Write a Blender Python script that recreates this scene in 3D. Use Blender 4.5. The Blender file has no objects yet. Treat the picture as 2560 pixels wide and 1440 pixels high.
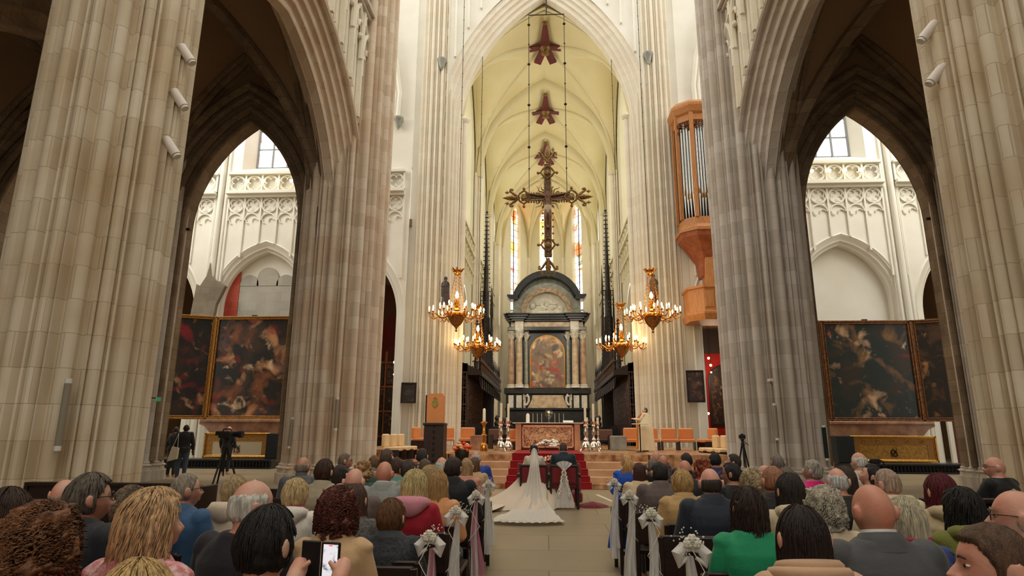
import bpy, math, random
from mathutils import Vector, Matrix, noise
PI = math.pi
R = math.radians
random.seed(7)
C = bpy.context.scene.collection
sc = bpy.context.scene

# ------------------------------------------------------------------ camera
F, HC, ROLL = 1550.0, 1.5, R(0.25)
PITCH = math.atan(363 / F)
YAW = math.atan(91 * math.cos(PITCH) / F)
fw = Vector((-math.sin(YAW) * math.cos(PITCH), math.cos(YAW) * math.cos(PITCH), math.sin(PITCH)))
rt0 = Vector((math.cos(YAW), math.sin(YAW), 0))
up0 = rt0.cross(fw)
rt = math.cos(ROLL) * rt0 + math.sin(ROLL) * up0
up = -math.sin(ROLL) * rt0 + math.cos(ROLL) * up0
cam = bpy.data.cameras.new('camera')
cam.sensor_width = 36.0
cam.lens = F / 2560 * 36.0
cam.clip_start, cam.clip_end = 0.05, 400
camo = bpy.data.objects.new('camera', cam)
camo.matrix_world = Matrix(((rt.x, up.x, -fw.x, 0), (rt.y, up.y, -fw.y, 0), (rt.z, up.z, -fw.z, HC), (0, 0, 0, 1)))
C.objects.link(camo)
sc.camera = camo

def at(u, v, Y):                      # the point at depth Y along the church that sits on the sight line of (u, v)
    d = fw * F + rt * (u - 1280) + up * (720 - v)
    k = Y / d.y
    return Vector((d.x * k, Y, HC + d.z * k))

# ------------------------------------------------------------------ light
sc.view_settings.view_transform = 'Standard'
sc.view_settings.look = 'None'
sc.view_settings.gamma = 1
sc.view_settings.use_curve_mapping = False
sc.view_settings.exposure = 0.08
sc.cycles.max_bounces = 8
w = bpy.data.worlds.new('sky')
sc.world = w
w.use_nodes = True
w.node_tree.nodes['Background'].inputs[0].default_value = (1.0, 0.955, 0.88, 1)
w.node_tree.nodes['Background'].inputs[1].default_value = 1.65

def area(name, loc, rot, sx, sy, power, col=(1, .95, .86), spread=180):
    l = bpy.data.lights.new(name, 'AREA'); l.shape = 'RECTANGLE'; l.size, l.size_y = sx, sy
    l.energy = power; l.color = col; l.spread = R(spread)
    o = bpy.data.objects.new(name, l); o.location = loc; o.rotation_euler = rot; C.objects.link(o)
    o.visible_camera = True
    return o
def point(name, loc, power, col=(1, .72, .42), rad=.1):
    l = bpy.data.lights.new(name, 'POINT'); l.energy = power; l.color = col; l.shadow_soft_size = rad
    o = bpy.data.objects.new(name, l); o.location = loc; C.objects.link(o); return o
def spot(name, loc, target, power, col=(1, .86, .66), ang=60, rad=.15, blend=.6):
    l = bpy.data.lights.new(name, 'SPOT'); l.energy = power; l.color = col; l.spot_size = R(ang); l.spot_blend = blend; l.shadow_soft_size = rad
    o = bpy.data.objects.new(name, l); o.location = loc
    o.rotation_euler = (Vector(target) - Vector(loc)).to_track_quat('-Z', 'Y').to_euler(); C.objects.link(o); return o
spot('altar_spot_left', (-5.6, 8.6, 7.2), (.6, 21.5, .6), 650, (1, .84, .64), 44, .1); spot('altar_spot_right', (5.6, 8.6, 7.2), (-.6, 21.5, .6), 650, (1, .84, .64), 44, .1)
spot('high_altar_fill_left', (-4.2, 45, 13.2), (.4, 58, 7.5), 1500, (1, .88, .7), 50, .2); spot('high_altar_fill_right', (4.2, 45, 13.2), (-.4, 58, 7.5), 1500, (1, .88, .7), 50, .2)  # added fill lamps that brighten the high altar, without any fixture
spot('stall_fill_left', (4.0, 37, 13.5), (-4.6, 38, 2.5), 500, (1, .84, .62), 60, .2); spot('stall_fill_right', (-4.0, 37, 13.5), (4.6, 38, 2.5), 500, (1, .84, .62), 60, .2)  # fill lamps added to lift the dark stall carving
area('transept_fill_left', (-22, 25.5, 21), (Vector((8, 5.5, -11))).to_track_quat('-Z', 'Y').to_euler(), 6, 8, 1300, (1, .97, .92)); area('transept_fill_right', (22, 25.5, 21), (Vector((-8, 5.5, -11))).to_track_quat('-Z', 'Y').to_euler(), 6, 8, 1300, (1, .97, .92))  # unseen area fills added to brighten the transept walls, no windows here
area('clerestory_left', (-6.1, -2, 20), (0, R(-70), 0), 7, 16, 420, (1, .93, .82)); area('clerestory_right', (6.1, -2, 20), (0, R(70), 0), 7, 16, 520, (1, .93, .82))


# ------------------------------------------------------------------ materials
def lin(c):
    return tuple((x / 255 / 12.92 if x <= 10 else ((x / 255 + .055) / 1.055) ** 2.4) for x in c)
def mat(name, col, rough=.6, metal=0, var=0, scale=4, col2=None, bump=0, bscale=30, emit=None, estr=0, spec=.5, stretch=(1, 1, 1), sheen=0, alpha=1, detail=4):
    m = bpy.data.materials.new(name); m.use_nodes = True
    nt = m.node_tree; b = nt.nodes['Principled BSDF']
    c = lin(col) + (1,)
    b.inputs['Base Color'].default_value = c
    b.inputs['Roughness'].default_value = rough
    b.inputs['Metallic'].default_value = metal
    b.inputs['Specular IOR Level'].default_value = spec
    if sheen: b.inputs['Sheen Weight'].default_value = sheen
    if alpha < 1: b.inputs['Alpha'].default_value = alpha
    if var or col2 or bump:
        tc = nt.nodes.new('ShaderNodeTexCoord'); mp = nt.nodes.new('ShaderNodeMapping'); mp.inputs['Scale'].default_value = stretch
        nt.links.new(tc.outputs['Object'], mp.inputs[0])
    if var or col2:
        n = nt.nodes.new('ShaderNodeTexNoise'); n.inputs['Scale'].default_value = scale; n.inputs['Detail'].default_value = detail
        nt.links.new(mp.outputs[0], n.inputs['Vector'])
        r = nt.nodes.new('ShaderNodeValToRGB')
        r.color_ramp.elements[0].position = .35; r.color_ramp.elements[1].position = .65
        c2 = lin(col2) + (1,) if col2 else tuple(max(0, x * (1 - var)) for x in c[:3]) + (1,)
        r.color_ramp.elements[0].color = c2
        r.color_ramp.elements[1].color = c
        nt.links.new(n.outputs['Fac'], r.inputs[0]); nt.links.new(r.outputs[0], b.inputs['Base Color'])
    if bump:
        n2 = nt.nodes.new('ShaderNodeTexNoise'); n2.inputs['Scale'].default_value = bscale; n2.inputs['Detail'].default_value = 3
        nt.links.new(mp.outputs[0], n2.inputs['Vector'])
        bp = nt.nodes.new('ShaderNodeBump'); bp.inputs['Strength'].default_value = bump; bp.inputs['Distance'].default_value = .02
        nt.links.new(n2.outputs['Fac'], bp.inputs['Height']); nt.links.new(bp.outputs[0], b.inputs['Normal'])
    if emit:
        b.inputs['Emission Color'].default_value = lin(emit) + (1,); b.inputs['Emission Strength'].default_value = estr
    return m

def stone(name, ca, cb, mortar, bw=.75, bh=.42, axis='xz', stain=None, mort=.006, sc_=1.0, stain_amt=.45, rough=.85):
    """coursed ashlar: block to block variation, thin joints, blotchy weathering with its own shape"""
    m = bpy.data.materials.new(name); m.use_nodes = True
    nt = m.node_tree; b = nt.nodes['Principled BSDF']; b.inputs['Roughness'].default_value = rough
    N = nt.nodes.new; L = nt.links.new
    tc = N('ShaderNodeTexCoord'); sp = N('ShaderNodeSeparateXYZ'); L(tc.outputs['Object'], sp.inputs[0])
    ad = N('ShaderNodeMath'); ad.operation = 'ADD'; L(sp.outputs['X'], ad.inputs[0]); L(sp.outputs['Y'], ad.inputs[1])
    cb_ = N('ShaderNodeCombineXYZ'); L(ad.outputs[0], cb_.inputs[0]); L(sp.outputs['Z'], cb_.inputs[1])
    br = N('ShaderNodeTexBrick'); L(cb_.outputs[0], br.inputs['Vector'])
    br.inputs['Scale'].default_value = 1.0; br.inputs['Brick Width'].default_value = bw; br.inputs['Row Height'].default_value = bh
    br.inputs['Mortar Size'].default_value = mort; br.inputs['Mortar Smooth'].default_value = .3; br.inputs['Bias'].default_value = 0
    br.inputs['Color1'].default_value = lin(ca) + (1,); br.inputs['Color2'].default_value = lin(cb) + (1,); br.inputs['Mortar'].default_value = lin(mortar) + (1,)
    n = N('ShaderNodeTexNoise'); n.inputs['Scale'].default_value = .9 * sc_; n.inputs['Detail'].default_value = 6; L(tc.outputs['Object'], n.inputs['Vector'])
    rp = N('ShaderNodeValToRGB'); rp.color_ramp.elements[0].position = .42; rp.color_ramp.elements[1].position = .68
    rp.color_ramp.elements[0].color = (0, 0, 0, 1); rp.color_ramp.elements[1].color = (stain_amt,) * 3 + (1,)
    L(n.outputs['Fac'], rp.inputs[0])
    mx = N('ShaderNodeMixRGB'); mx.blend_type = 'MIX'; L(rp.outputs[0], mx.inputs['Fac']); L(br.outputs['Color'], mx.inputs['Color1'])
    mx.inputs['Color2'].default_value = lin(stain or mortar) + (1,)
    L(mx.outputs[0], b.inputs['Base Color'])
    bp = N('ShaderNodeBump'); bp.inputs['Strength'].default_value = .35; bp.inputs['Distance'].default_value = .01; bp.invert = True
    L(br.outputs['Fac'], bp.inputs['Height'])
    n3 = N('ShaderNodeTexNoise'); n3.inputs['Scale'].default_value = 14; n3.inputs['Detail'].default_value = 5; L(tc.outputs['Object'], n3.inputs['Vector'])
    b2 = N('ShaderNodeBump'); b2.inputs['Strength'].default_value = .15; b2.inputs['Distance'].default_value = .02
    L(n3.outputs['Fac'], b2.inputs['Height']); L(bp.outputs[0], b2.inputs['Normal']); L(b2.outputs[0], b.inputs['Normal'])
    return m

M = {}
M['pier'] = stone('stone_pier_pale', (234, 222, 200), (214, 200, 174), (190, 172, 144), .7, .46, stain=(196, 168, 124), stain_amt=.55)
M['pier_pink'] = stone('stone_pier_pinkish', (226, 212, 192), (208, 190, 166), (188, 168, 144), .6, .42, stain=(206, 170, 138), stain_amt=.5)
M['pier_grey'] = stone('stone_pier_greyish', (212, 204, 194), (192, 182, 170), (178, 166, 152), .6, .42, stain=(190, 172, 148), stain_amt=.35)
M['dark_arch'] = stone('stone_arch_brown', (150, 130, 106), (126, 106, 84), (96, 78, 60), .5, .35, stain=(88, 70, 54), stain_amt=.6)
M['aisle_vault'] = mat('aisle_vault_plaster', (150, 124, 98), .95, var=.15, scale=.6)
M['white'] = mat('white_limewash', (236, 234, 222), .9, col2=(227, 224, 209), scale=.5, bump=.05, bscale=8)
M['white_stone'] = stone('white_dressed_stone', (236, 230, 212), (228, 221, 202), (206, 196, 174), 1.0, .5, stain=(232, 214, 186), stain_amt=.3, mort=.004)
M['cream_vault'] = mat('cream_vault_plaster', (232, 222, 178), .95, col2=(224, 210, 160), scale=.35)
M['cream_rib'] = mat('cream_rib_stone', (222, 212, 172), .9)
M['choir_wall'] = mat('choir_wall_cream', (232, 228, 202), .9, col2=(224, 218, 188), scale=.4)
M['dark_wood'] = mat('dark_brown_wood', (52, 30, 24), .45, col2=(34, 18, 14), scale=6, stretch=(1, 1, 8))
M['pew_wood'] = mat('pew_dark_wood', (46, 26, 20), .4, col2=(30, 16, 13), scale=5, stretch=(1, 6, 6), bump=.1)
M['stall_wood'] = mat('choir_stall_black_oak', (44, 30, 24), .5, col2=(24, 15, 12), scale=5)
M['oak'] = mat('organ_pale_oak', (196, 136, 78), .5, col2=(176, 114, 60), scale=5, stretch=(4, 4, .6))
M['gold'] = mat('gilt', (206, 160, 76), .32, metal=.85, col2=(170, 118, 50), scale=20)
M['gold_frame'] = mat('gilt_frame', (190, 138, 62), .4, metal=.55, col2=(140, 92, 36), scale=14)
M['brass'] = mat('polished_brass', (214, 150, 66), .22, metal=.9, col2=(176, 108, 42), scale=30)
M['silver'] = mat('polished_silver', (226, 220, 208), .18, metal=1)
M['tin'] = mat('organ_pipe_tin', (196, 200, 198), .25, metal=.9)
M['black'] = mat('black_matte', (16, 16, 18), .6)
M['iron'] = mat('dark_iron', (44, 36, 28), .5, metal=.6)
M['black_marble'] = mat('black_marble', (40, 42, 40), .3, col2=(22, 24, 24), scale=3)
M['white_marble'] = mat('white_marble', (226, 222, 208), .45, col2=(204, 198, 182), scale=3)
M['cream_marble'] = mat('cream_veined_marble', (214, 196, 164), .35, col2=(180, 150, 118), scale=2.5)
M['pink_marble'] = mat('pink_brown_marble', (190, 148, 116), .35, col2=(146, 100, 76), scale=2.5, detail=8)
M['grey_marble'] = mat('grey_green_marble', (168, 170, 160), .35, col2=(136, 138, 128), scale=3)
M['tan_marble'] = mat('tan_step_marble', (204, 164, 128), .32, col2=(184, 140, 104), scale=2.2, detail=8)
M['breccia'] = mat('brown_breccia_marble', (204, 158, 112), .3, col2=(128, 78, 48), scale=5, detail=10)
M['altar_marble'] = mat('altar_peach_marble', (222, 170, 128), .35, col2=(200, 142, 104), scale=2)
M['red_carpet'] = mat('red_carpet', (150, 10, 22), .95, var=.25, scale=40, bump=.2, bscale=200)
M['red_velvet'] = mat('red_velvet', (128, 10, 22), .8, var=.3, scale=20, sheen=.5)
M['red_wall'] = mat('red_painted_wall', (176, 26, 22), .8, var=.1)
M['orange_leather'] = mat('orange_tan_upholstery', (226, 146, 84), .5, var=.06, scale=6)
M['cream_leather'] = mat('cream_upholstery', (240, 208, 160), .5, var=.06, scale=6)
M['wax'] = mat('candle_wax', (246, 238, 214), .5)
M['flame'] = mat('lit_flame_bulb', (255, 236, 190), .5, emit=(255, 214, 140), estr=11)
M['dim_lamp'] = mat('round_lamp_glow', (255, 240, 210), .5, emit=(255, 226, 170), estr=4)
M['lamp_white'] = mat('spotlight_white_housing', (226, 216, 206), .4)
M['speaker_grey'] = mat('column_speaker_grey', (150, 142, 126), .5)
M['grey_dark'] = mat('charcoal_cloth_drape', (34, 40, 42), .85)
M['skin_glass'] = mat('spectacle_frame', (30, 26, 24), .3)
M['paper'] = mat('white_paper', (232, 230, 222), .8)
M['tulle'] = mat('white_tulle', (248, 246, 242), .9, alpha=.72, bump=.3, bscale=20, stretch=(1, 1, .2))
M['white_flower'] = mat('white_petals', (246, 242, 226), .7, var=.08, scale=60)
M['leaf'] = mat('green_leaves', (70, 92, 46), .6, col2=(40, 60, 28), scale=30)
M['orange_flower'] = mat('orange_petals', (240, 96, 40), .6, col2=(214, 52, 24), scale=30)
M['peach_flower'] = mat('peach_petals', (238, 186, 140), .6)

# ------------------------------------------------------------------ mesh builder
class MB:
    def __init__(s): s.v = []; s.f = []; s.mi = []; s.cur = 0
    def add(s, vs, fs):
        k = len(s.v); s.v += [tuple(p) for p in vs]; s.f += [tuple(i + k for i in f) for f in fs]; s.mi += [s.cur] * len(fs); return s
    def box(s, a, b):
        x0, y0, z0 = [min(p, q) for p, q in zip(a, b)]; x1, y1, z1 = [max(p, q) for p, q in zip(a, b)]
        return s.add([(x0, y0, z0), (x1, y0, z0), (x1, y1, z0), (x0, y1, z0), (x0, y0, z1), (x1, y0, z1), (x1, y1, z1), (x0, y1, z1)],
                     [(0, 3, 2, 1), (4, 5, 6, 7), (0, 1, 5, 4), (1, 2, 6, 5), (2, 3, 7, 6), (3, 0, 4, 7)])
    def cbox(s, c, d): return s.box([c[i] - d[i] / 2 for i in range(3)], [c[i] + d[i] / 2 for i in range(3)])
    def bbox(s, a, b, r=.01):         # box with bevelled edges (chamfer)
        a, b = [min(p, q) for p, q in zip(a, b)], [max(p, q) for p, q in zip(a, b)]
        r = min([r] + [(b[i] - a[i]) * .45 for i in range(3)])
        vs = []; idx = {}
        for sx in (0, 1):
            for sy in (0, 1):
                for sz in (0, 1):
                    sg = (sx, sy, sz)
                    for ax in range(3):
                        p = [(b[i] if sg[i] else a[i]) for i in range(3)]
                        for i in range(3):
                            if i != ax: p[i] += -r if sg[i] else r
                        idx[(sg, ax)] = len(vs); vs.append(p)
        fs = []
        for ax in range(3):
            o = [i for i in range(3) if i != ax]
            for sd in (0, 1):
                q = []
                for (p, t) in ((0, 0), (1, 0), (1, 1), (0, 1)):
                    sg = [0] * 3; sg[ax] = sd; sg[o[0]] = p; sg[o[1]] = t; q.append(idx[(tuple(sg), ax)])
                fs.append(q)
        for ax in range(3):
            o = [i for i in range(3) if i != ax]
            for p in (0, 1):
                for t in (0, 1):
                    g0 = [0] * 3; g0[o[0]] = p; g0[o[1]] = t; g1 = list(g0); g1[ax] = 1
                    fs.append([idx[(tuple(g0), o[0])], idx[(tuple(g1), o[0])], idx[(tuple(g1), o[1])], idx[(tuple(g0), o[1])]])
        for sx in (0, 1):
            for sy in (0, 1):
                for sz in (0, 1): fs.append([idx[((sx, sy, sz), i)] for i in range(3)])
        return s.add(vs, fs)
    def rings(s, rs, cap=True, closed=True):
        n = len(rs[0]); vs = [p for r_ in rs for p in r_]; fs = []
        for i in range(len(rs) - 1):
            for j in range(n if closed else n - 1):
                k = (j + 1) % n; fs.append((i * n + j, i * n + k, (i + 1) * n + k, (i + 1) * n + j))
        if cap and closed: fs.append(tuple(range(n))[::-1]); fs.append(tuple((len(rs) - 1) * n + j for j in range(n)))
        return s.add(vs, fs)
    def lathe(s, prof, c=(0, 0, 0), n=16, cap=True, ax='z'):
        rs = []
        for r_, z in prof:
            ring = []
            for j in range(n):
                a = 2 * PI * j / n; x, y = r_ * math.cos(a), r_ * math.sin(a)
                ring.append((c[0] + x, c[1] + y, c[2] + z) if ax == 'z' else ((c[0] + x, c[1] + z, c[2] + y) if ax == 'y' else (c[0] + z, c[1] + x, c[2] + y)))
            rs.append(ring)
        return s.rings(rs, cap)
    def tube(s, pts, r, n=8, cap=True):
        pts = [Vector(p) for p in pts]; rr = r if isinstance(r, (list, tuple)) else [r] * len(pts); rs = []
        t0 = (pts[1] - pts[0]).normalized(); a = t0.orthogonal().normalized()
        for i, p in enumerate(pts):
            t = (pts[min(i + 1, len(pts) - 1)] - pts[max(i - 1, 0)]).normalized()
            a = (a - t * a.dot(t)); a = a.normalized() if a.length > 1e-6 else t.orthogonal().normalized()
            b = t.cross(a); rs.append([p + (a * math.cos(2 * PI * j / n) + b * math.sin(2 * PI * j / n)) * rr[i] for j in range(n)])
        return s.rings(rs, cap)
    def ball(s, c, r, n=10, m=8, sq=(1, 1, 1)):
        vs = [(c[0], c[1], c[2] - r * sq[2])]; fs = []
        for i in range(1, m):
            t = -PI / 2 + PI * i / m
            for j in range(n):
                a = 2 * PI * j / n
                vs.append((c[0] + r * sq[0] * math.cos(t) * math.cos(a), c[1] + r * sq[1] * math.cos(t) * math.sin(a), c[2] + r * sq[2] * math.sin(t)))
        vs.append((c[0], c[1], c[2] + r * sq[2])); last = len(vs) - 1
        for j in range(n):
            k = (j + 1) % n; fs.append((0, 1 + k, 1 + j)); fs.append((last, 1 + (m - 2) * n + j, 1 + (m - 2) * n + k))
            for i in range(m - 2): fs.append((1 + i * n + j, 1 + i * n + k, 1 + (i + 1) * n + k, 1 + (i + 1) * n + j))
        return s.add(vs, fs)
    def prism(s, poly, a, b, ax='y'):   # polygon extruded along an axis
        def P(p, t): return (p[0], t, p[1]) if ax == 'y' else ((t, p[0], p[1]) if ax == 'x' else (p[0], p[1], t))
        n = len(poly)
        return s.add([P(p, a) for p in poly] + [P(p, b) for p in poly],
                     [tuple(range(n)), tuple(range(2 * n - 1, n - 1, -1))] + [(i, (i + 1) % n, n + (i + 1) % n, n + i) for i in range(n)])
    def ring(s, c, R_, r, ax='y', n=20, m=6, a0=0, a1=2 * PI, sq=1):
        k = n if a1 - a0 >= 2 * PI - 1e-6 else n + 1
        pts = []
        for i in range(k + (1 if k == n else 0)):
            a = a0 + (a1 - a0) * i / n; x, y = R_ * math.cos(a), R_ * sq * math.sin(a)
            pts.append((c[0] + x, c[1], c[2] + y) if ax == 'y' else ((c[0], c[1] + x, c[2] + y) if ax == 'x' else (c[0] + x, c[1] + y, c[2])))
        return s.tube(pts, r, m)
    def build(s, name, m, parent=None, smooth=True, loc=None, rot=None, ang=38):
        me = bpy.data.meshes.new(name); me.from_pydata(s.v, [], s.f)
        ms = m if isinstance(m, (list, tuple)) else [m]
        for x in ms: me.materials.append(x)
        if len(ms) > 1: me.polygons.foreach_set('material_index', s.mi)
        me.update()
        import bmesh
        b = bmesh.new(); b.from_mesh(me); bmesh.ops.recalc_face_normals(b, faces=b.faces); b.to_mesh(me); b.free()
        if smooth:
            me.polygons.foreach_set('use_smooth', [True] * len(me.polygons))
            try: me.set_sharp_from_angle(angle=R(ang))
            except Exception: pass
        o = bpy.data.objects.new(name, me); C.objects.link(o)
        if parent is not None: o.parent = parent
        if loc is not None: o.location = loc
        if rot is not None: o.rotation_euler = rot
        return o
def tag(o, label=None, cat=None, group=None, kind=None):
    if label: o['label'] = label
    if cat: o['category'] = cat
    if group: o['group'] = group
    if kind: o['kind'] = kind
    return o
def empty(name, loc, label, cat, group=None, rz=0):
    o = bpy.data.objects.new(name, None); C.objects.link(o); o.location = loc; o.rotation_euler = (0, 0, rz); o.empty_display_size = .2
    return tag(o, label, cat, group)
def struct(mb, name, m, label=None, smooth=True, ang=38):
    o = mb.build(name, m, None, smooth, ang=ang); o['kind'] = 'structure'
    if label: o['label'] = label
    return o
def kids(o): return [x for x in C.objects if x.parent == o]
def copy_tree(o, parent=None):
    c = o.copy(); C.objects.link(c); c.parent = parent
    for ch in list(o.children): copy_tree(ch, c)
    return c
# ------------------------------------------------------------------ architecture helpers
def arch_pts(a, zs, h, n=14, c=0.0, z0=None):
    """2-D pointed arch outline from left foot to right foot: half-span a, springing zs, rise h"""
    Rr = (a * a + h * h) / (2 * a); k = Rr - a        # centres at +-k from the middle
    tmax = math.asin(min(1, h / Rr)); out = []
    if z0 is not None: out += [(c - a, z0), (c - a, (z0 + zs) / 2)]
    L = [(c + k - Rr * math.cos(tmax * i / n), zs + Rr * math.sin(tmax * i / n)) for i in range(n + 1)]
    out += L; out += [(2 * c - x, z) for x, z in reversed(L[:-1])]
    if z0 is not None: out += [(c + a, (z0 + zs) / 2), (c + a, z0)]
    return out

def sweep_arch(mb, a, zs, h, c, prof, plane, ax, z0=0, n=14):
    """sweep a moulding profile [(outward offset, thickness coordinate)] along a pointed arch with jambs"""
    base = arch_pts(a, zs, h, n, c, z0); rs = []
    for i, (x, z) in enumerate(base):
        p0 = base[max(i - 1, 0)]; p1 = base[min(i + 1, len(base) - 1)]
        dx, dz = p1[0] - p0[0], p1[1] - p0[1]; l = math.hypot(dx, dz); nx, nz = -dz / l, dx / l
        apex = (i == len(base) // 2)
        ring = []
        for o, t in prof:
            k = o
            if apex:
                q = base[i - 1]; d0 = (x - q[0], z - q[1]); ll = math.hypot(*d0); cz = d0[0] / ll
                k = o / max(.35, cz)
            X, Z = x + nx * k, z + nz * k
            ring.append((X, plane + t, Z) if ax == 'y' else (plane + t, X, Z))
        rs.append(ring)
    m = len(prof); vs = [p for r_ in rs for p in r_]
    fs = [(i * m + j, i * m + j + 1, (i + 1) * m + j + 1, (i + 1) * m + j) for i in range(len(rs) - 1) for j in range(m - 1)]
    mb.add(vs, fs)

def spandrel(mb, outline, x0, x1, ztop, pos, ax):
    """flat wall face between an arch outline (2-D) and the rectangle x0..x1, ..ztop at coordinate pos"""
    n = len(outline)
    bot = [(x, z) for x, z in outline]
    mid = n // 2
    top = []
    for i, (x, z) in enumerate(bot):
        top.append((x, ztop))
    P = (lambda p: (p[0], pos, p[1])) if ax == 'y' else (lambda p: (pos, p[0], p[1]))
    vs = [P(p) for p in bot] + [P(p) for p in top]
    fs = [(i, i + 1, n + i + 1, n + i) for i in range(n - 1) if abs(bot[i][0] - bot[i + 1][0]) > 1e-5]
    mb.add(vs, fs)
    zb = min(z for x, z in bot)
    if x0 < bot[0][0] - 1e-4: mb.add([P((x0, zb)), P((bot[0][0], zb)), P((bot[0][0], ztop)), P((x0, ztop))], [(0, 1, 2, 3)])
    if x1 > bot[-1][0] + 1e-4: mb.add([P((bot[-1][0], zb)), P((x1, zb)), P((x1, ztop)), P((bot[-1][0], ztop))], [(0, 1, 2, 3)])

def moulding(depth, half, orders=3, soff=.32):
    """half profiles from the soffit centre out to both faces: stepped orders of rolls and hollows"""
    side = [(0, soff)]
    do = depth / orders; dt = (half - soff) / orders
    o, t = 0.0, soff
    for k in range(orders):
        # roll at the arris
        rr = min(do, dt) * .42
        for i in range(1, 7):
            a = PI * (i / 6)
            side.append((o + rr * .55 - rr * math.cos(a) * .9, t + rr * .35 * math.sin(a) + i * rr * .12))
        o1, t1 = o + do * .55, t + dt * .55
        # hollow
        o0, t0_ = side[-1]
        for i in range(1, 6):
            f = i / 5
            side.append((o0 + (o + do - o0) * f + math.sin(PI * f) * do * .18, t0_ + (t + dt - t0_) * f - math.sin(PI * f) * dt * .22))
        o += do; t += dt
    neg = [(o_, -t_) for o_, t_ in reversed(side)]
    return neg + side

def pier_r(th, shafts, core):
    r_ = core(th) if callable(core) else core
    for a, d, rr in shafts:
        da = (th - a + PI) % (2 * PI) - PI
        if abs(da) < PI / 2:
            s_ = d * math.sin(da)
            if abs(s_) < rr: r_ = max(r_, d * math.cos(da) + math.sqrt(rr * rr - s_ * s_))
    return r_
def clustered(seed, rad, major=8, rot=0.0, el=1.0):
    """shafts of a bundle pier: big rolls with small rolls and fillets between"""
    sh = []
    for k in range(major):
        a = rot + 2 * PI * k / major; w_ = 2 * PI / major
        sh.append((a, rad * .885, rad * .115)); sh.append((a, rad * .76, rad * .18))
        for sgn in (-1, 1):
            sh.append((a + sgn * w_ * .28, rad * .88, rad * .05))
            sh.append((a + sgn * w_ * .5, rad * .83, rad * .11))
    return sh
def pier(name, c, rad, z1, m, label=None, base=True, major=9, rot=PI / 8, n=288, pz=.75, seed=1, zb=0):
    def dep(t):
        q = abs(t - .5)
        if q < .15: return .11 * (1 - math.sqrt(max(0, 1 - (q / .15) ** 2)))
        if q < .30: f = (q - .15) / .15; return .11 + .10 * math.sin(PI * f) - .07 * f
        if q < .34: return .035
        if q < .41: f = (q - .34) / .07; return .035 + .085 * math.sin(PI * f)
        return .03 - .03 * ((q - .41) / .09)
    prof = [rad * (1 - dep(((2 * PI * j / n - rot) / (2 * PI / major) + .5) % 1)) for j in range(n)]
    rs = []
    def ring(z, off, smoothk=0.0, fac=1.0):
        out = []
        for j in range(n):
            a = 2 * PI * j / n
            r_ = prof[j] * (1 - smoothk) + rad * 1.02 * smoothk + off
            out.append((c[0] + r_ * math.cos(a), c[1] + r_ * math.sin(a), z))
        return out
    if base:
        for z, off, k in ((0, .13, .5), (pz * .62, .13, .5), (pz * .64, .08, .5), (pz * .86, .07, .4), (pz * .9, .11, .3), (pz * .94, .13, .3), (pz * .98, .1, .2), (pz * 1.04, .04, .15), (pz * 1.12, .06, .1), (pz * 1.2, .01, 0), (pz * 1.28, 0, 0)):
            rs.append(ring(zb + z, off, k))
    else: rs.append(ring(zb, 0))
    for k in range(1, 9): rs.append(ring(zb + pz * 1.28 + (z1 - zb - pz * 1.28) * k / 8, 0))
    mb = MB(); mb.rings(rs)
    return struct(mb, name, m, label, ang=24)

def cross_vault(x0, x1, y0, y1, zs, zx, zy, m, name, label=None, n=24, ribm=None, rib=.14, ribname='trim_2'):
    """groin vault: x-profile rises to zx in the middle, y-profile to zy"""
    cx, cy = (x0 + x1) / 2, (y0 + y1) / 2; ax_, ay_ = (x1 - x0) / 2, (y1 - y0) / 2
    def prof(t, a, h):
        Rr = (a * a + h * h) / (2 * a); k = Rr - a; s_ = min(Rr, abs(t) + k); return math.sqrt(max(0, Rr * Rr - s_ * s_))
    def Z(x, y): return zs + max(prof(x - cx, ax_, zx - zs), prof(y - cy, ay_, zy - zs))
    mb = MB(); vs = []; fs = []
    for i in range(n + 1):
        for j in range(n + 1): x = x0 + (x1 - x0) * i / n; y = y0 + (y1 - y0) * j / n; vs.append((x, y, Z(x, y)))
    for i in range(n):
        for j in range(n): fs.append((i * (n + 1) + j, (i + 1) * (n + 1) + j, (i + 1) * (n + 1) + j + 1, i * (n + 1) + j + 1))
    mb.add(vs, fs); o = struct(mb, name, m, label)
    if ribm:
        rb = MB()
        for sgn in (1, -1):
            pts = []
            for i in range(33):
                t = -1 + 2 * i / 32; x = cx + ax_ * t; y = cy + ay_ * t * sgn; pts.append((x, y, Z(x, y) - rib * .3))
            rb.tube(pts, rib, 8); 
            rb.tube([(p[0], p[1], p[2] - rib * .8) for p in pts], rib * .45, 6)
        for k_, (e0, e1) in enumerate((((x0, y0), (x0, y1)), ((x1, y0), (x1, y1)), ((x0, y0), (x1, y0)), ((x0, y1), (x1, y1)))):
            sx_, sy_ = (1 if e0[0] < cx else -1), (1 if e0[1] < cy else -1)
            for w_, rr_ in ((0, rib * 1.15), (rib * 1.7, rib * .8), (rib * 2.9, rib * .5)) if rib > .15 else ((0, rib * .8),):
                pts = []
                for i in range(25):
                    t = i / 24; x = e0[0] + (e1[0] - e0[0]) * t; y = e0[1] + (e1[1] - e0[1]) * t
                    xo = (w_ * sx_ if k_ < 2 else 0); yo = (w_ * sy_ if k_ > 1 else 0)
                    z = zs + (prof(y - cy, ay_, zy - zs) if k_ < 2 else prof(x - cx, ax_, zx - zs)); pts.append((x + xo, y + yo, z - rib * .5 + w_ * .1))
                rb.tube(pts, rr_, 8)
        struct(rb, ribname, ribm)
    return Z

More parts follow.
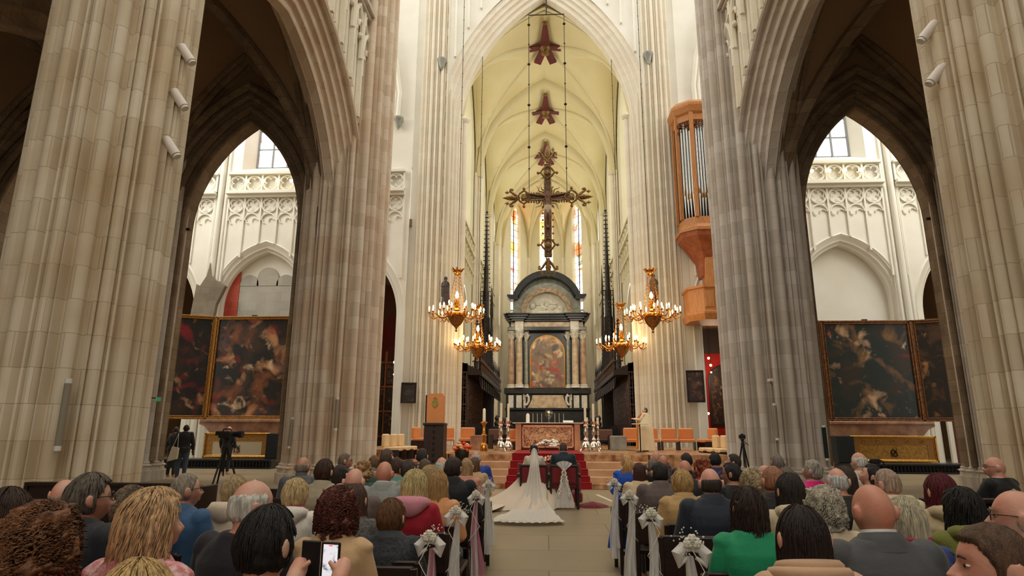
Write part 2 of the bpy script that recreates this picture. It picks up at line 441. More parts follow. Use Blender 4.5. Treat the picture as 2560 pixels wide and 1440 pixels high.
def quatre(mb, c, r_, ax='y', t=.035, n=18):
    """quatrefoil inside a circle, in relief"""
    mb.ring(c, r_, t, ax, n, 6)
    for k in range(4):
        a = PI / 4 + k * PI / 2; d = r_ * .47
        cc = (c[0] + d * math.cos(a), c[1], c[2] + d * math.sin(a)) if ax == 'y' else (c[0], c[1] + d * math.cos(a), c[2] + d * math.sin(a))
        mb.ring(cc, r_ * .42, t * .6, ax, 10, 5, a - 2.1, a + 2.1)

def cloth_noise(x, y, z, s=1): return noise.noise(Vector((x * s, y * s, z * s)))
# ------------------------------------------------------------------ glass and ambulatory materials
def glass(name, cols, est, sc_=2.0, white=(1, .97, .92), amt=.5, cell=(1, 1, 1)):
    m = bpy.data.materials.new(name); m.use_nodes = True; nt = m.node_tree; b = nt.nodes['Principled BSDF']; N = nt.nodes.new; L = nt.links.new
    tc = N('ShaderNodeTexCoord'); mp = N('ShaderNodeMapping'); mp.inputs['Scale'].default_value = cell; L(tc.outputs['Object'], mp.inputs[0])
    v = N('ShaderNodeTexVoronoi'); v.inputs['Scale'].default_value = sc_; L(mp.outputs[0], v.inputs['Vector'])
    n = N('ShaderNodeTexNoise'); n.inputs['Scale'].default_value = sc_ * .45; L(mp.outputs[0], n.inputs['Vector'])
    sp = N('ShaderNodeSeparateColor'); L(v.outputs['Color'], sp.inputs[0])
    r = N('ShaderNodeValToRGB'); r.color_ramp.interpolation = 'CONSTANT'; e = r.color_ramp.elements
    e[0].position = 0; e[0].color = white + (1,); e[1].position = .45; e[1].color = lin(cols[0]) + (1,)
    for i, c in enumerate(cols[1:]): x = e.new(.45 + .5 * (i + 1) / len(cols)); x.color = lin(c) + (1,)
    L(sp.outputs[0], r.inputs[0])
    rr = N('ShaderNodeValToRGB'); rr.color_ramp.elements[0].position = .5 - .1; rr.color_ramp.elements[1].position = .5 + .1; L(n.outputs['Fac'], rr.inputs[0])
    ml = N('ShaderNodeMath'); ml.operation = 'MULTIPLY'; ml.inputs[1].default_value = amt; L(rr.outputs[0], ml.inputs[0])
    mx = N('ShaderNodeMixRGB'); L(ml.outputs[0], mx.inputs['Fac']); mx.inputs['Color1'].default_value = white + (1,); L(r.outputs[0], mx.inputs['Color2'])
    L(mx.outputs[0], b.inputs['Emission Color']); b.inputs['Emission Strength'].default_value = est; b.inputs['Base Color'].default_value = (.3, .3, .3, 1); b.inputs['Roughness'].default_value = .2
    return m
M['glass_left'] = glass('stained_glass_transept', [(226, 40, 50), (110, 170, 70), (240, 206, 70), (220, 60, 60)], 2.4, 1.15, amt=1.0)
M['glass_right'] = glass('clear_glass_transept', [(220, 235, 245), (240, 240, 230)], 1.4, 1.5, amt=.4)
M['glass_choir'] = glass('bright_choir_glass', [(250, 244, 214), (244, 236, 190)], 3.0, 1.3, amt=.3)
M['glass_apse'] = glass('stained_glass_apse', [(196, 84, 30), (226, 160, 60), (150, 30, 22), (90, 90, 50), (210, 140, 80)], 3.0, 1.0, amt=1.0)
M['leading'] = mat('window_leading', (116, 120, 118), .6)
M['amb'] = mat('ambulatory_dark_wall', (96, 66, 50), .9, col2=(120, 30, 24), scale=.35)
# ------------------------------------------------------------------ floor
m = M['floor'] = bpy.data.materials.new('polished_floor_slabs'); m.use_nodes = True
nt = m.node_tree; N = nt.nodes.new; L = nt.links.new; b = nt.nodes['Principled BSDF']; b.inputs['Roughness'].default_value = .42; b.inputs['Specular IOR Level'].default_value = .35
tc = N('ShaderNodeTexCoord'); br = N('ShaderNodeTexBrick'); L(tc.outputs['Object'], br.inputs['Vector'])
br.inputs['Scale'].default_value = 1; br.inputs['Brick Width'].default_value = 1.9; br.inputs['Row Height'].default_value = 1.25; br.inputs['Mortar Size'].default_value = .008
br.inputs['Color1'].default_value = lin((164, 148, 120)) + (1,); br.inputs['Color2'].default_value = lin((152, 138, 112)) + (1,); br.inputs['Mortar'].default_value = lin((112, 98, 78)) + (1,)
n_ = N('ShaderNodeTexNoise'); n_.inputs['Scale'].default_value = .8; n_.inputs['Detail'].default_value = 7; L(tc.outputs['Object'], n_.inputs['Vector'])
mx = N('ShaderNodeMixRGB'); mx.blend_type = 'MULTIPLY'; mx.inputs['Fac'].default_value = .5; L(br.outputs['Color'], mx.inputs['Color1']); L(n_.outputs['Color'], mx.inputs['Color2'])
rp = N('ShaderNodeValToRGB'); rp.color_ramp.elements[0].position = .3; rp.color_ramp.elements[0].color = (.72, .7, .68, 1); rp.color_ramp.elements[1].position = .7; rp.color_ramp.elements[1].color = (1, 1, 1, 1)
L(n_.outputs['Fac'], rp.inputs[0]); L(rp.outputs[0], mx.inputs['Color2']); L(mx.outputs[0], b.inputs['Base Color'])
struct(MB().box((-34, -14, -.2), (34, 75, 0)), 'floor', M['floor'], 'polished grey beige stone slab floor of nave and transept', smooth=False)
mt = mat('floor_tape', (226, 218, 200), .6)
for k, (a, b_) in enumerate((((-1.38, 12.3), (-1.13, 13.9)), ((1.45, 14.9), (1.22, 16.5)), ((1.45, 14.9), (2.0, 14.9)), ((1.55, 12.4), (1.75, 11.3)), ((1.9, 8.4), (2.3, 8.4)), ((1.98, 9.0), (2.4, 9.0)))):
    d = (Vector(b_) - Vector(a)).normalized() * .045; nn = Vector((-d.y, d.x))
    q = [Vector(a) + nn, Vector(b_) + nn, Vector(b_) - nn, Vector(a) - nn]
    o = MB().prism([(p.x, p.y) for p in q], .001, .004, 'z').build('floor_marking', mt, smooth=False); o['kind'] = 'structure'

# ------------------------------------------------------------------ west building: nave arcade, aisles
AX = 6.82                                             # arcade line
Y1, Y2 = 8.6, 19.8
pier('pillar_nave_left', (-AX, Y1), 1.04, 22, M['pier'], 'pale ribbed stone nave pillar at the left', pz=.5)
pier('pillar_nave_right', (AX + .02, Y1), 1.04, 22, M['pier'], 'pale ribbed stone nave pillar at the right edge', pz=.5)
pier('pillar_crossing_left', (-AX - .02, Y2), 1.44, 26, M['pier_pink'], 'pinkish bundled stone crossing pillar left of the altar steps', major=10, pz=.5, n=360)
pier('pillar_crossing_right', (AX + .1, Y2), 1.44, 26, M['pier_grey'], 'greyish bundled stone crossing pillar right of the altar steps', major=10, pz=.5, n=360)
for s in (-1, 1):
    pier('pillar_aisle_' + ('left' if s < 0 else 'right'), (s * 13.65, Y2), 1.2, 14, M['pier_grey'], pz=.5)
    pier('pillar_aisle_' + ('left' if s < 0 else 'right') + '_west', (s * 13.65, Y1), 1.0, 14, M['pier_grey'], pz=.5, n=128)
    # arcade arch between nave and aisle
    nm = 'left' if s < 0 else 'right'
    a_out, a_in = 5.75, 5.0; cy = 14.2; zs = 7.0
    prof = moulding(.95, .76, 4, .12); a_in = 4.8
    mb = MB(); sweep_arch(mb, a_in, zs, 5.54, cy, prof, s * (AX + .2), 'x', z0=1.0)
    struct(mb, 'wall_arcade_arch_' + nm, M['pier_pink' if s < 0 else 'pier_grey'], 'moulded pointed arcade arch', ang=30)
    mb = MB()
    for t in (-s * .56, s * .96):
        out = arch_pts(a_out, zs, 6.5, 18, cy)
        spandrel(mb, out, Y1, Y2, 26, s * AX + t, 'x')
    mb.box((s * AX - .56, Y1, 25.9), (s * AX + .56, Y2, 26))
    struct(mb, 'wall_nave_' + nm, M['white_stone'], 'pale nave wall above the arcade', smooth=False)
    # arcade and wall of the bay behind the viewer, for the light
    struct(MB().box((s * AX - .6, -14, 13), (s * AX + .6, Y1, 20)), 'wall_nave_west_' + nm, M['white_stone'], smooth=False)
    # aisle to transept arches (frontal)
    for k, c in enumerate((10.42, 17.2)):
        a_in2 = 2.06 if k == 0 else 2.2; a_o = a_in2 + 1.05
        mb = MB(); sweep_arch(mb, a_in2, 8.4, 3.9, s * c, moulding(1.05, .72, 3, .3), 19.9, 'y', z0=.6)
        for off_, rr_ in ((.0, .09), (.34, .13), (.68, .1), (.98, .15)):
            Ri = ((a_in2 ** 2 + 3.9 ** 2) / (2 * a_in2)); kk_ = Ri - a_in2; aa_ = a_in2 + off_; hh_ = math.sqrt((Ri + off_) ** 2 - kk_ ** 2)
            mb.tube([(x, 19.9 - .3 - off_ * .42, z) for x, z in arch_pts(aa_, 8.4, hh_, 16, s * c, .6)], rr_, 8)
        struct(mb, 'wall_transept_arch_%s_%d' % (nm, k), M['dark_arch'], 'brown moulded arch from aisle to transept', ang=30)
        mb = MB()
        for t in (-.72, .72):
            x0, x1 = sorted((s * (c - 3.39), s * (c + 3.39)))
            spandrel(mb, arch_pts(a_o, 8.4, 4.85, 16, s * c), x0, x1, 26, 19.9 + t, 'y')
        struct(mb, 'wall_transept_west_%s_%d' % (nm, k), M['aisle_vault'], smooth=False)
    # bay wall between aisles has its own arch
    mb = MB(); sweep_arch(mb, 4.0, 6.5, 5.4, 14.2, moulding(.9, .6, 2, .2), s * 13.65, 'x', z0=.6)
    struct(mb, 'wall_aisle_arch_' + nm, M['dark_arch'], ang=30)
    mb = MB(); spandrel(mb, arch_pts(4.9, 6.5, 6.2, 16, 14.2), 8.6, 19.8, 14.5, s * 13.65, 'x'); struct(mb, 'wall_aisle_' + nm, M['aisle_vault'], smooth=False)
    # aisle vaults
    x0, x1 = sorted((s * 7.3, s * 13.6))
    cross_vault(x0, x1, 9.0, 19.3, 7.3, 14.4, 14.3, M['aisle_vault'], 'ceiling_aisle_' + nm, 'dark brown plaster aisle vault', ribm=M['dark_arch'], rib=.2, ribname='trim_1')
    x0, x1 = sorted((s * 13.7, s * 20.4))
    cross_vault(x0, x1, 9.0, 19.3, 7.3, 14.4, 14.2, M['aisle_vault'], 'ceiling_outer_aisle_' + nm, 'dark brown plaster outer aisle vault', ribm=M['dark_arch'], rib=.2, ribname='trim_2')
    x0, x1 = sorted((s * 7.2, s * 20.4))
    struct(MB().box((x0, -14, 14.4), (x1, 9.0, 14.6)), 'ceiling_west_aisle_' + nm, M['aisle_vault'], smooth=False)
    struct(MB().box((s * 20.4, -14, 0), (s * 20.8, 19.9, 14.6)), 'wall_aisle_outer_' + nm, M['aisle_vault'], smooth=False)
    # dark little ceiling holes
    # nave side blind tracery in the spandrel
    mb = MB(); xf = s * (AX - .57)
    rs_ = random.Random(5)
    def lo(y):
        d = abs(y - 14.2)
        return 7.0 + math.sqrt(max(.01, 6.54 ** 2 - (d + .79) ** 2)) if d < 5.75 else 7.0
    for side in (1, -1):
        for i in range(5):
            y = 14.2 + side * (4.95 - i * .95); zb = lo(y) + .12
            mb.box((xf, y - .07, zb), (xf - s * .16, y + .07, 26)); mb.box((xf, y + side * .45 - .04, max(zb, lo(y + side * .45))), (xf - s * .08, y + side * .45 + .04, 26))
            for q in range(5):
                zz = 14.3 + .55 * i + q * 1.9; yc = y - side * .475
                if zz > 25: break
                X_ = xf - s * .1
                mb.tube([(X_, yc - .4, zz - 1.2), (X_, yc - .4, zz - .2), (X_, yc - .27, zz + .28), (X_, yc, zz + .62), (X_, yc + .27, zz + .28), (X_, yc + .4, zz - .2), (X_, yc + .4, zz - 1.2)], .085, 6)
                for g in (-1, 1): mb.ring((X_, yc + g * .19, zz - .12), .2, .06, 'x', 12, 6, PI * .5 - g * 1.2, PI * .5 + g * 1.9 if g > 0 else PI * 1.5); mb.ball((X_, yc + g * .22, zz - .42), .1, 8, 6, (.8, 1, 1))
                mb.ring((X_, yc, zz + .98), .3, .06, 'x', 14, 6)
    struct(mb, 'trim_3', M['white_stone'])
    # sloping carved string course across the tracery
    mb = MB(); mb.bbox((xf, 8.6, 15.62), (xf - s * .34, 19.3, 15.78), .02); mb.bbox((xf, 8.6, 15.5), (xf - s * .22, 19.3, 15.62), .02); struct(mb, 'trim_4', M['pier_grey'], smooth=False)
    # hood mould around the arch on the nave face
    out = arch_pts(5.78, 7.0, 6.54, 22, 14.2); mb = MB(); mb.tube([(xf, y, z) for y, z in out], .1, 8); struct(mb, 'trim_5', M['pier_pink' if s < 0 else 'pier_grey'])
# nave roof behind the viewer and above
struct(MB().box((-7.3, -14, 27.0), (7.3, 0, 27.3)), 'ceiling', M['white'], smooth=False)
struct(MB().box((-20, -14.3, 0), (20, -14, 11)), 'wall_west', M['white_stone'], smooth=False)

# ------------------------------------------------------------------ transept east wall
WY = 32.0
for s in (-1, 1):
    nm = 'left' if s < 0 else 'right'
    for k, c, op in ((0, 10.1, True), (1, 15.45, False), (2, 21.3, True)):
        hw = {0: 2.6, 1: 2.72, 2: 3.1}[k]; a_o = {0: 2.5, 1: 2.66, 2: 2.5}[k]; zsp, ri = (8.2, 3.5) if k == 1 else (7.6, 4.1)
        x0, x1 = sorted((s * (c - hw), s * (c + hw)))
        mb = MB(); zsill = 16.05
        out = arch_pts(a_o, zsp, ri, 14, s * c, 0.001)
        spandrel(mb, out, x0, x1, zsill, WY, 'y')
        struct(mb, 'wall_east_%s_%d' % (nm, k), M['white'], 'white limewashed transept wall', smooth=False)
        mb = MB(); sweep_arch(mb, a_o - .45 + .1 * (k == 1), zsp, ri - .55 + .1 * (k == 1), s * c, [(.0, .7), (0, .3), (.1, .26), (.18, .12), (.3, .1), (.42, -.02), (.5, -.06), (.56, 0)], WY, 'y', 0); struct(mb, 'wall_east_arch_%s_%d' % (nm, k), M['white'])
        # window above
        mb = MB(); ww = 1.34
        if k == 0: mb.box((x0, WY + .05, zsill), (x1, WY + .3, 30)); ww_ = ww
        if k: mb.box((x0, WY, zsill), (s * c - ww - .5, WY + .6, 30)); mb.box((s * c + ww + .5, WY, zsill), (x1, WY + .6, 30))
        if k: mb.add([(s * c - ww - .5, WY, zsill), (s * c + ww + .5, WY, zsill), (s * c + ww, WY + .8, zsill + .45), (s * c - ww, WY + .8, zsill + .45),
                (s * c - ww - .5, WY, 30), (s * c + ww + .5, WY, 30), (s * c + ww, WY + .8, 30), (s * c - ww, WY + .8, 30)], [(0, 1, 2, 3), (0, 3, 7, 4), (1, 5, 6, 2)])
        struct(mb, 'wall_east_upper_%s_%d' % (nm, k), M['white'], smooth=False)
        # balustrade and blind tracery bands
        mb = MB(); bx0, bx1 = x0 + .35, x1 - .35; nq = 5; st = (bx1 - bx0) / nq
        mb.box((bx0 - .05, WY - .35, 15.66), (bx1 + .05, WY + .1, 15.8)); mb.box((bx0 - .05, WY - .45, 14.48), (bx1 + .05, WY + .1, 14.66)); mb.box((bx0 - .05, WY - .25, 14.32), (bx1 + .05, WY, 14.48))
        for q in range(nq):
            xc = bx0 + st * (q + .5)
            quatre(mb, (xc, WY - .18, 15.16), .43, 'y', .045); quatre(mb, (xc, WY - .06, 13.88), .41, 'y', .045)
            mb.ring((xc, WY - .06, 13.0), .40, .045, 'y', 14, 6, 0, PI)
            for g in (-1, 1): mb.ring((xc + g * .17, WY - .05, 12.98), .15, .03, 'y', 10, 5, PI * .5 - g * 1.2, PI * .5 + g * 1.9 if g > 0 else PI * 1.5)
        for q in range(nq + 1):
            xc = bx0 + st * q; mb.box((xc - .05, WY - .24, 14.6), (xc + .05, WY - .12, 15.7))
            d = abs(xc - s * c); ztop = 11.7 - (d / 2.5) ** 2 * 2.6
            mb.box((xc - .045, WY - .1, max(9.5, ztop)), (xc + .045, WY, 14.4))
        struct(mb, 'trim_6', M['white'])
        if k != 0:
            # stained glass window
            wn = MB(); wn.box((s * c - ww, WY + .8, zsill + .45), (s * c + ww, WY + .83, 30)); M_ = None
            wo = struct(wn, 'window_%d' % (1 if s < 0 else 2), M.get('glass_' + nm) or M['white'], smooth=False)
            WG = globals().setdefault('WG', []); WG.append((wo, nm))
            mb = MB()
            for i in range(4): xx = s * c - ww + 2 * ww * i / 3; mb.box((xx - .04, WY + .7, zsill + .4), (xx + .04, WY + .8, 30))
            for i in range(14): zz = zsill + .45 + i * 1.15; mb.box((s * c - ww, WY + .74, zz - .03), (s * c + ww, WY + .8, zz + .03))
            struct(mb, 'window_frame', M['leading'] if 'leading' in M else M['iron'], smooth=False)
    for xx in (12.72, 18.3):
        mb = MB()
        for dx, rr in ((-.3, .09), (0, .15), (.3, .09)): mb.tube([(s * xx + dx, WY - .12 + abs(dx) * .3, 0), (s * xx + dx, WY - .12 + abs(dx) * .3, 30)], rr, 12)
        mb.box((s * xx - .42, WY - .02, 0), (s * xx + .42, WY + .1, 30)); struct(mb, 'trim_7', M['white'])
    # recess behind the blind arch (bay 1)
    x0, x1 = sorted((s * 12.9, s * 18.0))
    struct(MB().box((x0, WY + .7, 0), (x1, WY + .8, 12)), 'wall_niche_' + nm, M['white'], smooth=False)
    # filler between wall and choir pillar, wall rib springing from a corbel
    xs_ = sorted((s * 6.3, s * 7.55)); struct(MB().box((xs_[0], WY + .25, 0), (xs_[1], WY + .9, 34)), 'wall_choir_return_' + nm, M['white'], smooth=False)
    mb = MB(); mb.tube([(s * 8.4, WY - .15, 19.1), (s * 8.35, WY - .15, 20.6), (s * 8.6, WY - .2, 22.4), (s * 9.1, WY - .3, 24.2), (s * 10.0, WY - .5, 26.4)], .13, 8); mb.tube([(s * 8.65, WY - .1, 19.1), (s * 8.6, WY - .1, 20.6), (s * 8.85, WY - .15, 22.4), (s * 9.4, WY - .2, 24.2), (s * 10.3, WY - .4, 26.4)], .08, 6); struct(mb, 'trim_16', M['white'])
    # transept end wall
    struct(MB().box((s * 25, 19.9, 0), (s * 25.5, WY, 30)), 'wall_transept_end_' + nm, M['white_stone'], smooth=False)
    # ambulatory beyond the open arches
    mr = MB(); x0, x1 = sorted((s * 7.4, s * 27))
    mr.box((x0, 46, 0), (x1, 46.2, 13)); struct(mr, 'wall_ambulatory_' + nm, M['amb'] if 'amb' in M else M['red_wall'], smooth=False)
    struct(MB().box((x0, WY + .1, 12.6), (x1, 46.2, 13)), 'ceiling_ambulatory_' + nm, M['aisle_vault'], smooth=False)
    struct(MB().box((s * 26.9, WY, 0), (s * 27.1, 46.2, 13)), 'wall_ambulatory_end_' + nm, M['aisle_vault'], smooth=False)
    pier('pillar_choir_' + nm, (s * 6.4, 33.2), 1.25, 34, M['white_stone'], 'white bundled choir pillar', pz=.6, major=12, zb=.0, n=360)
# painted remains on the left niche: grey stone panel with three lobes, red side fields
mb = MB(); pts = []
cx = -15.45
zl = 7.0
mb.box((cx - 1.55, WY + .62, 3), (cx + 1.55, WY + .69, 9.5))
for (c_, r_, zc) in ((cx - 1.03, .52, 9.5), (cx, .6, 9.85), (cx + 1.03, .52, 9.5)):
    mb.prism([(c_ + r_ * math.cos(PI * i / 14), zc + r_ * math.sin(PI * i / 14)) for i in range(15)] + [(c_ - r_, 9.4), (c_ + r_, 9.4)], WY + .6, WY + .69, 'y')
struct(mb, 'wall_niche_panel', stone('bare_grey_stone', (176, 172, 158), (160, 158, 146), (140, 138, 126), .9, .5, stain=(196, 192, 178)), smooth=False)
mred = stone('red_painted_stone', (190, 80, 62), (176, 66, 50), (206, 120, 98), .6, .45, stain=(206, 110, 88), stain_amt=.6)
for a_, b_ in ((-17.95, -17.02), (-13.88, -12.95)):
    struct(MB().box((a_, WY + .6, 3), (b_, WY + .68, 10.6)), 'wall_niche_field', mred, smooth=False)
# weathered bare stone fragment on the shaft left of the niche
mb = MB(); mb.prism([(-19.15, 6.8), (-18.95, 9.3), (-18.75, 9.2), (-18.45, 9.75), (-18.32, 10.5), (-18.2, 9.8), (-17.9, 9.5), (-17.35, 9.2), (-17.75, 8.2), (-17.9, 6.8)], WY - .32, WY - .05, 'y')
struct(mb, 'wall_bare_fragment', stone('bare_brown_stone', (128, 118, 100), (108, 98, 82), (86, 78, 64), .5, .35, stain=(150, 140, 120)), smooth=False)

# ------------------------------------------------------------------ choir
PZ_ = .87
CY = (33.6, 41.8, 50.2, 58.5)
mb = MB(); sweep_arch(mb, 5.08, 18.3, 9.2, 0, moulding(1.05, .95, 4, .25), 33.2, 'y', z0=PZ_, n=18)
struct(mb, 'wall_choir_arch', M['white_stone'], 'white moulded choir arch', ang=30)
mb = MB(); spandrel(mb, arch_pts(6.08, 18.3, 10.6, 20, 0), -8, 8, 40, 32.3, 'y')
for i in range(-9, 10):
    x = i * .75; 
    if abs(x) < 5.85: 
        d = abs(x) / 5.88; zb = 18.5 + 10.3 * math.sqrt(max(0, 1 - d ** 1.7)) + .25
        mb.box((x - .06, 32.12, zb), (x + .06, 32.3, 40))
struct(mb, 'wall_choir_front', M['white'], 'white panelled wall above the choir arch', smooth=False)
for s in (-1, 1):
    nm = 'left' if s < 0 else 'right'
    for i in range(3):
        y0, y1 = CY[i], CY[i + 1]; yc = (y0 + y1) / 2
        # lower wall with arcade, triforium and window
        mb = MB(); spandrel(mb, arch_pts(2.6, 7.0, 3.6, 12, yc, PZ_), y0, y1, 14.4, s * 5.15, 'x')
        sweep_arch(mb, 2.25, 7.0, 3.1, yc, [(0, s * .5), (0, s * .2), (.15, s * .12), (.35, 0)], s * 5.15, 'x', PZ_)
        wz, wt, wh = 14.6, 22.6, 2.15
        mb.box((s * 5.15, y0, 14.4), (s * 5.6, y1, 14.6))
        spandrel(mb, arch_pts(wh, 21.2, 3.4, 12, yc, 14.6), y0, y1, 27.4, s * 5.15, 'x')
        sweep_arch(mb, wh - .3, 21.2, 3.0, yc, [(0, s * .75), (0, s * .45), (.15, s * .2), (.3, 0)], s * 5.15, 'x', 14.6)
        struct(mb, 'wall_choir_%s_%d' % (nm, i), M['choir_wall'], 'cream choir wall', smooth=False)
        g = struct(MB().box((s * 5.86, y0 + .6, 14.6), (s * 5.9, y1 - .6, 25)), 'window_%d' % (3 + i + (3 if s > 0 else 0)), M['glass_choir'] if 'glass_choir' in M else M['white'], smooth=False)
        mb = MB()
        for q in range(4): yy = yc + (q - 1.5) * 1.05; mb.box((s * 5.7, yy - .07, 14.6), (s * 5.86, yy + .07, 24.6))
        struct(mb, 'window_frame', M['choir_wall'], smooth=False)
        mb = MB()
        mb.box((s * 4.95, y0 + .3, 13.35), (s * 5.2, y1 - .3, 13.5)); mb.box((s * 4.95, y0 + .3, 14.3), (s * 5.2, y1 - .3, 14.45)); mb.box((s * 5.0, y0 + .3, 12.1), (s * 5.2, y1 - .3, 12.2))
        for q in range(8):
            yy = y0 + .7 + q * (y1 - y0 - 1.4) / 7
            quatre(mb, (s * 5.05, yy, 13.9), .36, 'x', .04, 12); mb.box((s * 5.02, yy - .5, 11.3), (s * 5.15, yy - .42, 13.3)); mb.ring((s * 5.05, yy, 12.7), .36, .04, 'x', 12, 5, 0, PI)
        struct(mb, 'trim_8', M['choir_wall'])
    for y in CY:
        mb = MB()
        for dy, dx, rr in ((-.34, .12, .09), (-.17, .2, .08), (0, .38, .16), (.17, .2, .08), (.34, .12, .09)): mb.tube([(s * (5.15 - dx), y + dy, PZ_), (s * (5.15 - dx), y + dy, 19.8)], rr, 10)
        mb.lathe([(.17, 0), (.28, .12), (.3, .2), (.2, .28)], (s * 4.77, y, 19.5), 12); struct(mb, 'trim_9', M['white_stone'])
# vaults
mb = MB(); spandrel(mb, arch_pts(5.0, 19.6, 7.5, 20, 0), -6, 6, 29, 33.75, 'y'); struct(mb, 'wall_choir_lunette', M['cream_vault'], smooth=False)
for i in range(3):
    cross_vault(-5.0, 5.0, CY[i], CY[i + 1], 19.6, 27.25, 26.4, M['cream_vault'], 'ceiling_choir_%d' % i, 'cream ribbed choir vault', ribm=M['cream_rib'], rib=.1, ribname='trim_10', n=28)
    mb = MB(); sweep_arch(mb, 4.62, 19.6, 7.3, 0, [(.35, -.3), (.12, -.26), (0, -.14), (-.06, 0), (0, .14), (.12, .26), (.35, .3)], CY[i + 1], 'y', 19.55, 18); struct(mb, 'trim_11', M['cream_rib'])
# apse: five window walls and a fan vault
AP = [(-5.0, 58.5), (-4.65, 62.6), (-1.95, 66.6), (1.95, 66.6), (4.65, 62.6), (5.0, 58.5)]
mbs = MB(); 
for i in range(5):
    a, b_ = Vector(AP[i] + (0,)), Vector(AP[i + 1] + (0,)); d = (b_ - a).normalized(); l = (b_ - a).length; nn = Vector((-d.y, d.x, 0))  # outward
    if (a + nn - Vector((0, 61, 0))).length < (a - nn - Vector((0, 61, 0))).length: nn = -nn
    hw = .62 if i == 2 else .72; c_ = l / 2; wm = MB()
    out = arch_pts(hw + .15, 24.9, 1.45, 8, c_, 12.0)
    P3 = lambda t, z, o=0: tuple(a + d * t + nn * o + Vector((0, 0, z)))
    n = len(out)
    for (q0, q1) in zip(out[:-1], out[1:]):
        if abs(q0[0] - q1[0]) > 1e-5: wm.add([P3(q0[0], q0[1]), P3(q1[0], q1[1]), P3(q1[0], 27.6), P3(q0[0], 27.6)], [(0, 1, 2, 3)])
        wm.add([P3(q0[0], q0[1]), P3(q1[0], q1[1]), P3(c_ + (q1[0] - c_) * .85, q1[1], .35), P3(c_ + (q0[0] - c_) * .85, q0[1], .35)], [(0, 1, 2, 3)])
    wm.add([P3(0, 0), P3(out[0][0], 0), P3(out[0][0], 27.6), P3(0, 27.6)], [(0, 1, 2, 3)]); wm.add([P3(out[-1][0], 0), P3(l, 0), P3(l, 27.6), P3(out[-1][0], 27.6)], [(0, 1, 2, 3)])
    wm.add([P3(out[0][0], 0), P3(out[-1][0], 0), P3(out[-1][0], 12), P3(out[0][0], 12)], [(0, 1, 2, 3)])
    struct(wm, 'wall_apse_%d' % i, M['choir_wall'], 'cream apse wall', smooth=False)
    gm = MB(); gm.add([P3(c_ - hw, 12, .36), P3(c_ + hw, 12, .36), P3(c_ + hw, 26.4, .36), P3(c_ - hw, 26.4, .36)], [(0, 1, 2, 3)])
    struct(gm, 'window_%d' % (9 + i), M['glass_apse'] if 'glass_apse' in M else M['white'], smooth=False)
    fm = MB(); fm.tube([P3(c_, 12, .3), P3(c_, 26.2, .3)], .05, 6)
    for z in [12 + .75 * q for q in range(19)]: fm.tube([P3(c_ - hw, z, .3), P3(c_ + hw, z, .3)], .025, 5)
    struct(fm, 'window_frame', M['iron'])
    sm = MB(); sm.tube([P3(0, 0, -.12), P3(0, 20.5, -.12)], .14, 8); sm.tube([P3(0, 0, -.08) , P3(0, 20.5, -.08)], .2, 8); struct(sm, 'trim_12', M['white_stone'])
    # vault web from wall top to the boss
    apex = Vector((0, 60.2, 27.25)); vm = MB(); G = 14; vs = []
    for u_ in range(G + 1):
        for v_ in range(G + 1):
            t = l * u_ / G; hwall = 19.8 + 6.6 * math.sqrt(max(0, 1 - (abs(t - c_) / c_) ** 1.8))
            w0 = a + d * t; f = v_ / G
            x, y = w0.x + (apex.x - w0.x) * f, w0.y + (apex.y - w0.y) * f
            zr = 19.8 + 7.45 * math.sqrt(max(0, 1 - (1 - f) ** 2.2))
            vs.append((x, y, max(zr, hwall + (27.25 - hwall) * f * .9) if True else zr))
    vm.add(vs, [(p * (G + 1) + q, (p + 1) * (G + 1) + q, (p + 1) * (G + 1) + q + 1, p * (G + 1) + q + 1) for p in range(G) for q in range(G)])
    struct(vm, 'ceiling_apse_%d' % i, M['cream_vault'])
    rm = MB(); pts = []
    for q in range(15):
        f = q / 14; pts.append((a.x + (0 - a.x) * f, a.y + (60.2 - a.y) * f, 19.7 + 7.45 * math.sqrt(max(0, 1 - (1 - f) ** 2.2))))
    rm.tube(pts, .12, 7); struct(rm, 'trim_13', M['cream_rib'])
struct(MB().box((-8, 32.3, 28.2), (8, 67.5, 28.6)), 'ceiling_choir_cover', M['cream_vault'], smooth=False)
struct(MB().box((-7, 32.8, .0), (-5.0, 33.3, .87)), 'wall_choir_plinth_left', M['white'], smooth=False)

# ------------------------------------------------------------------ platform and steps
SZ = [0, .15, .30, .47, .66, .87]; SY = [18.0, 18.35, 18.85, 19.45, 20.1]
mb = MB()
for i in range(5):
    mb.cur = 1 if i in (0, 4) else 0
    mb.bbox((-3.15, SY[i], 0 if i == 0 else SZ[i] - .01), (3.15, SY[i + 1] + .05 if i < 4 else 20.8, SZ[i + 1]), .012)
struct(mb, 'floor_altar_steps', [M['tan_marble'], M['breccia']], 'tan marble altar steps', smooth=False)
mb = MB(); mb.bbox((-6.2, 20.6, 0), (-3.15, 31, .6), .01); mb.bbox((3.15, 20.6, 0), (6.2, 31, .6), .01); mb.box((-3.15, 20.5, 0), (3.15, 31, PZ_)); mb.box((-8.2, 24.4, 0), (-3.1, 31, PZ_)); mb.box((3.1, 24.4, 0), (8.2, 31, PZ_)); mb.box((-5.7, 30.9, 0), (5.7, 67, PZ_))
mb.bbox((-3.75, 20.1, 0), (-3.1, 24.5, PZ_), .01); mb.bbox((3.1, 20.1, 0), (5.6, 24.5, PZ_), .01)
struct(mb, 'floor_platform', M['breccia'], 'marble sanctuary platform', smooth=False)
mb = MB()
for i in range(5):
    z = SZ[i + 1]; y = SY[i]; hw = 1.2 - .02 * i
    mb.box((-hw, y - .012, SZ[i] + .002), (hw, y, z + .012)); mb.box((-hw, y - .012, z), (hw, SY[i + 1] if i < 4 else 24.1, z + .012))
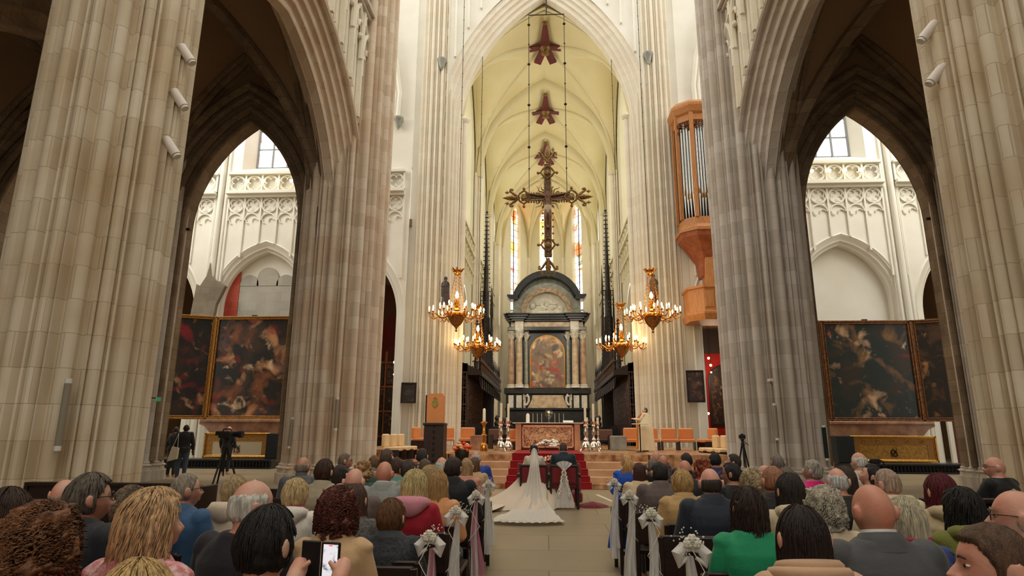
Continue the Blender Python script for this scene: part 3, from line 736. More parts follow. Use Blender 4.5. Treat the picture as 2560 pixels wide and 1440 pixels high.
o = mb.build('stair_carpet', M['red_carpet'], smooth=False); tag(o, 'red carpet runner laid down the middle of the altar steps', 'carpet')
# ------------------------------------------------------------------ painted panels (generic dark picture surfaces)
def picture(name, base, cols, sc_=1.2, seed=0, lo_=.52):
    m = bpy.data.materials.new(name); m.use_nodes = True; nt = m.node_tree; b = nt.nodes['Principled BSDF']; N = nt.nodes.new; L = nt.links.new
    b.inputs['Roughness'].default_value = .45
    tc = N('ShaderNodeTexCoord'); cur = None
    for i, (c, th, s_) in enumerate(cols):
        mp = N('ShaderNodeMapping'); mp.inputs['Location'].default_value = (seed + 7.3 * i, 3.1 * i, seed * 2 + i * 5); L(tc.outputs['Object'], mp.inputs[0])
        n = N('ShaderNodeTexNoise'); n.inputs['Scale'].default_value = s_ * sc_; n.inputs['Detail'].default_value = 4; n.inputs['Distortion'].default_value = .5; L(mp.outputs[0], n.inputs['Vector'])
        r = N('ShaderNodeValToRGB'); r.color_ramp.elements[0].position = th; r.color_ramp.elements[1].position = th + .13; L(n.outputs['Fac'], r.inputs[0])
        mx = N('ShaderNodeMixRGB'); L(r.outputs[0], mx.inputs['Fac'])
        if cur is None: mx.inputs['Color1'].default_value = lin(base) + (1,)
        else: L(cur, mx.inputs['Color1'])
        mx.inputs['Color2'].default_value = lin(c) + (1,); cur = mx.outputs[0]
    L(cur, b.inputs['Base Color']); return m
P1 = picture('dark_figure_painting', (38, 36, 32), [((70, 56, 42), .46, .7), ((138, 84, 52), .52, .9), ((206, 150, 106), .56, 1.1), ((60, 76, 100), .6, .8), ((150, 34, 28), .6, .8), ((236, 204, 164), .63, 1.6)], 1.0, 2)
P1b = picture('dark_figure_painting_wing', (30, 28, 26), [((56, 40, 30), .5, 1.2), ((140, 30, 40), .56, .8), ((200, 150, 108), .58, 1.3)], 1.0, 9)
P2 = picture('dark_green_figure_painting', (38, 48, 46), [((60, 52, 42), .48, .7), ((140, 104, 64), .54, .9), ((212, 174, 134), .59, 1.2), ((214, 36, 32), .64, .8), ((232, 212, 178), .66, 1.8)], 1.0, 15)
P2b = picture('dark_church_scene_wing', (44, 38, 32), [((92, 64, 42), .5, 1.3), ((196, 140, 80), .6, 1.5), ((180, 30, 30), .62, .9), ((90, 94, 90), .64, 2)], 1.0, 22)
P3 = picture('cloudy_figure_painting', (132, 112, 92), [((206, 168, 116), .47, .6), ((96, 72, 62), .52, .9), ((240, 212, 170), .55, 1.0), ((182, 54, 38), .57, .8), ((64, 84, 112), .6, .9)], 1.1, 31)
P4 = picture('murky_small_painting', (34, 28, 24), [((70, 54, 42), .52, 2.5), ((132, 100, 74), .62, 3.5)], 1, 40)
P5 = picture('murky_small_painting_warm', (42, 32, 30), [((96, 60, 46), .5, 3), ((170, 130, 104), .6, 4), ((140, 30, 36), .66, 3)], 1, 44)

def framed(parent, c, w_, h_, ang, pm, fm, fw_=.16, dep=.14, arch=False, gold_inner=True):
    """a framed panel whose hinge or centre is c (local), turned by ang about z"""
    ca, sa = math.cos(ang), math.sin(ang)
    def T(mb):
        mb.v = [(c[0] + x * ca - y * sa, c[1] + x * sa + y * ca, c[2] + z) for x, y, z in mb.v]; return mb
    mb = MB()
    for i, (o, d, t) in enumerate(((0, dep, fw_ * .45), (fw_ * .42, dep * .7, fw_ * .35), (fw_ * .72, dep * .95, fw_ * .28))):
        a0, a1 = o, o + t
        mb.bbox((-w_ / 2 + a0, -d, a0), (-w_ / 2 + a1, 0, h_ - a0), .01); mb.bbox((w_ / 2 - a1, -d, a0), (w_ / 2 - a0, 0, h_ - a0), .01)
        mb.bbox((-w_ / 2 + a0, -d, a0), (w_ / 2 - a0, 0, a1), .01); mb.bbox((-w_ / 2 + a0, -d, h_ - a1), (w_ / 2 - a0, 0, h_ - a0), .01)
    f = T(mb).build('frame', fm, parent, smooth=False)
    g = T(MB().box((-w_ / 2 + fw_ * .9, -dep * .4, fw_ * .9), (w_ / 2 - fw_ * .9, 0, h_ - fw_ * .9))).build('canvas', pm, parent, smooth=False)
    bk = T(MB().box((-w_ / 2 + .02, -.01, .02), (w_ / 2 - .02, .05, h_ - .02))).build('backing', M['dark_wood'], parent, smooth=False)

def triptych(cx, z0, pc, pl, pr, label, w_, h_, lab, fm, angl=.42, angr=.42):
    e = empty('triptych_painting', (cx, 28.5, 2.065), label, 'painting')
    framed(e, (0, 0, 0), w_, h_, 0, pc, fm)
    ww = w_ / 2 + .02
    for s, an, p in ((-1, angl, pl), (1, angr, pr)):
        a = -s * -an
        hx = s * (w_ / 2 + .03); cxx = hx + s * math.cos(an) * ww / 2; cyy = -math.sin(an) * ww / 2
        framed(e, (cxx, cyy, 0), ww, h_, -s * an, p, fm)
    mb = MB(); mb.bbox((-.12, -.1, h_), (.12, .02, h_ + .06), .01); mb.build('bracket', M['iron'], e)
    return e
FG2 = mat('old_brown_gilt_frame', (150, 100, 56), .5, metal=.3, col2=(96, 60, 34), scale=12)
triptych(-13.95, 2.2, P1, P1b, P1b, 'large gilt-framed dark triptych painting with wings in the left transept', 3.68, 4.82, '', M['gold_frame'])
triptych(14.32, 2.08, P2, P2b, P2b, 'large brown-framed triptych painting with red accents in the right transept', 3.95, 4.45, '', FG2, .55, .35)
cgrey = mat('antependium_cream_cloth', (222, 206, 170), .8, var=.05)
cgold = mat('antependium_gold_brocade', (196, 148, 62), .5, metal=.2, col2=(160, 112, 40), scale=12)
for s, cx, cloth in ((-1, -13.75, cgrey), (1, 14.4, cgold)):
    nm = 'left' if s < 0 else 'right'
    # marble altar carrying the triptych
    e = empty('side_altar', (cx, 28.95, 0), 'brown marble side altar carrying the %s transept triptych' % ('gilt-framed' if s < 0 else 'brown-framed'), 'altar')
    mb = MB(); mb.bbox((-1.9, -.65, 0), (1.9, .7, 1.15), .02); mb.build('base', M['pink_marble'], e, smooth=False)
    mb = MB(); mb.prism([(-1.55, 1.15), (-1.6, 1.3), (-1.75, 1.5), (-2.0, 1.75), (-2.25, 1.85), (-2.25, 2.05), (2.25, 2.05), (2.25, 1.85), (2.0, 1.75), (1.75, 1.5), (1.6, 1.3), (1.55, 1.15)], -.62, .6, 'y'); mb.build('retable_base', M['pink_marble'], e, smooth=False)
    mb = MB(); mb.bbox((-2.2, -.72, 1.93), (2.2, .6, 2.06), .02); mb.build('ledge', M['pink_marble'], e, smooth=False)
    # framed altar front
    fx = -13.95 if s < 0 else 14.62; y = 28.05
    e = empty('altar_frontal', (fx, y, .38), ('gold-framed cream altar frontal with a dark monogram in the left transept' if s < 0 else 'gold-framed brocade altar frontal with rosettes in the right transept'), 'frontal')
    w2 = 1.52 if s < 0 else 1.78; mb = MB()
    for o, t, d in ((0, .07, .12), (.06, .05, .08)):
        mb.bbox((-w2 + o, -d, o), (-w2 + o + t, 0, 1.08 - o)); mb.bbox((w2 - o - t, -d, o), (w2 - o, 0, 1.08 - o)); mb.bbox((-w2 + o, -d, o), (w2 - o, 0, o + t)); mb.bbox((-w2 + o, -d, 1.08 - o - t), (w2 - o, 0, 1.08 - o))
    mb.build('frame', M['gold'], e, smooth=False)
    MB().box((-w2 + .1, -.04, .1), (w2 - .1, 0, .98)).build('cloth_panel', cloth, e, smooth=False)
    mb = MB(); mb.box((-w2 + .1, -.055, .72), (w2 - .1, -.04, .98)); mb.box((-w2 + .1, -.055, .1), (-w2 + .38, -.04, .72)); mb.box((w2 - .38, -.055, .1), (w2 - .1, -.04, .72)); mb.build('brocade_band', mat('brocade_band_' + nm, (206, 152, 62) if s < 0 else (176, 124, 50), .5, metal=.2, col2=(150, 100, 40), scale=18), e, smooth=False)
    for q in range(5 if s > 0 else 0):
        mb = MB(); mb.ring((-1.2 + q * .6, -.065, .85), .07, .018, 'y', 12, 5); mb.ball((-1.2 + q * .6, -.06, .85), .035, 8, 6); mb.build('rosette', M['gold'], e)
    mb = MB(); mb.tube([(-.12, -.06, .22), (-.05, -.06, .35), (-.12, -.06, .45), (-.02, -.06, .55), (.04, -.06, .42), (-.02, -.06, .28), (.1, -.06, .22)], .016, 5); mb.tube([(.14, -.06, .55), (.06, -.06, .4), (.16, -.06, .25)], .014, 5); mb.ring((.0, -.06, .36), .13, .012, 'y', 14, 5); mb.build('monogram', M['iron'], e)
    # black draped speaker box beside
    bx = -12.0 if s < 0 else 12.4
    mb = MB(); mb.bbox((-.36, -.3, 0), (.36, .3, 1.08), .02); o = mb.build('draped_box', M['grey_dark'], None, smooth=False); o.location = (bx, 27.7, .365); tag(o, 'charcoal draped box beside the ' + ('cream altar frontal' if s < 0 else 'brocade altar frontal'), 'box')
    # low black altar platform with carved rail
    px0, px1 = (-16.6, -11.6) if s < 0 else (12.2, 18.6)
    e = empty('altar_platform', ((px0 + px1) / 2, 27.4, 0), 'low black altar dais with a pierced rail in the %s transept' % nm, 'dais'); hw = (px1 - px0) / 2
    MB().bbox((-hw, -1.0, 0), (hw, .85, .36), .02).build('dais_body', M['black_marble'], e, smooth=False)
    mb = MB(); mb.bbox((-hw, -1.12, .3), (hw, -.98, .38), .01); mb.bbox((-hw, -1.12, .0), (hw, -.98, .06), .01)
    for q in range(int(hw * 2 / .14)): mb.lathe([(.02, 0), (.035, .06), (.02, .12), (.035, .18), (.02, .24)], (-hw + .07 + q * .14, -1.06, .06), 8)
    mb.build('pierced_rail', M['black'], e)
# white door surround, wooden door and notice at the right transept
mb = MB(); mb.box((19.4, WY - .05, 0), (19.6, WY + .1, 3.1)); mb.box((21.4, WY - .05, 0), (21.6, WY + .1, 3.1)); struct(mb, 'trim_14', M['white'])
pts = [(19.6, .2)] + [(20.5 + .9 * math.cos(PI - PI * i / 10), 2.5 + .7 * math.sin(PI * i / 10)) for i in range(11)] + [(21.4, .2)]
struct(MB().prism(pts, WY + .02, WY + .1, 'y'), 'door_1', mat('dark_red_door', (84, 26, 18), .5), 'dark red wooden door', smooth=False)

# ------------------------------------------------------------------ high altar
HY = 58.0
def hz(v): return at(1370, v, HY).z - PZ_
def hx(u): return (u - 1370) * .03645
e = empty('high_altar', (0, HY, PZ_), 'tall black and white marble high altar with curved pediment in the apse', 'altar')
BM, WM, GMm = M['black_marble'], M['white_marble'], M['grey_marble']
zc, ze, zb = hz(790), hz(827), hz(970)
# base storey
mb = MB(); mb.bbox((-3.85, .2, 0), (3.85, 2.2, hz(985)), .03); mb.build('base', BM, e, smooth=False)
mb = MB(); mb.bbox((-4.0, -.1, hz(985)), (4.0, 2.2, hz(970)), .05); mb.bbox((-3.9, -.25, hz(1026)), (3.9, 2.0, hz(1020)), .04); mb.bbox((-3.6, -.5, hz(1058)), (3.6, 1.5, hz(1030)), .04); mb.build('plinth_cornice', BM, e, smooth=False)
for u0, u1 in ((1271, 1284), (1291, 1305), (1309, 1315), (1425, 1431), (1436, 1450), (1456, 1470)):
    MB().bbox((hx(u0), .05, hz(1020)), (hx(u1), .3, hz(988)), .02).build('white_panel', WM, e, smooth=False)
pts = []
for i in range(9): t = i / 8; pts.append((hx(1332) - .0 - (1 - math.cos(t * PI / 2)) * .45, hz(988) + (hz(1020) - hz(988)) * t))
pts = pts + [(-x + 2 * hx(1371), z) for x, z in reversed(pts)]
MB().prism(pts, -.05, .3, 'y').build('relief_panel', M['cream_marble'], e, smooth=False)
for s in (-1, 1):
    mb = MB(); cx_ = s * 1.75; z0_ = hz(1018)
    mb.tube([(cx_ + s * .15, -.05, hz(986)), (cx_ - s * .02, -.05, hz(993)), (cx_ - s * .03, -.05, hz(1003)), (cx_ + s * .12, -.05, hz(1011)), (cx_ + s * .35, -.05, hz(1013))], .11, 8)
    mb.tube([(cx_ - s * .0, -.05, hz(987)), (cx_ + s * .22, -.05, hz(991)), (cx_ + s * .42, -.05, hz(986)), (cx_ + s * .44, -.05, hz(1000))], .07, 7); mb.build('volute', WM, e)
# middle storey: wall, columns, picture
mb = MB(); mb.bbox((-3.6, .6, hz(985)), (3.6, 2.2, zc), .03); mb.build('core_wall', BM, e, smooth=False)
def column(x, y, r_, z0, z1, m_, nm='column'):
    mb = MB(); mb.cur = 1; mb.lathe([(r_ * 1.45, 0), (r_ * 1.45, .12), (r_ * 1.3, .18), (r_ * 1.4, .26), (r_ * 1.1, .34)], (x, y, z0), 18)
    mb.cur = 0; H_ = z1 - z0 - .34 - .75; mb.lathe([(r_ * 1.02, .34), (r_, .34 + H_ * .35), (r_ * .86, .34 + H_)], (x, y, z0), 18)
    mb.cur = 1; zt = z0 + .34 + H_
    mb.lathe([(r_ * .88, 0), (r_ * .95, .08), (r_ * .88, .12), (r_ * 1.0, .35), (r_ * 1.25, .58), (r_ * 1.45, .64), (r_ * 1.45, .75)], (x, y, zt), 18)
    for k in range(8):
        a = k * PI / 4; mb.tube([(x + r_ * .9 * math.cos(a), y + r_ * .9 * math.sin(a), zt + .1), (x + r_ * 1.15 * math.cos(a), y + r_ * 1.15 * math.sin(a), zt + .4), (x + r_ * 1.55 * math.cos(a), y + r_ * 1.55 * math.sin(a), zt + .5)], [.05, .07, .03], 6)
    return mb.build(nm, [m_, WM], e)
pk = mat('pinkish_column_marble', (200, 172, 144), .3, col2=(164, 128, 104), scale=1.6, detail=8)
for s in (-1, 1):
    column(s * hx(1441), -.2, .3, zb, ze, M['cream_marble']); column(s * hx(1462), .3, .32, zb, ze, pk); column(s * hx(1424), .45, .19, zb, ze, GMm)
    mb = MB(); mb.bbox((s * hx(1441) - .4, -.6, ze), (s * hx(1441) + .4, .5, zc), .03); mb.build('entablature_block', WM, e, smooth=False)
mb = MB(); mb.bbox((-3.7, -.3, ze), (3.7, 1.2, hz(818)), .03); mb.build('architrave', BM, e, smooth=False)
mb = MB(); mb.bbox((-3.4, -.15, hz(818)), (3.4, 1.2, hz(805)), .02); mb.build('frieze', M['cream_marble'], e, smooth=False)
mb = MB()
for k, (z0_, z1_, o) in enumerate(((805, 801, .0), (801, 796, .18), (796, 791, .36), (791, 788, .5))):
    mb.bbox((-3.65 - o * .8, -.5 - o, hz(z0_)), (3.65 + o * .8, 1.5, hz(z1_)), .02); mb.bbox((-3.3 - o, -.85 - o, hz(z0_)), (-2.1 + o, 1.2, hz(z1_)), .02); mb.bbox((2.1 - o, -.85 - o, hz(z0_)), (3.3 + o, 1.2, hz(z1_)), .02)
for k in range(26): mb.box((-3.2 + k * .256 - .06, -.75, hz(801)), (-3.2 + k * .256 + .06, -.4, hz(797)))
mb.build('cornice', BM, e, smooth=False)
# arched picture
def archpoly(x0, x1, z0, zs_, n=16, g=0):
    c_, r_ = (x0 + x1) / 2, (x1 - x0) / 2
    return [(x0, z0)] + [(c_ + r_ * math.cos(PI - PI * i / n), zs_ + r_ * math.sin(PI * i / n)) for i in range(n + 1)] + [(x1, z0)]
px0, px1 = hx(1325), hx(1416); MB().prism(archpoly(px0, px1, hz(972), hz(880)), .3, .62, 'y').build('gilt_frame', M['gold_frame'], e, smooth=False)
MB().prism(archpoly(px0 + .14, px1 - .14, hz(968), hz(880)), .24, .4, 'y').build('painting', P3, e, smooth=False)
for s in (-1, 1):
    mb = MB(); x = s * 1.95
    mb.tube([(x, .4, hz(835)), (x - s * .25, .35, hz(838)), (x - s * .1, .35, hz(846)), (x + s * .1, .35, hz(840)), (x + s * .12, .35, hz(852))], [.09, .12, .1, .08, .04], 7); mb.build('spandrel_ornament', WM, e)
# attic: tympanum with relief and curved pediment
tc_ = hz(780); mb = MB(); R0 = 2.0
mb.prism([(R0 * math.cos(PI * i / 24), tc_ + R0 * 1.04 * math.sin(PI * i / 24)) for i in range(25)], .6, .9, 'y'); mb.build('tympanum', WM, e, smooth=False)
rr = random.Random(3); mb = MB()
for k in range(26):
    a = rr.uniform(.12, PI - .12); q = rr.uniform(.25, .85); mb.ball((1.9 * q * math.cos(a), .55, tc_ + .15 + 1.7 * q * math.sin(a) * .75), rr.uniform(.12, .24), 8, 6, (1.2, .5, rr.uniform(.7, 1.6)))
mb.bbox((-1.5, .2, tc_ - .1), (1.5, .6, tc_ + .2), .05); mb.build('figure_relief', WM, e)
def arcband(R_a, R_b, y0, y1, nm, m_, a0=0, a1=PI, zc_=None, sy=1.0):
    mb = MB(); n = 30; pa = [(R_a * math.cos(a0 + (a1 - a0) * i / n), (zc_ or tc_) + R_a * sy * math.sin(a0 + (a1 - a0) * i / n)) for i in range(n + 1)]; pb = [(R_b * math.cos(a0 + (a1 - a0) * i / n), (zc_ or tc_) + R_b * sy * math.sin(a0 + (a1 - a0) * i / n)) for i in range(n + 1)]
    for i in range(n): mb.prism([pa[i], pa[i + 1], pb[i + 1], pb[i]], y0, y1, 'y')
    return mb.build(nm, m_, e, smooth=False)
arcband(2.0, 2.45, .25, .8, 'patterned_arch', mat('brown_stone_arch', (150, 120, 96), .6, col2=(196, 174, 144), scale=5))
arcband(2.45, 2.95, .45, 1.0, 'grey_arch', M['grey_marble'])
for s_ in (-1, 1): MB().bbox((s_ * 2.3, .4, zc), (s_ * 3.2, 1.3, hz(745)), .03).build('attic_block', M['grey_marble'], e, smooth=False)
MB().prism([(3.05 * math.cos(PI * i / 24), hz(772) + 3.2 * math.sin(PI * i / 24)) for i in range(25)], .95, 1.2, 'y').build('attic_wall', M['grey_marble'], e, smooth=False)
arcband(2.95, 3.5, -.1, 1.3, 'curved_pediment', BM, .22 * PI * .62, PI - .22 * PI * .62, hz(772), 1.08)
for s in (-1, 1): MB().prism([(s * 2.75, hz(736)), (s * 3.78, hz(736)), (s * 3.78, hz(740)), (s * 3.5, hz(748)), (s * 2.75, hz(748))], -.15, 1.3, 'y').build('pediment_end', BM, e, smooth=False)
for s in (-1, 1):
    mb = MB(); mb.ring((s * 3.35, .6, hz(780)), .28, .09, 'y', 16, 6); mb.ring((s * 3.35, .6, hz(780)), .1, .06, 'y', 10, 6); mb.build('scroll', WM, e)
# candles on the high altar
for k, u_ in enumerate((1333, 1344, 1355, 1388, 1399, 1410)):
    c0 = empty('altar_candle', (hx(u_) * .83, 48.4, 2.05), '', 'candle', 'six slim white candles on the altar behind the main altar')
    c0['label'] = '%s slim white candle from the left on the rear altar table' % ('first', 'second', 'third', 'fourth', 'fifth', 'sixth')[k]
    MB().lathe([(.06, 0), (.07, .02), (.03, .05), (.025, .12)], (0, 0, 0), 10).build('holder', M['silver'], c0); MB().lathe([(.026, .12), (.026, .95)], (0, 0, 0), 8).build('wax', M['wax'], c0)
e2 = empty('rear_altar', (0, 48.6, PZ_), 'cream and orange rear altar table with candles behind the main altar', 'altar')
MB().bbox((-1.75, -.45, 0), (1.95, .45, 1.12), .02).build('body', M['white_marble'], e2, smooth=False)
MB().bbox((-1.85, -.5, 1.12), (2.05, .5, 1.18), .01).build('altar_table', M['white_marble'], e2, smooth=False)
for a_ in ((-1.15, -.4), (.35, 1.3)): MB().bbox((a_[0], -.5, .4), (a_[1], -.44, .98), .01).build('orange_panel', M['orange_leather'], e2, smooth=False)
mb = MB(); mb.lathe([(.14, 0), (.16, .04), (.04, .1), (.03, .5), (.06, .55), (.03, .6), (.03, .7)], (0, 0, 0), 12); o = mb.build('monstrance', M['silver'], None); o.location = (.1, 48.5, 2.05); tag(o, 'silver rayed monstrance on the rear altar between the candles', 'monstrance')
mb = MB(); mb.ball((0, 0, .92), .2, 12, 8, (1, .2, 1.15))
for k in range(16): a = k * PI / 8; mb.tube([(.15 * math.cos(a), 0, .92 + .17 * math.sin(a)), (.34 * math.cos(a), 0, .92 + .38 * math.sin(a))], [.03, .008], 5)
mb.build('rays', M['silver'], o)

# ------------------------------------------------------------------ main altar
e = empty('main_altar', (0, 24.5, PZ_), 'peach marble main altar with gilded scroll relief front on the red carpet', 'altar')
for s in (-1, 1): MB().bbox((s * 1.02, 0, 0), (s * 1.24, 1.0, 1.0), .01).build('side_block', M['altar_marble'], e, smooth=False)
MB().bbox((-1.02, .1, 0), (1.02, .95, 1.0), .01).build('body', M['altar_marble'], e, smooth=False)
mb = MB(); mb.bbox((-1.02, 0, .04), (1.02, .1, .99), .005); mb.build('red_backing', M['red_velvet'], e, smooth=False); MB().box((-.93, -.012, .13), (.93, .0, .87)).build('relief_ground', mat('relief_ground_rose', (214, 156, 118), .6, col2=(120, 48, 40), scale=12), e, smooth=False)
relief = mat('pale_gilt_relief', (244, 204, 166), .4, metal=.1, col2=(226, 170, 124), scale=14)
mb = MB(); mb.bbox((-.98, -.04, .09), (-.93, 0, .94), .01); mb.bbox((.93, -.04, .09), (.98, 0, .94), .01); mb.bbox((-.98, -.04, .09), (.98, 0, .14), .01); mb.bbox((-.98, -.04, .86), (.98, 0, .94), .01); mb.build('relief_border', relief, e, smooth=False)
rr = random.Random(12); mb = MB()
for k in range(120):
    x, z = rr.uniform(.03, .86), rr.uniform(.19, .8); r_ = rr.uniform(.035, .08); a0 = rr.uniform(0, 6.28)
    for s in (-1, 1):
        pts = []
        for i in range(13):
            a = a0 + i * .45; q = r_ * (1 - i / 15); pts.append((s * (x + q * math.cos(a)), -.03, z + q * math.sin(a)))
        mb.tube(pts, [.017 - .0008 * i for i in range(13)], 5)
for k in range(9): a = k * 2 * PI / 9; mb.tube([(.05 * math.cos(a), -.05, .5 + .05 * math.sin(a)), (.17 * math.cos(a), -.045, .5 + .2 * math.sin(a))], [.03, .012], 5)
mb.ball((0, -.04, .5), .1, 12, 8, (1, .5, 1.3)); mb.build('scroll_relief', relief, e)
o = MB().bbox((-1.36, -.12, 0), (1.36, 1.08, .03), .008).build('altar_cloth', M['paper'], None, smooth=False); o.location = (0, 24.5, PZ_ + 1.0); tag(o, 'white linen cloth spread on top of the peach marble altar', 'cloth')
o = MB().lathe([(.07, 0), (.07, .3), (.05, .34), (.01, .37)], (0, 0, 0), 14).build('pillar_candle', M['wax'], None); o.location = (-.78, 24.95, PZ_ + 1.03); tag(o, 'thick white candle standing on the left of the altar cloth', 'candle')
o = MB().bbox((-.2, -.14, 0), (.2, .14, .03), .005).build('missal', M['paper'], None, smooth=False); o.location = (.8, 24.9, PZ_ + 1.03); o.rotation_euler = (R(12), 0, 0); o.location.z += .04; tag(o, 'open book lying on the right of the altar cloth', 'book')
# ------------------------------------------------------------------ hanging crucifix
G_, DW = M['gold'], mat('crucifix_bronze_brown', (96, 66, 40), .45, metal=.4, col2=(58, 38, 24), scale=10)
OG = mat('old_gilt', (150, 118, 66), .4, metal=.6, col2=(92, 66, 34), scale=14)
CZ = 13.3
e = empty('hanging_crucifix', (.1, 30, CZ), 'large gilded wooden crucifix with fleur-de-lis ends hanging above the sanctuary', 'crucifix')
mb = MB(); mb.bbox((-1.35, -.06, -.17), (1.35, .06, .17), .03); mb.bbox((-.19, -.06, -3.2), (.19, .06, 1.85), .03); mb.build('cross_beams', DW, e, smooth=False)
mb = MB()
for s in (-1, 1):
    mb.box((-1.3, -.09, s * .15 - .025), (1.3, -.05, s * .15 + .025)); mb.box((s * .17 - .025, -.09, -3.1), (s * .17 + .025, -.05, 1.8))
mb.build('gilt_edging', OG, e, smooth=False)
def fleur(mb, c, d, L=1.0, w_=.28):
    """fleur-de-lis finial pointing along d in the x-z plane"""
    dx, dz = d; px, pz = -dz, dx
    Pn = lambda a, b_: (c[0] + dx * a + px * b_, c[1], c[2] + dz * a + pz * b_)
    mb.tube([Pn(0, 0), Pn(.2 * L, 0), Pn(.45 * L, 0), Pn(.75 * L, 0), Pn(1.0 * L, 0)], [.09, .07, .15 * w_ / .28, .1, .008], 8)
    for s in (-1, 1):
        mb.tube([Pn(.1 * L, .03 * s), Pn(.3 * L, .18 * s), Pn(.48 * L, .3 * s), Pn(.58 * L, .38 * s), Pn(.55 * L, .46 * s), Pn(.45 * L, .46 * s), Pn(.42 * L, .4 * s)], [.07, .07, .06, .06, .06, .06, .07], 7)
        mb.ball(Pn(.74 * L, .3 * s), .06, 6, 5); mb.tube([Pn(.62 * L, .3 * s), Pn(.86 * L, .3 * s)], .035, 5); mb.tube([Pn(.74 * L, .22 * s), Pn(.74 * L, .38 * s)], .035, 5)
for d, c, L_ in (((-1, 0), (-1.42, 0, 0), .9), ((1, 0), (1.42, 0, 0), .9), ((0, 1), (0, 0, 1.95), .95), ((0, -1), (0, 0, -3.25), 1.0)):
    mb = MB(); fleur(mb, c, d, L_); mb.build('fleur_finial', OG, e)
for c in ((-1.22, 0), (1.22, 0), (0, 1.35), (0, -2.55)):
    mb = MB(); pts = [(c[0] + (.3 if k % 2 else .36) * math.cos(k * PI / 4), -.08, c[1] + (.3 if k % 2 else .36) * math.sin(k * PI / 4)) for k in range(9)]
    mb.tube(pts, .05, 6); mb.ball((c[0], -.06, c[1]), .17, 10, 8, (1, .5, 1))
    for k in range(4):
        a = k * PI / 2; mb.ball((c[0] + .48 * math.cos(a), -.02, c[1] + .48 * math.sin(a)), .08, 6, 5); mb.tube([(c[0] + .33 * math.cos(a), -.02, c[1] + .33 * math.sin(a)), (c[0] + .56 * math.cos(a), -.02, c[1] + .56 * math.sin(a))], .04, 5)
    mb.build('medallion', OG, e)
mb = MB()
for q in range(6):
    for s in (-1, 1):
        for (x, z) in ((s * .26, -.5 - q * .36), (s * (.45 + q * .13), .24), (s * (.45 + q * .13), -.24)):
            mb.ball((x, 0, z), .055, 6, 5); mb.tube([(x * .8 if abs(z) > .3 else x, 0, z if abs(z) > .3 else z * .7), (x, 0, z)], .03, 5)
mb.build('leaf_crockets', OG, e)
mb = MB()
for k in range(4):
    for j in (-1, 0, 1):
        a = PI / 4 + k * PI / 2 + j * .3; pts = [(r_ * math.cos(a) - math.sin(a) * .05 * math.sin(r_ * 14), .02, r_ * math.sin(a) + math.cos(a) * .05 * math.sin(r_ * 14)) for r_ in [.25 + .06 * i for i in range(11 if j == 0 else 8)]]
        mb.tube(pts, [.05 - .004 * i for i in range(len(pts))], 5)
mb.build('sun_rays', OG, e)
# corpus: one continuous figure
def skin_fig(name, verts, edges, m, parent=None, sub=1, loc=None):
    me = bpy.data.meshes.new(name); me.from_pydata([v[:3] for v in verts], edges, []); o = bpy.data.objects.new(name, me); C.objects.link(o)
    o.modifiers.new('s', 'SKIN')
    sv = me.skin_vertices[0].data
    for i, v in enumerate(verts): sv[i].radius = (v[3], v[4] if len(v) > 4 else v[3])
    sv[0].use_root = True
    mm = o.modifiers.new('u', 'SUBSURF'); mm.levels = sub; mm.render_levels = sub
    dg = bpy.context.evaluated_depsgraph_get(); nm = bpy.data.meshes.new_from_object(o.evaluated_get(dg)); o.modifiers.clear(); o.data = nm
    nm.polygons.foreach_set('use_smooth', [True] * len(nm.polygons)); nm.materials.clear(); nm.materials.append(m)
    if parent: o.parent = parent
    if loc: o.location = loc
    return o
V_ = [(0, -.16, -.62, .13, .1), (0, -.17, -.3, .12, .09), (0, -.18, -.02, .17, .11), (0, -.19, .12, .08), (.0, -.25, .26, .11), (-.2, -.16, .06, .07), (-.55, -.12, .1, .05), (-.9, -.12, .16, .04), (-1.02, -.13, .17, .035), (.2, -.16, .06, .07), (.55, -.12, .1, .05), (.9, -.12, .16, .04), (1.02, -.13, .17, .035),
      (-.09, -.2, -.72, .1), (-.08, -.3, -1.1, .08), (-.04, -.16, -1.55, .055), (-.03, -.25, -1.72, .045), (.09, -.2, -.72, .1), (.1, -.3, -1.1, .08), (.04, -.16, -1.55, .055), (.03, -.25, -1.74, .045)]
E_ = [(0, 1), (1, 2), (2, 3), (3, 4), (2, 5), (5, 6), (6, 7), (7, 8), (2, 9), (9, 10), (10, 11), (11, 12), (0, 13), (13, 14), (14, 15), (15, 16), (0, 17), (17, 18), (18, 19), (19, 20)]
cw = mat('carved_painted_figure', (120, 84, 58), .5, col2=(92, 60, 40), scale=8)
skin_fig('carved_figure', V_, E_, cw, e)
mb = MB(); mb.rings([[(.17 * math.cos(a) * k, -.18 + .13 * math.sin(a) * k, z) for a in [2 * PI * j / 14 for j in range(14)]] for z, k in ((-.5, 1.0), (-.65, 1.15), (-.85, 1.1), (-.95, .9))]); mb.build('loincloth', mat('carved_cloth', (176, 160, 130), .7), e)
# rods and bar
e = empty('suspension_frame', (.12, 30, 13.6), 'dark iron rods with beads and a cross bar that carry the crucifix', 'hanging frame')
mb = MB(); mb.tube([(-.98, 0, 10.45), (.98, 0, 10.45)], .03, 6); mb.tube([(0, 0, 10.45), (0, 0, 20)], .035, 6); mb.build('top_bar', M['iron'], e)
for s in (-1, 1):
    mb = MB(); mb.tube([(s * .97, 0, -.25), (s * .97, 0, 10.45)], .018, 6)
    for k in range(8): mb.ball((s * .97, 0, 1.3 + k * 1.22), .085 if k % 2 else .05, 8, 6, (1, 1, .8))
    mb.build('beaded_rod', M['iron'], e)
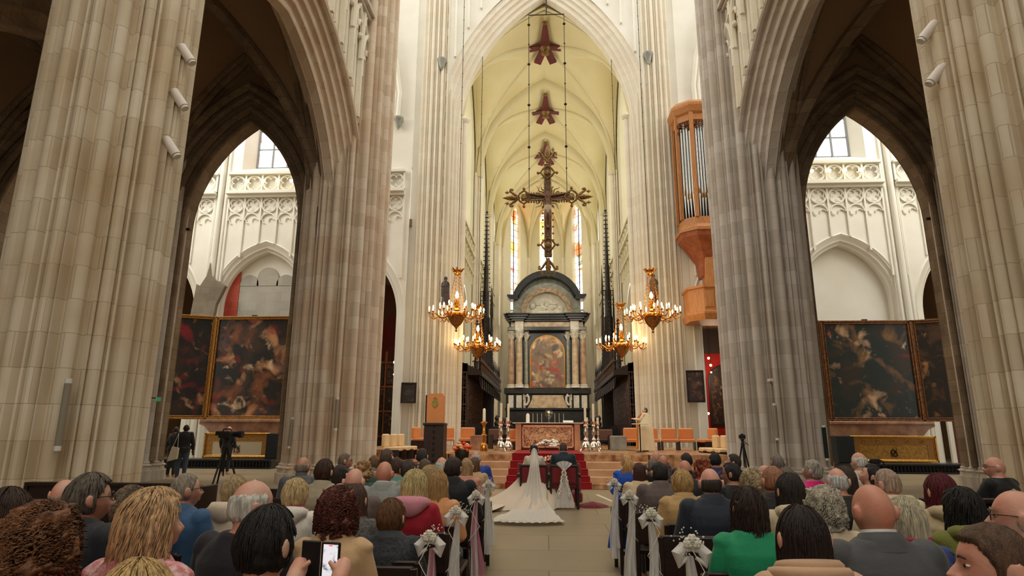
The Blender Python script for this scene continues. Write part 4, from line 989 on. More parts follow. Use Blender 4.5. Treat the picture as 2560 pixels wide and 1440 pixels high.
# ------------------------------------------------------------------ star shaped vault bosses
star = mat('dark_red_painted_wood', (110, 34, 26), .6, col2=(84, 24, 20), scale=3); zz = (37.0, 45.6, 53.8)
for k, y in enumerate(zz):
    e = empty('vault_boss', (.05, y, 27.0), '', 'vault boss', 'red star-shaped bosses along the choir vault')
    e['label'] = ['red star-shaped vault boss nearest the hanging frame bar, largest of three', 'red star-shaped vault boss halfway along the choir vault', 'red star-shaped vault boss just above the top of the crucifix'][k]
    for a in (0, PI, 1.02, PI - 1.02):
        mb = MB(); dx, dy = math.cos(a), math.sin(a); px, py = -dy, dx
        dr = -.42 if abs(dy) < .1 else .0
        q = []
        for r_, wd in ((.2, .24), (1.05, .27)):
            for sg in (-1, 1): q.append((dx * r_ + px * wd * sg, dy * r_ * 1.6 + py * wd * sg, -.2 - r_ * (.18 if abs(dy) < .1 else .3)))
        mb.add(q + [(x, y_, z + .12) for x, y_, z in q], [(0, 1, 3, 2), (4, 6, 7, 5), (0, 4, 5, 1), (2, 3, 7, 6), (0, 2, 6, 4), (1, 5, 7, 3)]); mb.build('painted_arm', star, e, smooth=False)
    mb = MB(); mb.add([(-.34, -.15, -.3), (.34, -.15, -.3), (.1, -2.4, -.12), (-.1, -2.4, -.12), (-.34, -.15, -.15), (.34, -.15, -.15), (.1, -2.4, .05), (-.1, -2.4, .05)], [(0, 3, 2, 1), (4, 5, 6, 7), (0, 1, 5, 4), (1, 2, 6, 5), (2, 3, 7, 6), (3, 0, 4, 7)]); mb.build('painted_arm', star, e, smooth=False)
    mb = MB(); mb.lathe([(.1, -.75), (.28, -.7), (.12, -.6), (.22, -.45), (.36, -.3), (.3, -.12)], (0, 0, 0), 12); mb.ball((0, -2.5, -.15), .2, 8, 6, (1, .8, .5)); mb.build('carved_boss', OG, e)
    for s in (-1, 1):
        pass
# ------------------------------------------------------------------ chandeliers
def chandelier():
    e = empty('chandelier', (0, 0, 0), 'brass chandelier', 'chandelier', 'brass candle chandeliers hanging before the choir')
    B = M['brass']
    mb = MB(); mb.lathe([(.02, -.75), (.07, -.7), (.03, -.62), (.1, -.5), (.2, -.42), (.3, -.3), (.38, -.15), (.42, -.02), (.36, .06), (.42, .12), (.3, .2), (.12, .26)], (0, 0, 0), 24); mb.build('bowl', mat_bowl, e)
    mb = MB(); mb.lathe([(.43, .0), (.47, .03), (.47, .12), (.43, .15)], (0, 0, 0), 24, cap=False)
    for k in range(12): a = k * PI / 6; mb.ball((.45 * math.cos(a), .45 * math.sin(a), .08), .06, 6, 5)
    mb.build('rim', B, e)
    for k in range(6):
        a = k * PI / 3 + .2; ca, sa = math.cos(a), math.sin(a); mb = MB()
        P = lambda r_, z, t=0: (r_ * ca - t * sa, r_ * sa + t * ca, z)
        mb.tube([P(.42, .02), P(.6, -.1), P(.78, -.08), P(.92, .06), P(1.02, .12)], [.04, .035, .035, .03, .03], 6)
        mb.tube([P(.55, -.06), P(.62, .08), P(.72, .1), P(.74, .02)], .022, 5)
        for (t, r2, z2) in ((-.3, 1.12, .08), (0, 1.3, .02), (.3, 1.12, .08)):
            mb.tube([P(.9, .02), P(1.0, -.1, t * .6), P((1.0 + r2) / 2, -.12, t * .9), P(r2, -.02, t), P(r2, .1 + z2 * .2, t)], .022, 5)
            mb.lathe([(.02, 0), (.06, .02), (.065, .05), (.03, .05), (.028, .1)], P(r2, .1, t), 8)
        mb.tube([P(.8, .08), P(.8, .3)], .022, 5); mb.lathe([(.02, 0), (.06, .02), (.065, .05), (.03, .05), (.028, .1)], P(.8, .3), 8)
        arm = mb.build('arm', B, e)
        for (t, r2, z) in ((-.3, 1.12, .2), (0, 1.3, .2), (.3, 1.12, .2), (0, .8, .4)):
            c = MB().lathe([(.02, 0), (.02, .1), (.036, .13), (.038, .17), (.024, .22), (.005, .26)], P(r2, z, t), 8).build('lit_bulb', M['flame'], arm)
    mb = MB(); mb.lathe([(.05, .2), (.16, .3), (.1, .4), (.15, .55), (.13, .75), (.06, .85)], (0, 0, 0), 14); mb.build('centre_stem', B, e)
    MB().lathe([(.04, .9), (.08, .97), (.085, 1.06), (.05, 1.16), (.01, 1.24)], (0, 0, 0), 12).build('lit_bulb', M['flame'], e)
    for k in range(4):
        a = k * PI / 2 + .5; mb = MB(); n = 22
        for i in range(n):
            f = (i + .5) / n; r_ = .42 + (.12 - .42) * f; z = .15 + (2.1 - .15) * f
            mb.ring((r_ * math.cos(a), r_ * math.sin(a), z), .04, .012, 'y' if i % 2 else 'x', 6, 4)
        mb.build('chain', B, e)
    mb = MB(); mb.lathe([(.1, 2.05), (.17, 2.1), (.15, 2.2), (.2, 2.28)], (0, 0, 0), 16, cap=False)
    for k in range(8): a = k * PI / 4; mb.tube([(.17 * math.cos(a), .17 * math.sin(a), 2.2), (.26 * math.cos(a), .26 * math.sin(a), 2.34), (.34 * math.cos(a), .34 * math.sin(a), 2.36)], [.05, .035, .015], 5)
    mb.build('crown', B, e)
    mb = MB(); mb.tube([(0, 0, 2.2), (0, 0, 22)], .016, 6)
    for k in range(14): mb.ball((0, 0, 9 + k * .8), .03, 6, 5)
    mb.build('suspension_cable', M['iron'], e)
    return e
mat_bowl = mat('chandelier_bowl_bronze', (176, 128, 74), .3, metal=.8, col2=(120, 78, 40), scale=16)
c0 = chandelier()
spots = [(-4.31, 29, 6.93, 'brass chandelier before the left white pillar, higher of the left pair'), (-3.72, 33, 5.95, 'brass chandelier before the left choir stalls, lower of the left pair'),
         (4.95, 29, 6.83, 'brass chandelier below the right pillar statue, higher of the right pair'), (3.95, 33, 5.98, 'brass chandelier hanging before the right choir stalls, lower of the right pair')]
for i, (x, y, z, lb) in enumerate(spots):
    o = c0 if i == 0 else copy_tree(c0); o.location = (x, y, z); o['label'] = lb; o.rotation_euler.z = .25 * i
    point('chandelier_light', (x, y, z + .75), 75, (1, .7, .38), .5)
# ------------------------------------------------------------------ statues on the white pillars
def statue(x, y, z, h, lab, face, m_, robe):
    e = empty('saint_statue', (x, y, z), lab, 'statue'); k = h / 1.6
    V = [(0, 0, .95 * k, .14 * k, .1 * k), (0, 0, 1.2 * k, .15 * k, .1 * k), (0, 0, 1.33 * k, .06 * k), (0, -.02, 1.47 * k, .09 * k), (-.16 * k, 0, 1.24 * k, .06 * k), (-.2 * k, -.03, 1.02 * k, .05 * k), (face * .0 - .04, -.14 * k, 1.05 * k, .04 * k), (.16 * k, 0, 1.24 * k, .06 * k), (.2 * k, -.03, 1.02 * k, .05 * k), (.06 * k, -.14 * k, 1.08 * k, .04 * k)]
    skin_fig('body', V, [(0, 1), (1, 2), (2, 3), (1, 4), (4, 5), (5, 6), (1, 7), (7, 8), (8, 9)], m_, e)
    mb = MB(); rs = []
    for i in range(15):
        f = i / 14; zz_ = f * 1.02 * k; r_ = (.23 - .09 * f) * k
        rs.append([((r_ + .025 * k * math.sin(5 * a + f * 2 + face) * (1 - f * .4)) * math.cos(a) + .04 * k * math.sin(f * 3) * face, (r_ * .75 + .02 * k * math.sin(6 * a)) * math.sin(a), zz_) for a in [2 * PI * j / 28 for j in range(28)]])
    mb.rings(rs); mb.build('robe', robe, e)
    mb = MB(); mb.rings([[(x_, y_, z_) for x_, y_, z_ in [((.2 * k * q + .02 * math.sin(4 * a)) * math.cos(a), (.15 * k * q) * math.sin(a) + .02, zz_) for a in [2 * PI * j / 20 for j in range(20)]]] for zz_, q in ((.5 * k, 1.0), (.8 * k, 1.05), (1.1 * k, 1.02), (1.3 * k, .7), (1.36 * k, .4))]); mb.build('cloak', m_, e)
    mb = MB(); mb.ball((0, .03, 1.49 * k), .1 * k, 10, 8, (1, 1, 1.15)); mb.build('hair', m_, e)
    mb = MB(); mb.lathe([(.03, -.75), (.14, -.6), (.12, -.45), (.22, -.25), (.27, -.08), (.27, 0)], (0, 0, 0), 12); mb.build('corbel', M['white_stone'], e)
    return e
br1 = mat('dark_carved_oak', (74, 60, 52), .5, col2=(46, 36, 32), scale=6); br2 = mat('brown_red_carved_robe', (112, 60, 44), .55, col2=(72, 36, 30), scale=4)
statue(-5.33, 31.62, 7.98, 1.6, 'dark carved saint statue on the white pillar above the left chandelier', 1, br1, br1)
e = statue(5.55, 31.62, 8.0, 1.62, 'brown and red carved saint statue with a staff on the right white pillar', -1, mat('carved_saint_brown', (128, 100, 76), .5, col2=(90, 66, 48), scale=6), br2)
MB().tube([(-.3, -.2, .1), (-.34, -.2, 1.35)], .018, 6).build('staff', M['oak'], e)
# ------------------------------------------------------------------ small paintings on the pillars
for (x, y, z, w_, h_, pm, lb, ty) in ((-7.08, 31.72, 2.96, .78, 1.05, P4, 'small dark framed portrait painting hanging on the left white pillar', 0), (7.38, 31.7, 3.02, .86, 1.6, P5, 'dark framed figure painting hanging on the right white pillar', .06)):
    e = empty('wall_painting', (x, y, z), lb, 'painting'); e.rotation_euler = (R(-4), 0, -.12 if x > 0 else .1)
    framed(e, (0, 0, 0), w_, h_, 0, pm, M['dark_wood'], .09, .07)
# ------------------------------------------------------------------ swallow's nest organ
OX, OY = 8.15, 30.98
e = empty('organ', (OX, OY, 6.9), 'tall oak swallow-nest organ with silver pipes high beside the right white pillar', 'organ')
K = M['oak']; wd = 1.12
def hexa(hw, d, z, y0=.86): return [(-hw, y0, z), (-hw, -d * .35, z), (-hw * .45, -d, z), (hw * .45, -d, z), (hw, -d * .35, z), (hw, y0, z)]
mb = MB(); mb.rings([hexa(.25, .1, 2.4), hexa(.35, .25, 3.2), hexa(.8, .55, 3.9), hexa(1.2, .85, 4.35), hexa(1.25, .9, 4.6)]); mb.build('corbel_base', mat('organ_red_oak', (172, 96, 56), .5, col2=(146, 78, 44), scale=4), e, smooth=False)
mb = MB(); mb.rings([hexa(1.3, .95, 4.6), hexa(1.3, .95, 4.75), hexa(1.16, .82, 4.95), hexa(1.12, .78, 5.3), hexa(1.12, .78, 5.35)]); mb.build('lower_moulding', K, e, smooth=False)
for a, b_ in (((-1.12, -.27), (-.5, -.78)), ((-.5, -.78), (.5, -.78)), ((.5, -.78), (1.12, -.27))):
    A, B_ = Vector(a + (0,)), Vector(b_ + (0,)); d = (B_ - A)
    n_p = 5 if d.length < .9 else 7
    for k in range(n_p):
        f = (k + .5) / n_p; c = A + d * f; r_ = d.length / n_p * .43; ztop = 10.6 - abs(f - .5) * 1.2
        zf = 6.6 - abs(((k % 3) - 1)) * .25
        p = MB().lathe([(.02, 5.36), (r_ * .9, zf - .1), (r_, zf), (r_, ztop)], (c.x, c.y + .1, 0), 10).build('organ_pipe', M['tin'], e)
        mo = MB().prism([(c.x - r_ * .8, zf), (c.x, zf + .5), (c.x + r_ * .8, zf)], c.y + .1 - r_ * 1.04, c.y + .1 - r_ * .9, 'y').build('pipe_mouth', M['gold'], p, smooth=False)
mb = MB()
for x, y in ((-1.14, -.25), (-.5, -.8), (.5, -.8), (1.14, -.25), (-1.14, .7), (1.14, .7)): mb.bbox((x - .1, y - .08, 5.3), (x + .1, y + .08, 11.2), .02)
mb.build('case_posts', K, e, smooth=False)
mb = MB(); mb.rings([hexa(1.14, .8, 10.7), hexa(1.14, .8, 11.05), hexa(1.25, .92, 11.15), hexa(1.38, 1.05, 11.45), hexa(1.38, 1.05, 11.6), hexa(1.1, .7, 11.9)]); mb.build('cornice', K, e, smooth=False)
MB().box((-1.1, .15, 5.3), (1.1, .75, 10.9)).build('case_back', M['stall_wood'], e, smooth=False)
mb = MB()
for a, b_ in (((-1.12, -.27), (-.5, -.78)), ((-.5, -.78), (.5, -.78)), ((.5, -.78), (1.12, -.27))):
    for k in range(6):
        f = (k + .5) / 6; x, y = a[0] + (b_[0] - a[0]) * f, a[1] + (b_[1] - a[1]) * f
        mb.ring((x, y - .04, 10.55 - abs(f - .5) * .1), .09, .025, 'y', 10, 5); mb.ring((x, y - .04, 10.35 - abs(f - .5) * .8 + .1), .07, .02, 'y', 8, 4)
mb.build('carved_fretwork', mat('carved_brown_tracery', (120, 76, 44), .5), e)
# balcony of the organ
mb = MB(); mb.rings([hexa(.5, .3, .0), hexa(1.1, 1.0, .0), hexa(1.2, 1.1, .3), hexa(1.2, 1.1, .4), hexa(1.08, 1.0, .45), hexa(1.08, 1.0, 1.55), hexa(1.16, 1.08, 1.6), hexa(1.16, 1.08, 1.72)], cap=True); mb.build('balcony', K, e, smooth=False)
mb = MB()
for x0_, x1_ in ((-.46, -.04), (.04, .46)): mb.bbox((x0_, -1.03, .6), (x1_, -.98, 1.45), .02)
mb.build('balcony_panel', M['oak'], e, smooth=False)
mb = MB(); mb.bbox((-.15, -.3, 1.7), (.75, .5, 3.4), .03); mb.build('stair_case_box', K, e, smooth=False)
# ------------------------------------------------------------------ choir stalls with spires
SW = M['stall_wood']; M['stall_carve'] = mat('stall_end_carving', (92, 68, 54), .35, col2=(50, 34, 27), scale=8)
for s in (-1, 1):
    nm = 'left' if s < 0 else 'right'
    e = empty('choir_stalls', (s * 4.5, 34.4, PZ_), 'long dark carved oak choir stalls along the %s side of the choir' % nm, 'choir stalls')
    X = lambda d: s * d      # d < 0 towards the choir
    y0, y1 = -.2, 14.6
    mb = MB(); mb.box((X(0), y0, 0), (X(.6), y1, 3.9)); mb.box((X(-.1), y0, 0), (X(.75), y0 + .15, 4.4)); mb.build('back_panelling', SW, e, smooth=False)
    mb = MB()
    for k in range(25): y = y0 + .1 + k * .6; mb.bbox((X(-.12), y - .05, 0), (X(.02), y + .05, 3.9), .01); mb.tube([(X(-.1), y, .9), (X(-.14), y, 3.4)], .04, 6)
    for k in range(24):
        y = y0 + .4 + k * .6
        mb.ring((X(-.05), y, 3.3), .22, .035, 'x', 10, 5, 0, PI); mb.ring((X(-.05), y, 2.6), .2, .03, 'x', 10, 5, 0, PI); mb.ring((X(-.05), y, 1.9), .2, .03, 'x', 10, 5)
    mb.build('carved_tracery', mat('stall_carving', (98, 72, 58), .35, col2=(52, 36, 29), scale=8), e)
    mb = MB()
    for q in range(6): x = -.05 + q * .145; mb.tube([(X(x), y0 - .03, .3), (X(x), y0 - .03, 3.9)], .028, 6)
    for q in range(5):
        for zz_ in (1.0, 1.9, 2.8, 3.6): x = .02 + q * .145; mb.ring((X(x), y0 - .03, zz_), .065, .016, 'y', 10, 5); mb.ring((X(x), y0 - .03, zz_ - .35), .065, .014, 'y', 8, 4, 0, PI)
    for zz_ in (.3, 1.25, 2.15, 3.05, 3.9): mb.bbox((X(-.1), y0 - .07, zz_ - .03), (X(.75), y0, zz_ + .03), .008)
    mb.build('end_panel_carving', M['stall_carve'], e)
    mb = MB(); mb.prism([(X(-.9), 3.75), (X(-.9), 3.95), (X(.3), 4.5), (X(.45), 4.5), (X(.45), 3.75)], y0, y1, 'y'); mb.build('canopy', SW, e, smooth=False)
    mb = MB()
    for k in range(38): y = y0 + .2 + k * .385; mb.lathe([(.035, 0), (.02, .1), (.04, .25), (.02, .4), (.035, .55)], (X(-.84), y, 3.95), 6); mb.ball((X(-.84), y, 4.62), .06, 6, 5)
    mb.bbox((X(-.9), y0, 4.48), (X(-.78), y1, 4.56), .01); mb.build('balustrade', mat('stall_baluster', (82, 62, 50), .35), e)
    mb = MB()
    for k in range(12): y = y0 + .4 + k * 1.22; mb.tube([(X(-.8), y - .5, 3.6), (X(-.85), y - .3, 3.1), (X(-.85), y, 3.0), (X(-.85), y + .3, 3.1), (X(-.8), y + .5, 3.6)], .05, 6); mb.lathe([(.06, 0), (.03, .3), (.06, .5), (.01, 1.2)], (X(-.75), y + .6, 4.5), 6)
    mb.bbox((X(-.88), y0, 3.7), (X(-.78), y1, 3.78), .01); mb.build('canopy_arches', SW, e)
    mb = MB(); mb.bbox((X(-1.0), y0, 0), (X(0), y1, .25), .02); mb.bbox((X(-.75), y0, .25), (X(0), y1, .5), .02)
    for k in range(24):
        y = y0 + .1 + k * .6; mb.prism([(X(-.6), .5), (X(-.6), .95), (X(-.2), 1.15), (X(0), 1.15), (X(0), .5)], y - .04, y + .04, 'y')
    mb.build('seats', SW, e, smooth=False)
    mb = MB(); mb.bbox((X(-1.75), y0 + .2, 0), (X(-1.6), y1, .95), .02); mb.bbox((X(-1.9), y0 + .2, .92), (X(-1.5), y1, 1.0), .02)
    for k in range(9): mb.lathe([(.1, .0), (.14, .15), (.06, .3), (.12, .42), (.02, .6)], (X(-1.7), y0 + .5 + k * 1.7, 1.0), 8)
    mb.build('front_desk', SW, e, smooth=False)
    # entrance canopy with tall spire
    for (yy, hh, r_, nm2) in ((8.9, 16.5, .5, 'spire'), (8.1, 9.5, .2, 'side_pinnacle'), (9.9, 10.0, .2, 'side_pinnacle'), (3.6, 7.4, .16, 'side_pinnacle'), (13.2, 8.2, .18, 'side_pinnacle')):
        mb = MB(); zb_ = 4.3
        pr = []
        tiers = 7; H_ = hh - zb_
        for t in range(tiers):
            z = zb_ + H_ * (1 - (1 - t / tiers) ** 1.25); rr_ = r_ * (1 - t / tiers) ** 1.5 * .8 + .03
            pr += [(rr_ * 1.15, z), (rr_ * 1.15, z + .12), (rr_ * .9, z + .2)]
        pr += [(.02, hh)]
        mb.lathe(pr, (X(-.15), yy, 0), 8)
        for t in range(int(H_ / .33)):
            z = zb_ + .3 + t * .33; f = (z - zb_) / H_; q = r_ * (1 - f) ** 1.3 + .09
            for a in (0, PI / 2, PI, 3 * PI / 2): mb.ball((X(-.15) + q * math.cos(a), yy + q * math.sin(a), z), .05, 5, 4, (1.3, 1.3, .8))
        mb.ball((X(-.15), yy, hh + .05), .1, 6, 5); mb.tube([(X(-.15) - .14, yy, hh - .12), (X(-.15) + .14, yy, hh - .12)], .025, 5)
        if r_ > .45:
            for a in range(8):
                q = .6 if a % 2 else .4; dz_ = (a % 3) * 1.4; mb.lathe([(.07, zb_), (.05, zb_ + 3 + dz_), (.09, zb_ + 3.1 + dz_), (.01, zb_ + 5.2 + dz_)], (X(-.15) + q * math.cos(a * PI / 4), yy + q * math.sin(a * PI / 4), 0), 6)
        mb.build(nm2, SW, e)
    mb = MB(); mb.bbox((X(-.75), 8.2, 0), (X(.35), 8.4, 4.5), .02); mb.bbox((X(-.75), 9.4, 0), (X(.35), 9.6, 4.5), .02)
    mb.tube([(X(-.7), 8.3, 2.6), (X(-.72), 8.55, 3.5), (X(-.72), 8.9, 4.0), (X(-.72), 9.25, 3.5), (X(-.7), 9.5, 2.6)], .07, 6); mb.build('doorway_posts', SW, e, smooth=False)
# ------------------------------------------------------------------ ambulatory glimpses
e = empty('side_chapel_altarpiece', (-10.1, 41, 0), 'dark gilded chapel altarpiece seen through the dark arch left of the white pillar', 'altarpiece')
MB().bbox((-1.6, 0, 0), (2.1, .8, 1.2), .02).build('table', M['dark_wood'], e, smooth=False)
for k in range(4):
    for q in range(3): MB().bbox((-1.5 + k * .9, -.05, 1.4 + q * 1.6), (-.75 + k * .9, .1, 2.8 + q * 1.6), .02).build('panel_painting', P5 if (k + q) % 2 else P4, e, smooth=False)
mb = MB()
for k in range(5): mb.bbox((-1.6 + k * .9, -.15, 1.2), (-1.5 + k * .9, .12, 6.4 + .4 * (k % 2)), .01)
for q in range(4): mb.bbox((-1.6, -.12, 1.2 + q * 1.6), (2.1, .1, 1.32 + q * 1.6), .01)
mb.build('gilt_framework', FG2, e, smooth=False)
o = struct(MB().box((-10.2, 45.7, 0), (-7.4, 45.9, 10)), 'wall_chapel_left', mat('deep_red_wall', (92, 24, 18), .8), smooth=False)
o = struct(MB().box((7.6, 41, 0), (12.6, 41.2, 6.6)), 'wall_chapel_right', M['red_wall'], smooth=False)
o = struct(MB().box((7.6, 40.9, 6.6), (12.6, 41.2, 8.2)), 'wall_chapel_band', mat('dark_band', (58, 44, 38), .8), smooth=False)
struct(MB().box((7.6, 41.0, 8.2), (12.6, 41.3, 12.8)), 'wall_chapel_vault', mat('ochre_vault_wall', (150, 112, 76), .9), smooth=False)
e = empty('oval_painting', (11.3, 40.9, 2.0), 'dark oval-topped painting on the red wall behind the right white pillar', 'painting')
pts = [(-.95, 0)] + [(.95 * math.cos(PI - PI * i / 16), 2.9 + .95 * math.sin(PI * i / 16)) for i in range(17)] + [(.95, 0)]
MB().prism(pts, -.02, .1, 'y').build('frame', M['dark_wood'], e, smooth=False); MB().prism([(x * .85, .12 + z * .95) for x, z in pts], -.05, 0, 'y').build('canvas', P5, e, smooth=False)
for i, (x, y, z) in enumerate(((-9.45, 38, 5.75), (-9.42, 38, 5.0), (9.6, 37.5, 5.9), (9.75, 37.7, 5.5), (9.8, 37.9, 5.1), (9.62, 38.5, 2.7))):
    o = MB().ball((0, 0, 0), .075 if i != 4 else .05, 10, 8).build('spot_lamp', M['flame']); o.location = (x, y, z)
    mb = MB(); mb.tube([(0, 0, .06), (0, 0, 12.62 - z)], .012, 5); mb.build('stem', M['iron'], o)
    tag(o, ['small glowing lamp, upper of two in the dark arch left of the altar', 'small glowing lamp, lower of two in the dark arch left of the altar', 'small glowing lamp above the red wall, topmost of the right chapel lamps', 'small glowing lamp over the dark band, second of the right chapel lamps', 'small glowing lamp, third down of the right chapel lamps', 'small glowing lamp low against the red wall'][i], 'lamp')
point('chapel_light_left', (-9.6, 37.5, 5.5), 60, (1, .6, .35), .3); point('chapel_light_right', (10.2, 38.6, 5.2), 160, (1, .75, .5), .3)
# triforium lamps
for s in (-1, 1):
    for k, u_ in enumerate((-1.25, -.35, .45, 1.25)):
        o = MB().ball((0, 0, 0), .1, 10, 8).build('triforium_lamp', M['dim_lamp']); o.location = (s * 15.45 + u_, WY - .04 - (.0), 15.2); o.location.y = WY - .36
        tag(o, '%s glowing round lamp behind the %s transept balustrade' % (['first', 'second', 'third', 'fourth'][k], 'left' if s < 0 else 'right'), 'lamp')
        MB().tube([(0, .1, 0), (0, .3, .12)], .02, 5).build('bracket', M['iron'], o)
# ------------------------------------------------------------------ equipment on the pillars
def cylspot(x, y, z, d, lb):
    o = MB(); v = Vector(d).normalized(); p = Vector((0, 0, 0)); o.tube([p - v * .16, p + v * .16], .075, 14); mb = o.build('spotlight', M['lamp_white']); mb.location = (x, y, z)
    MB().tube([p + v * .16, p + v * .2], .06, 14).build('lens_rim', M['paper'], mb)
    MB().bbox((-.03, -.02, -.05), (.03, .05, .02), .005).build('mount', M['lamp_white'], mb, smooth=False).location = (-.06 if x < 0 else .06, .05, .05)
    tag(mb, lb, 'spotlight')
cylspot(-5.76, 8.55, 7.42, (.5, .1, -.7), 'white cylinder spotlight on the left nave pillar, topmost of three')
cylspot(-5.78, 8.55, 6.62, (.5, .1, -.7), 'white cylinder spotlight on the left nave pillar, middle of three')
cylspot(-5.8, 8.55, 5.8, (.5, .1, -.7), 'white cylinder spotlight on the left nave pillar, lowest of three')
cylspot(5.78, 8.55, 7.42, (-.5, .1, -.6), 'white cylinder spotlight on the right nave pillar, upper of two')
cylspot(5.8, 8.55, 6.7, (-.5, .1, -.6), 'white cylinder spotlight on the right nave pillar, lower of two')
def colspk(x, y, z0, z1, lb, m_=None, w_=.045, tilt=0):
    o = MB(); o.tube([(0, 0, 0), (0, 0, z1 - z0)], w_, 10); g = o.build('column_loudspeaker', m_ or M['speaker_grey']); g.location = (x, y, z0); g.rotation_euler = (0, tilt, R(32 if x < 0 else -32))
    MB().tube([(0, 0, z1 - z0), (0, 0, z1 - z0 + .06)], w_ * 1.05, 10).build('end_cap', M['paper'], g); MB().tube([(0, 0, -.06), (0, 0, 0)], w_ * 1.05, 10).build('end_cap', M['paper'], g)
    MB().bbox((-.02, 0, (z1 - z0) * .45), (.02, .14, (z1 - z0) * .55), .004).build('bracket', M['iron'], g, smooth=False); tag(g, lb, 'loudspeaker')
colspk(-6.16, 7.72, 1.32, 2.1, 'grey slim column loudspeaker on the left nave pillar', w_=.04)
colspk(-6.2, 18.27, 1.62, 2.45, 'grey slim column loudspeaker on the front of the left crossing pillar', w_=.05)
colspk(-7.6, 18.42, 1.1, 1.87, 'tilted slim column loudspeaker at the left edge of the left crossing pillar', tilt=.04)
colspk(6.44, 18.3, 1.4, 2.3, 'grey slim column loudspeaker on the front of the right crossing pillar', w_=.05)
colspk(7.86, 18.6, .85, 1.7, 'dark slim column loudspeaker at the right side of the right crossing pillar', M['grey_dark'], .055)
o = MB().bbox((-.06, -.16, -.04), (.06, .04, .04), .01).build('wall_lamp', M['lamp_white'], smooth=False); o.location = (6.35, 18.25, 3.0); tag(o, 'small white wall fixture on the right crossing pillar above the loudspeaker', 'fixture'); MB().tube([(0, 0, 0), (.04, -.05, -.14)], .012, 5).build('arm', M['iron'], o)
e = empty('exit_sign', (-12.22, 19.0, 2.42), 'small green emergency exit sign with running figure on the aisle pillar', 'sign')
MB().bbox((0, -.02, 0), (.17, 0, .13), .004).build('panel', mat('exit_green', (40, 130, 84), .4, emit=(40, 130, 84), estr=.5), e, smooth=False)
MB().bbox((-.32, -.01, .09), (.02, .0, .12), .003).build('wall_arm', M['iron'], e, smooth=False)
mb = MB(); mb.ball((.05, -.03, .1), .012, 6, 5); mb.tube([(.05, -.03, .085), (.045, -.03, .05), (.03, -.03, .02)], .008, 4); mb.tube([(.045, -.03, .05), (.065, -.03, .02)], .008, 4); mb.tube([(.03, -.03, .07), (.07, -.03, .07)], .006, 4); mb.box((.1, -.025, .02), (.105, -.02, .11)); mb.box((.14, -.025, .02), (.145, -.02, .11)); mb.box((.1, -.025, .105), (.145, -.02, .11)); mb.build('pictogram', M['paper'], e)
for s in (-1, 1):
    for d in (-1, 1):
        o = MB().bbox((-.09, -.04, -.04), (.09, .04, .04), .01).build('small_camera_box', M['black'], smooth=False); o.location = (s * 10.42 + d * 2.02, 19.85, 8.35); MB().lathe([(.03, 0), (.03, .05)], (0, -.05, 0), 8, ax='y').build('lens', M['iron'], o)
        tag(o, 'small black box mounted on the %s side of the %s transept arch' % ('left' if d < 0 else 'right', 'left' if s < 0 else 'right'), 'box')
# corbel heads high on the walls
for (x, y, z) in ((-6.0, 32.05, 22.7), (5.95, 32.05, 22.7), (-8.35, 31.85, 18.9), (8.3, 31.85, 18.9)):
    o = struct(MB().lathe([(.04, -.6), (.16, -.35), (.22, -.1), (.3, 0), (.3, .12)], (x, y, z), 10), 'trim_15', M['grey_marble'])
# ------------------------------------------------------------------ sanctuary seats
def soft_seat(side_m, pad_m, backs=1, stripes=0):
    e = empty('upholstered_seat', (0, 0, 0), 'x', 'seat', 'upholstered sanctuary seats')
    MB().bbox((-.3, -.28, .3), (.3, .3, .44), .03).build('seat_pad', pad_m, e, smooth=False)
    MB().bbox((-.3, .2, .42), (.3, .34, .86), .04).build('back_pad', side_m, e, smooth=False)
    for s_ in (-1, 1): MB().bbox((s_ * .28, -.27, 0), (s_ * .31, .32, .34), .005).build('side_frame', M['dark_wood'], e, smooth=False)
    return e
sa = soft_seat(M['orange_leather'], M['orange_leather']); sb = soft_seat(M['cream_leather'], M['cream_leather'])
S_ = [(sb, -5.2, 21.3, .6, PI / 2, 'cream upholstered seat nearest the left crossing pillar'), (sb, -5.1, 21.98, .6, PI / 2, 'cream upholstered seat second from the left crossing pillar'), (sb, -5.0, 22.66, .6, PI / 2, 'cream upholstered seat third from the left crossing pillar'),
      (sa, -5.1, 25.6, PZ_, PI / 2 - .3, 'orange seat against the left white pillar behind the tall throne'), (sa, -4.2, 26.4, PZ_, 0.15, 'orange seat just behind the tall wooden throne'), (sa, -3.35, 26.3, PZ_, 0, 'orange seat right of the tall wooden throne'), (sa, -4.95, 26.5, PZ_, .2, 'orange seat partly hidden left of the throne'),
      (sa, 3.3, 25.3, PZ_, 0, 'orange seat just left of the standing priest'), (sa, 4.1, 25.6, PZ_, 0, 'orange seat directly behind the standing priest'), (sa, 4.85, 25.8, PZ_, -.05, 'orange seat right of the standing priest'), (sa, 5.55, 25.9, PZ_, -.1, 'orange seat in the middle of the right row, below the white pillar'), (sa, 6.3, 25.7, PZ_, -PI / 2 + .3, 'orange seat at the far right end of the right row'),
      (sb, 5.7, 22.0, .6, -PI / 2, 'cream seat nearest the right crossing pillar'), (sb, 5.6, 22.7, .6, -PI / 2, 'cream seat second from the right crossing pillar'), (sb, 5.8, 21.3, .6, -PI / 2, 'cream seat closest to the camera tripod on the right')]
used = set()
for (b_, x, y, z, a, lb) in S_:
    o = b_ if id(b_) not in used else copy_tree(b_); used.add(id(b_)); o.location = (x, y, z); o.rotation_euler.z = a; o['label'] = lb
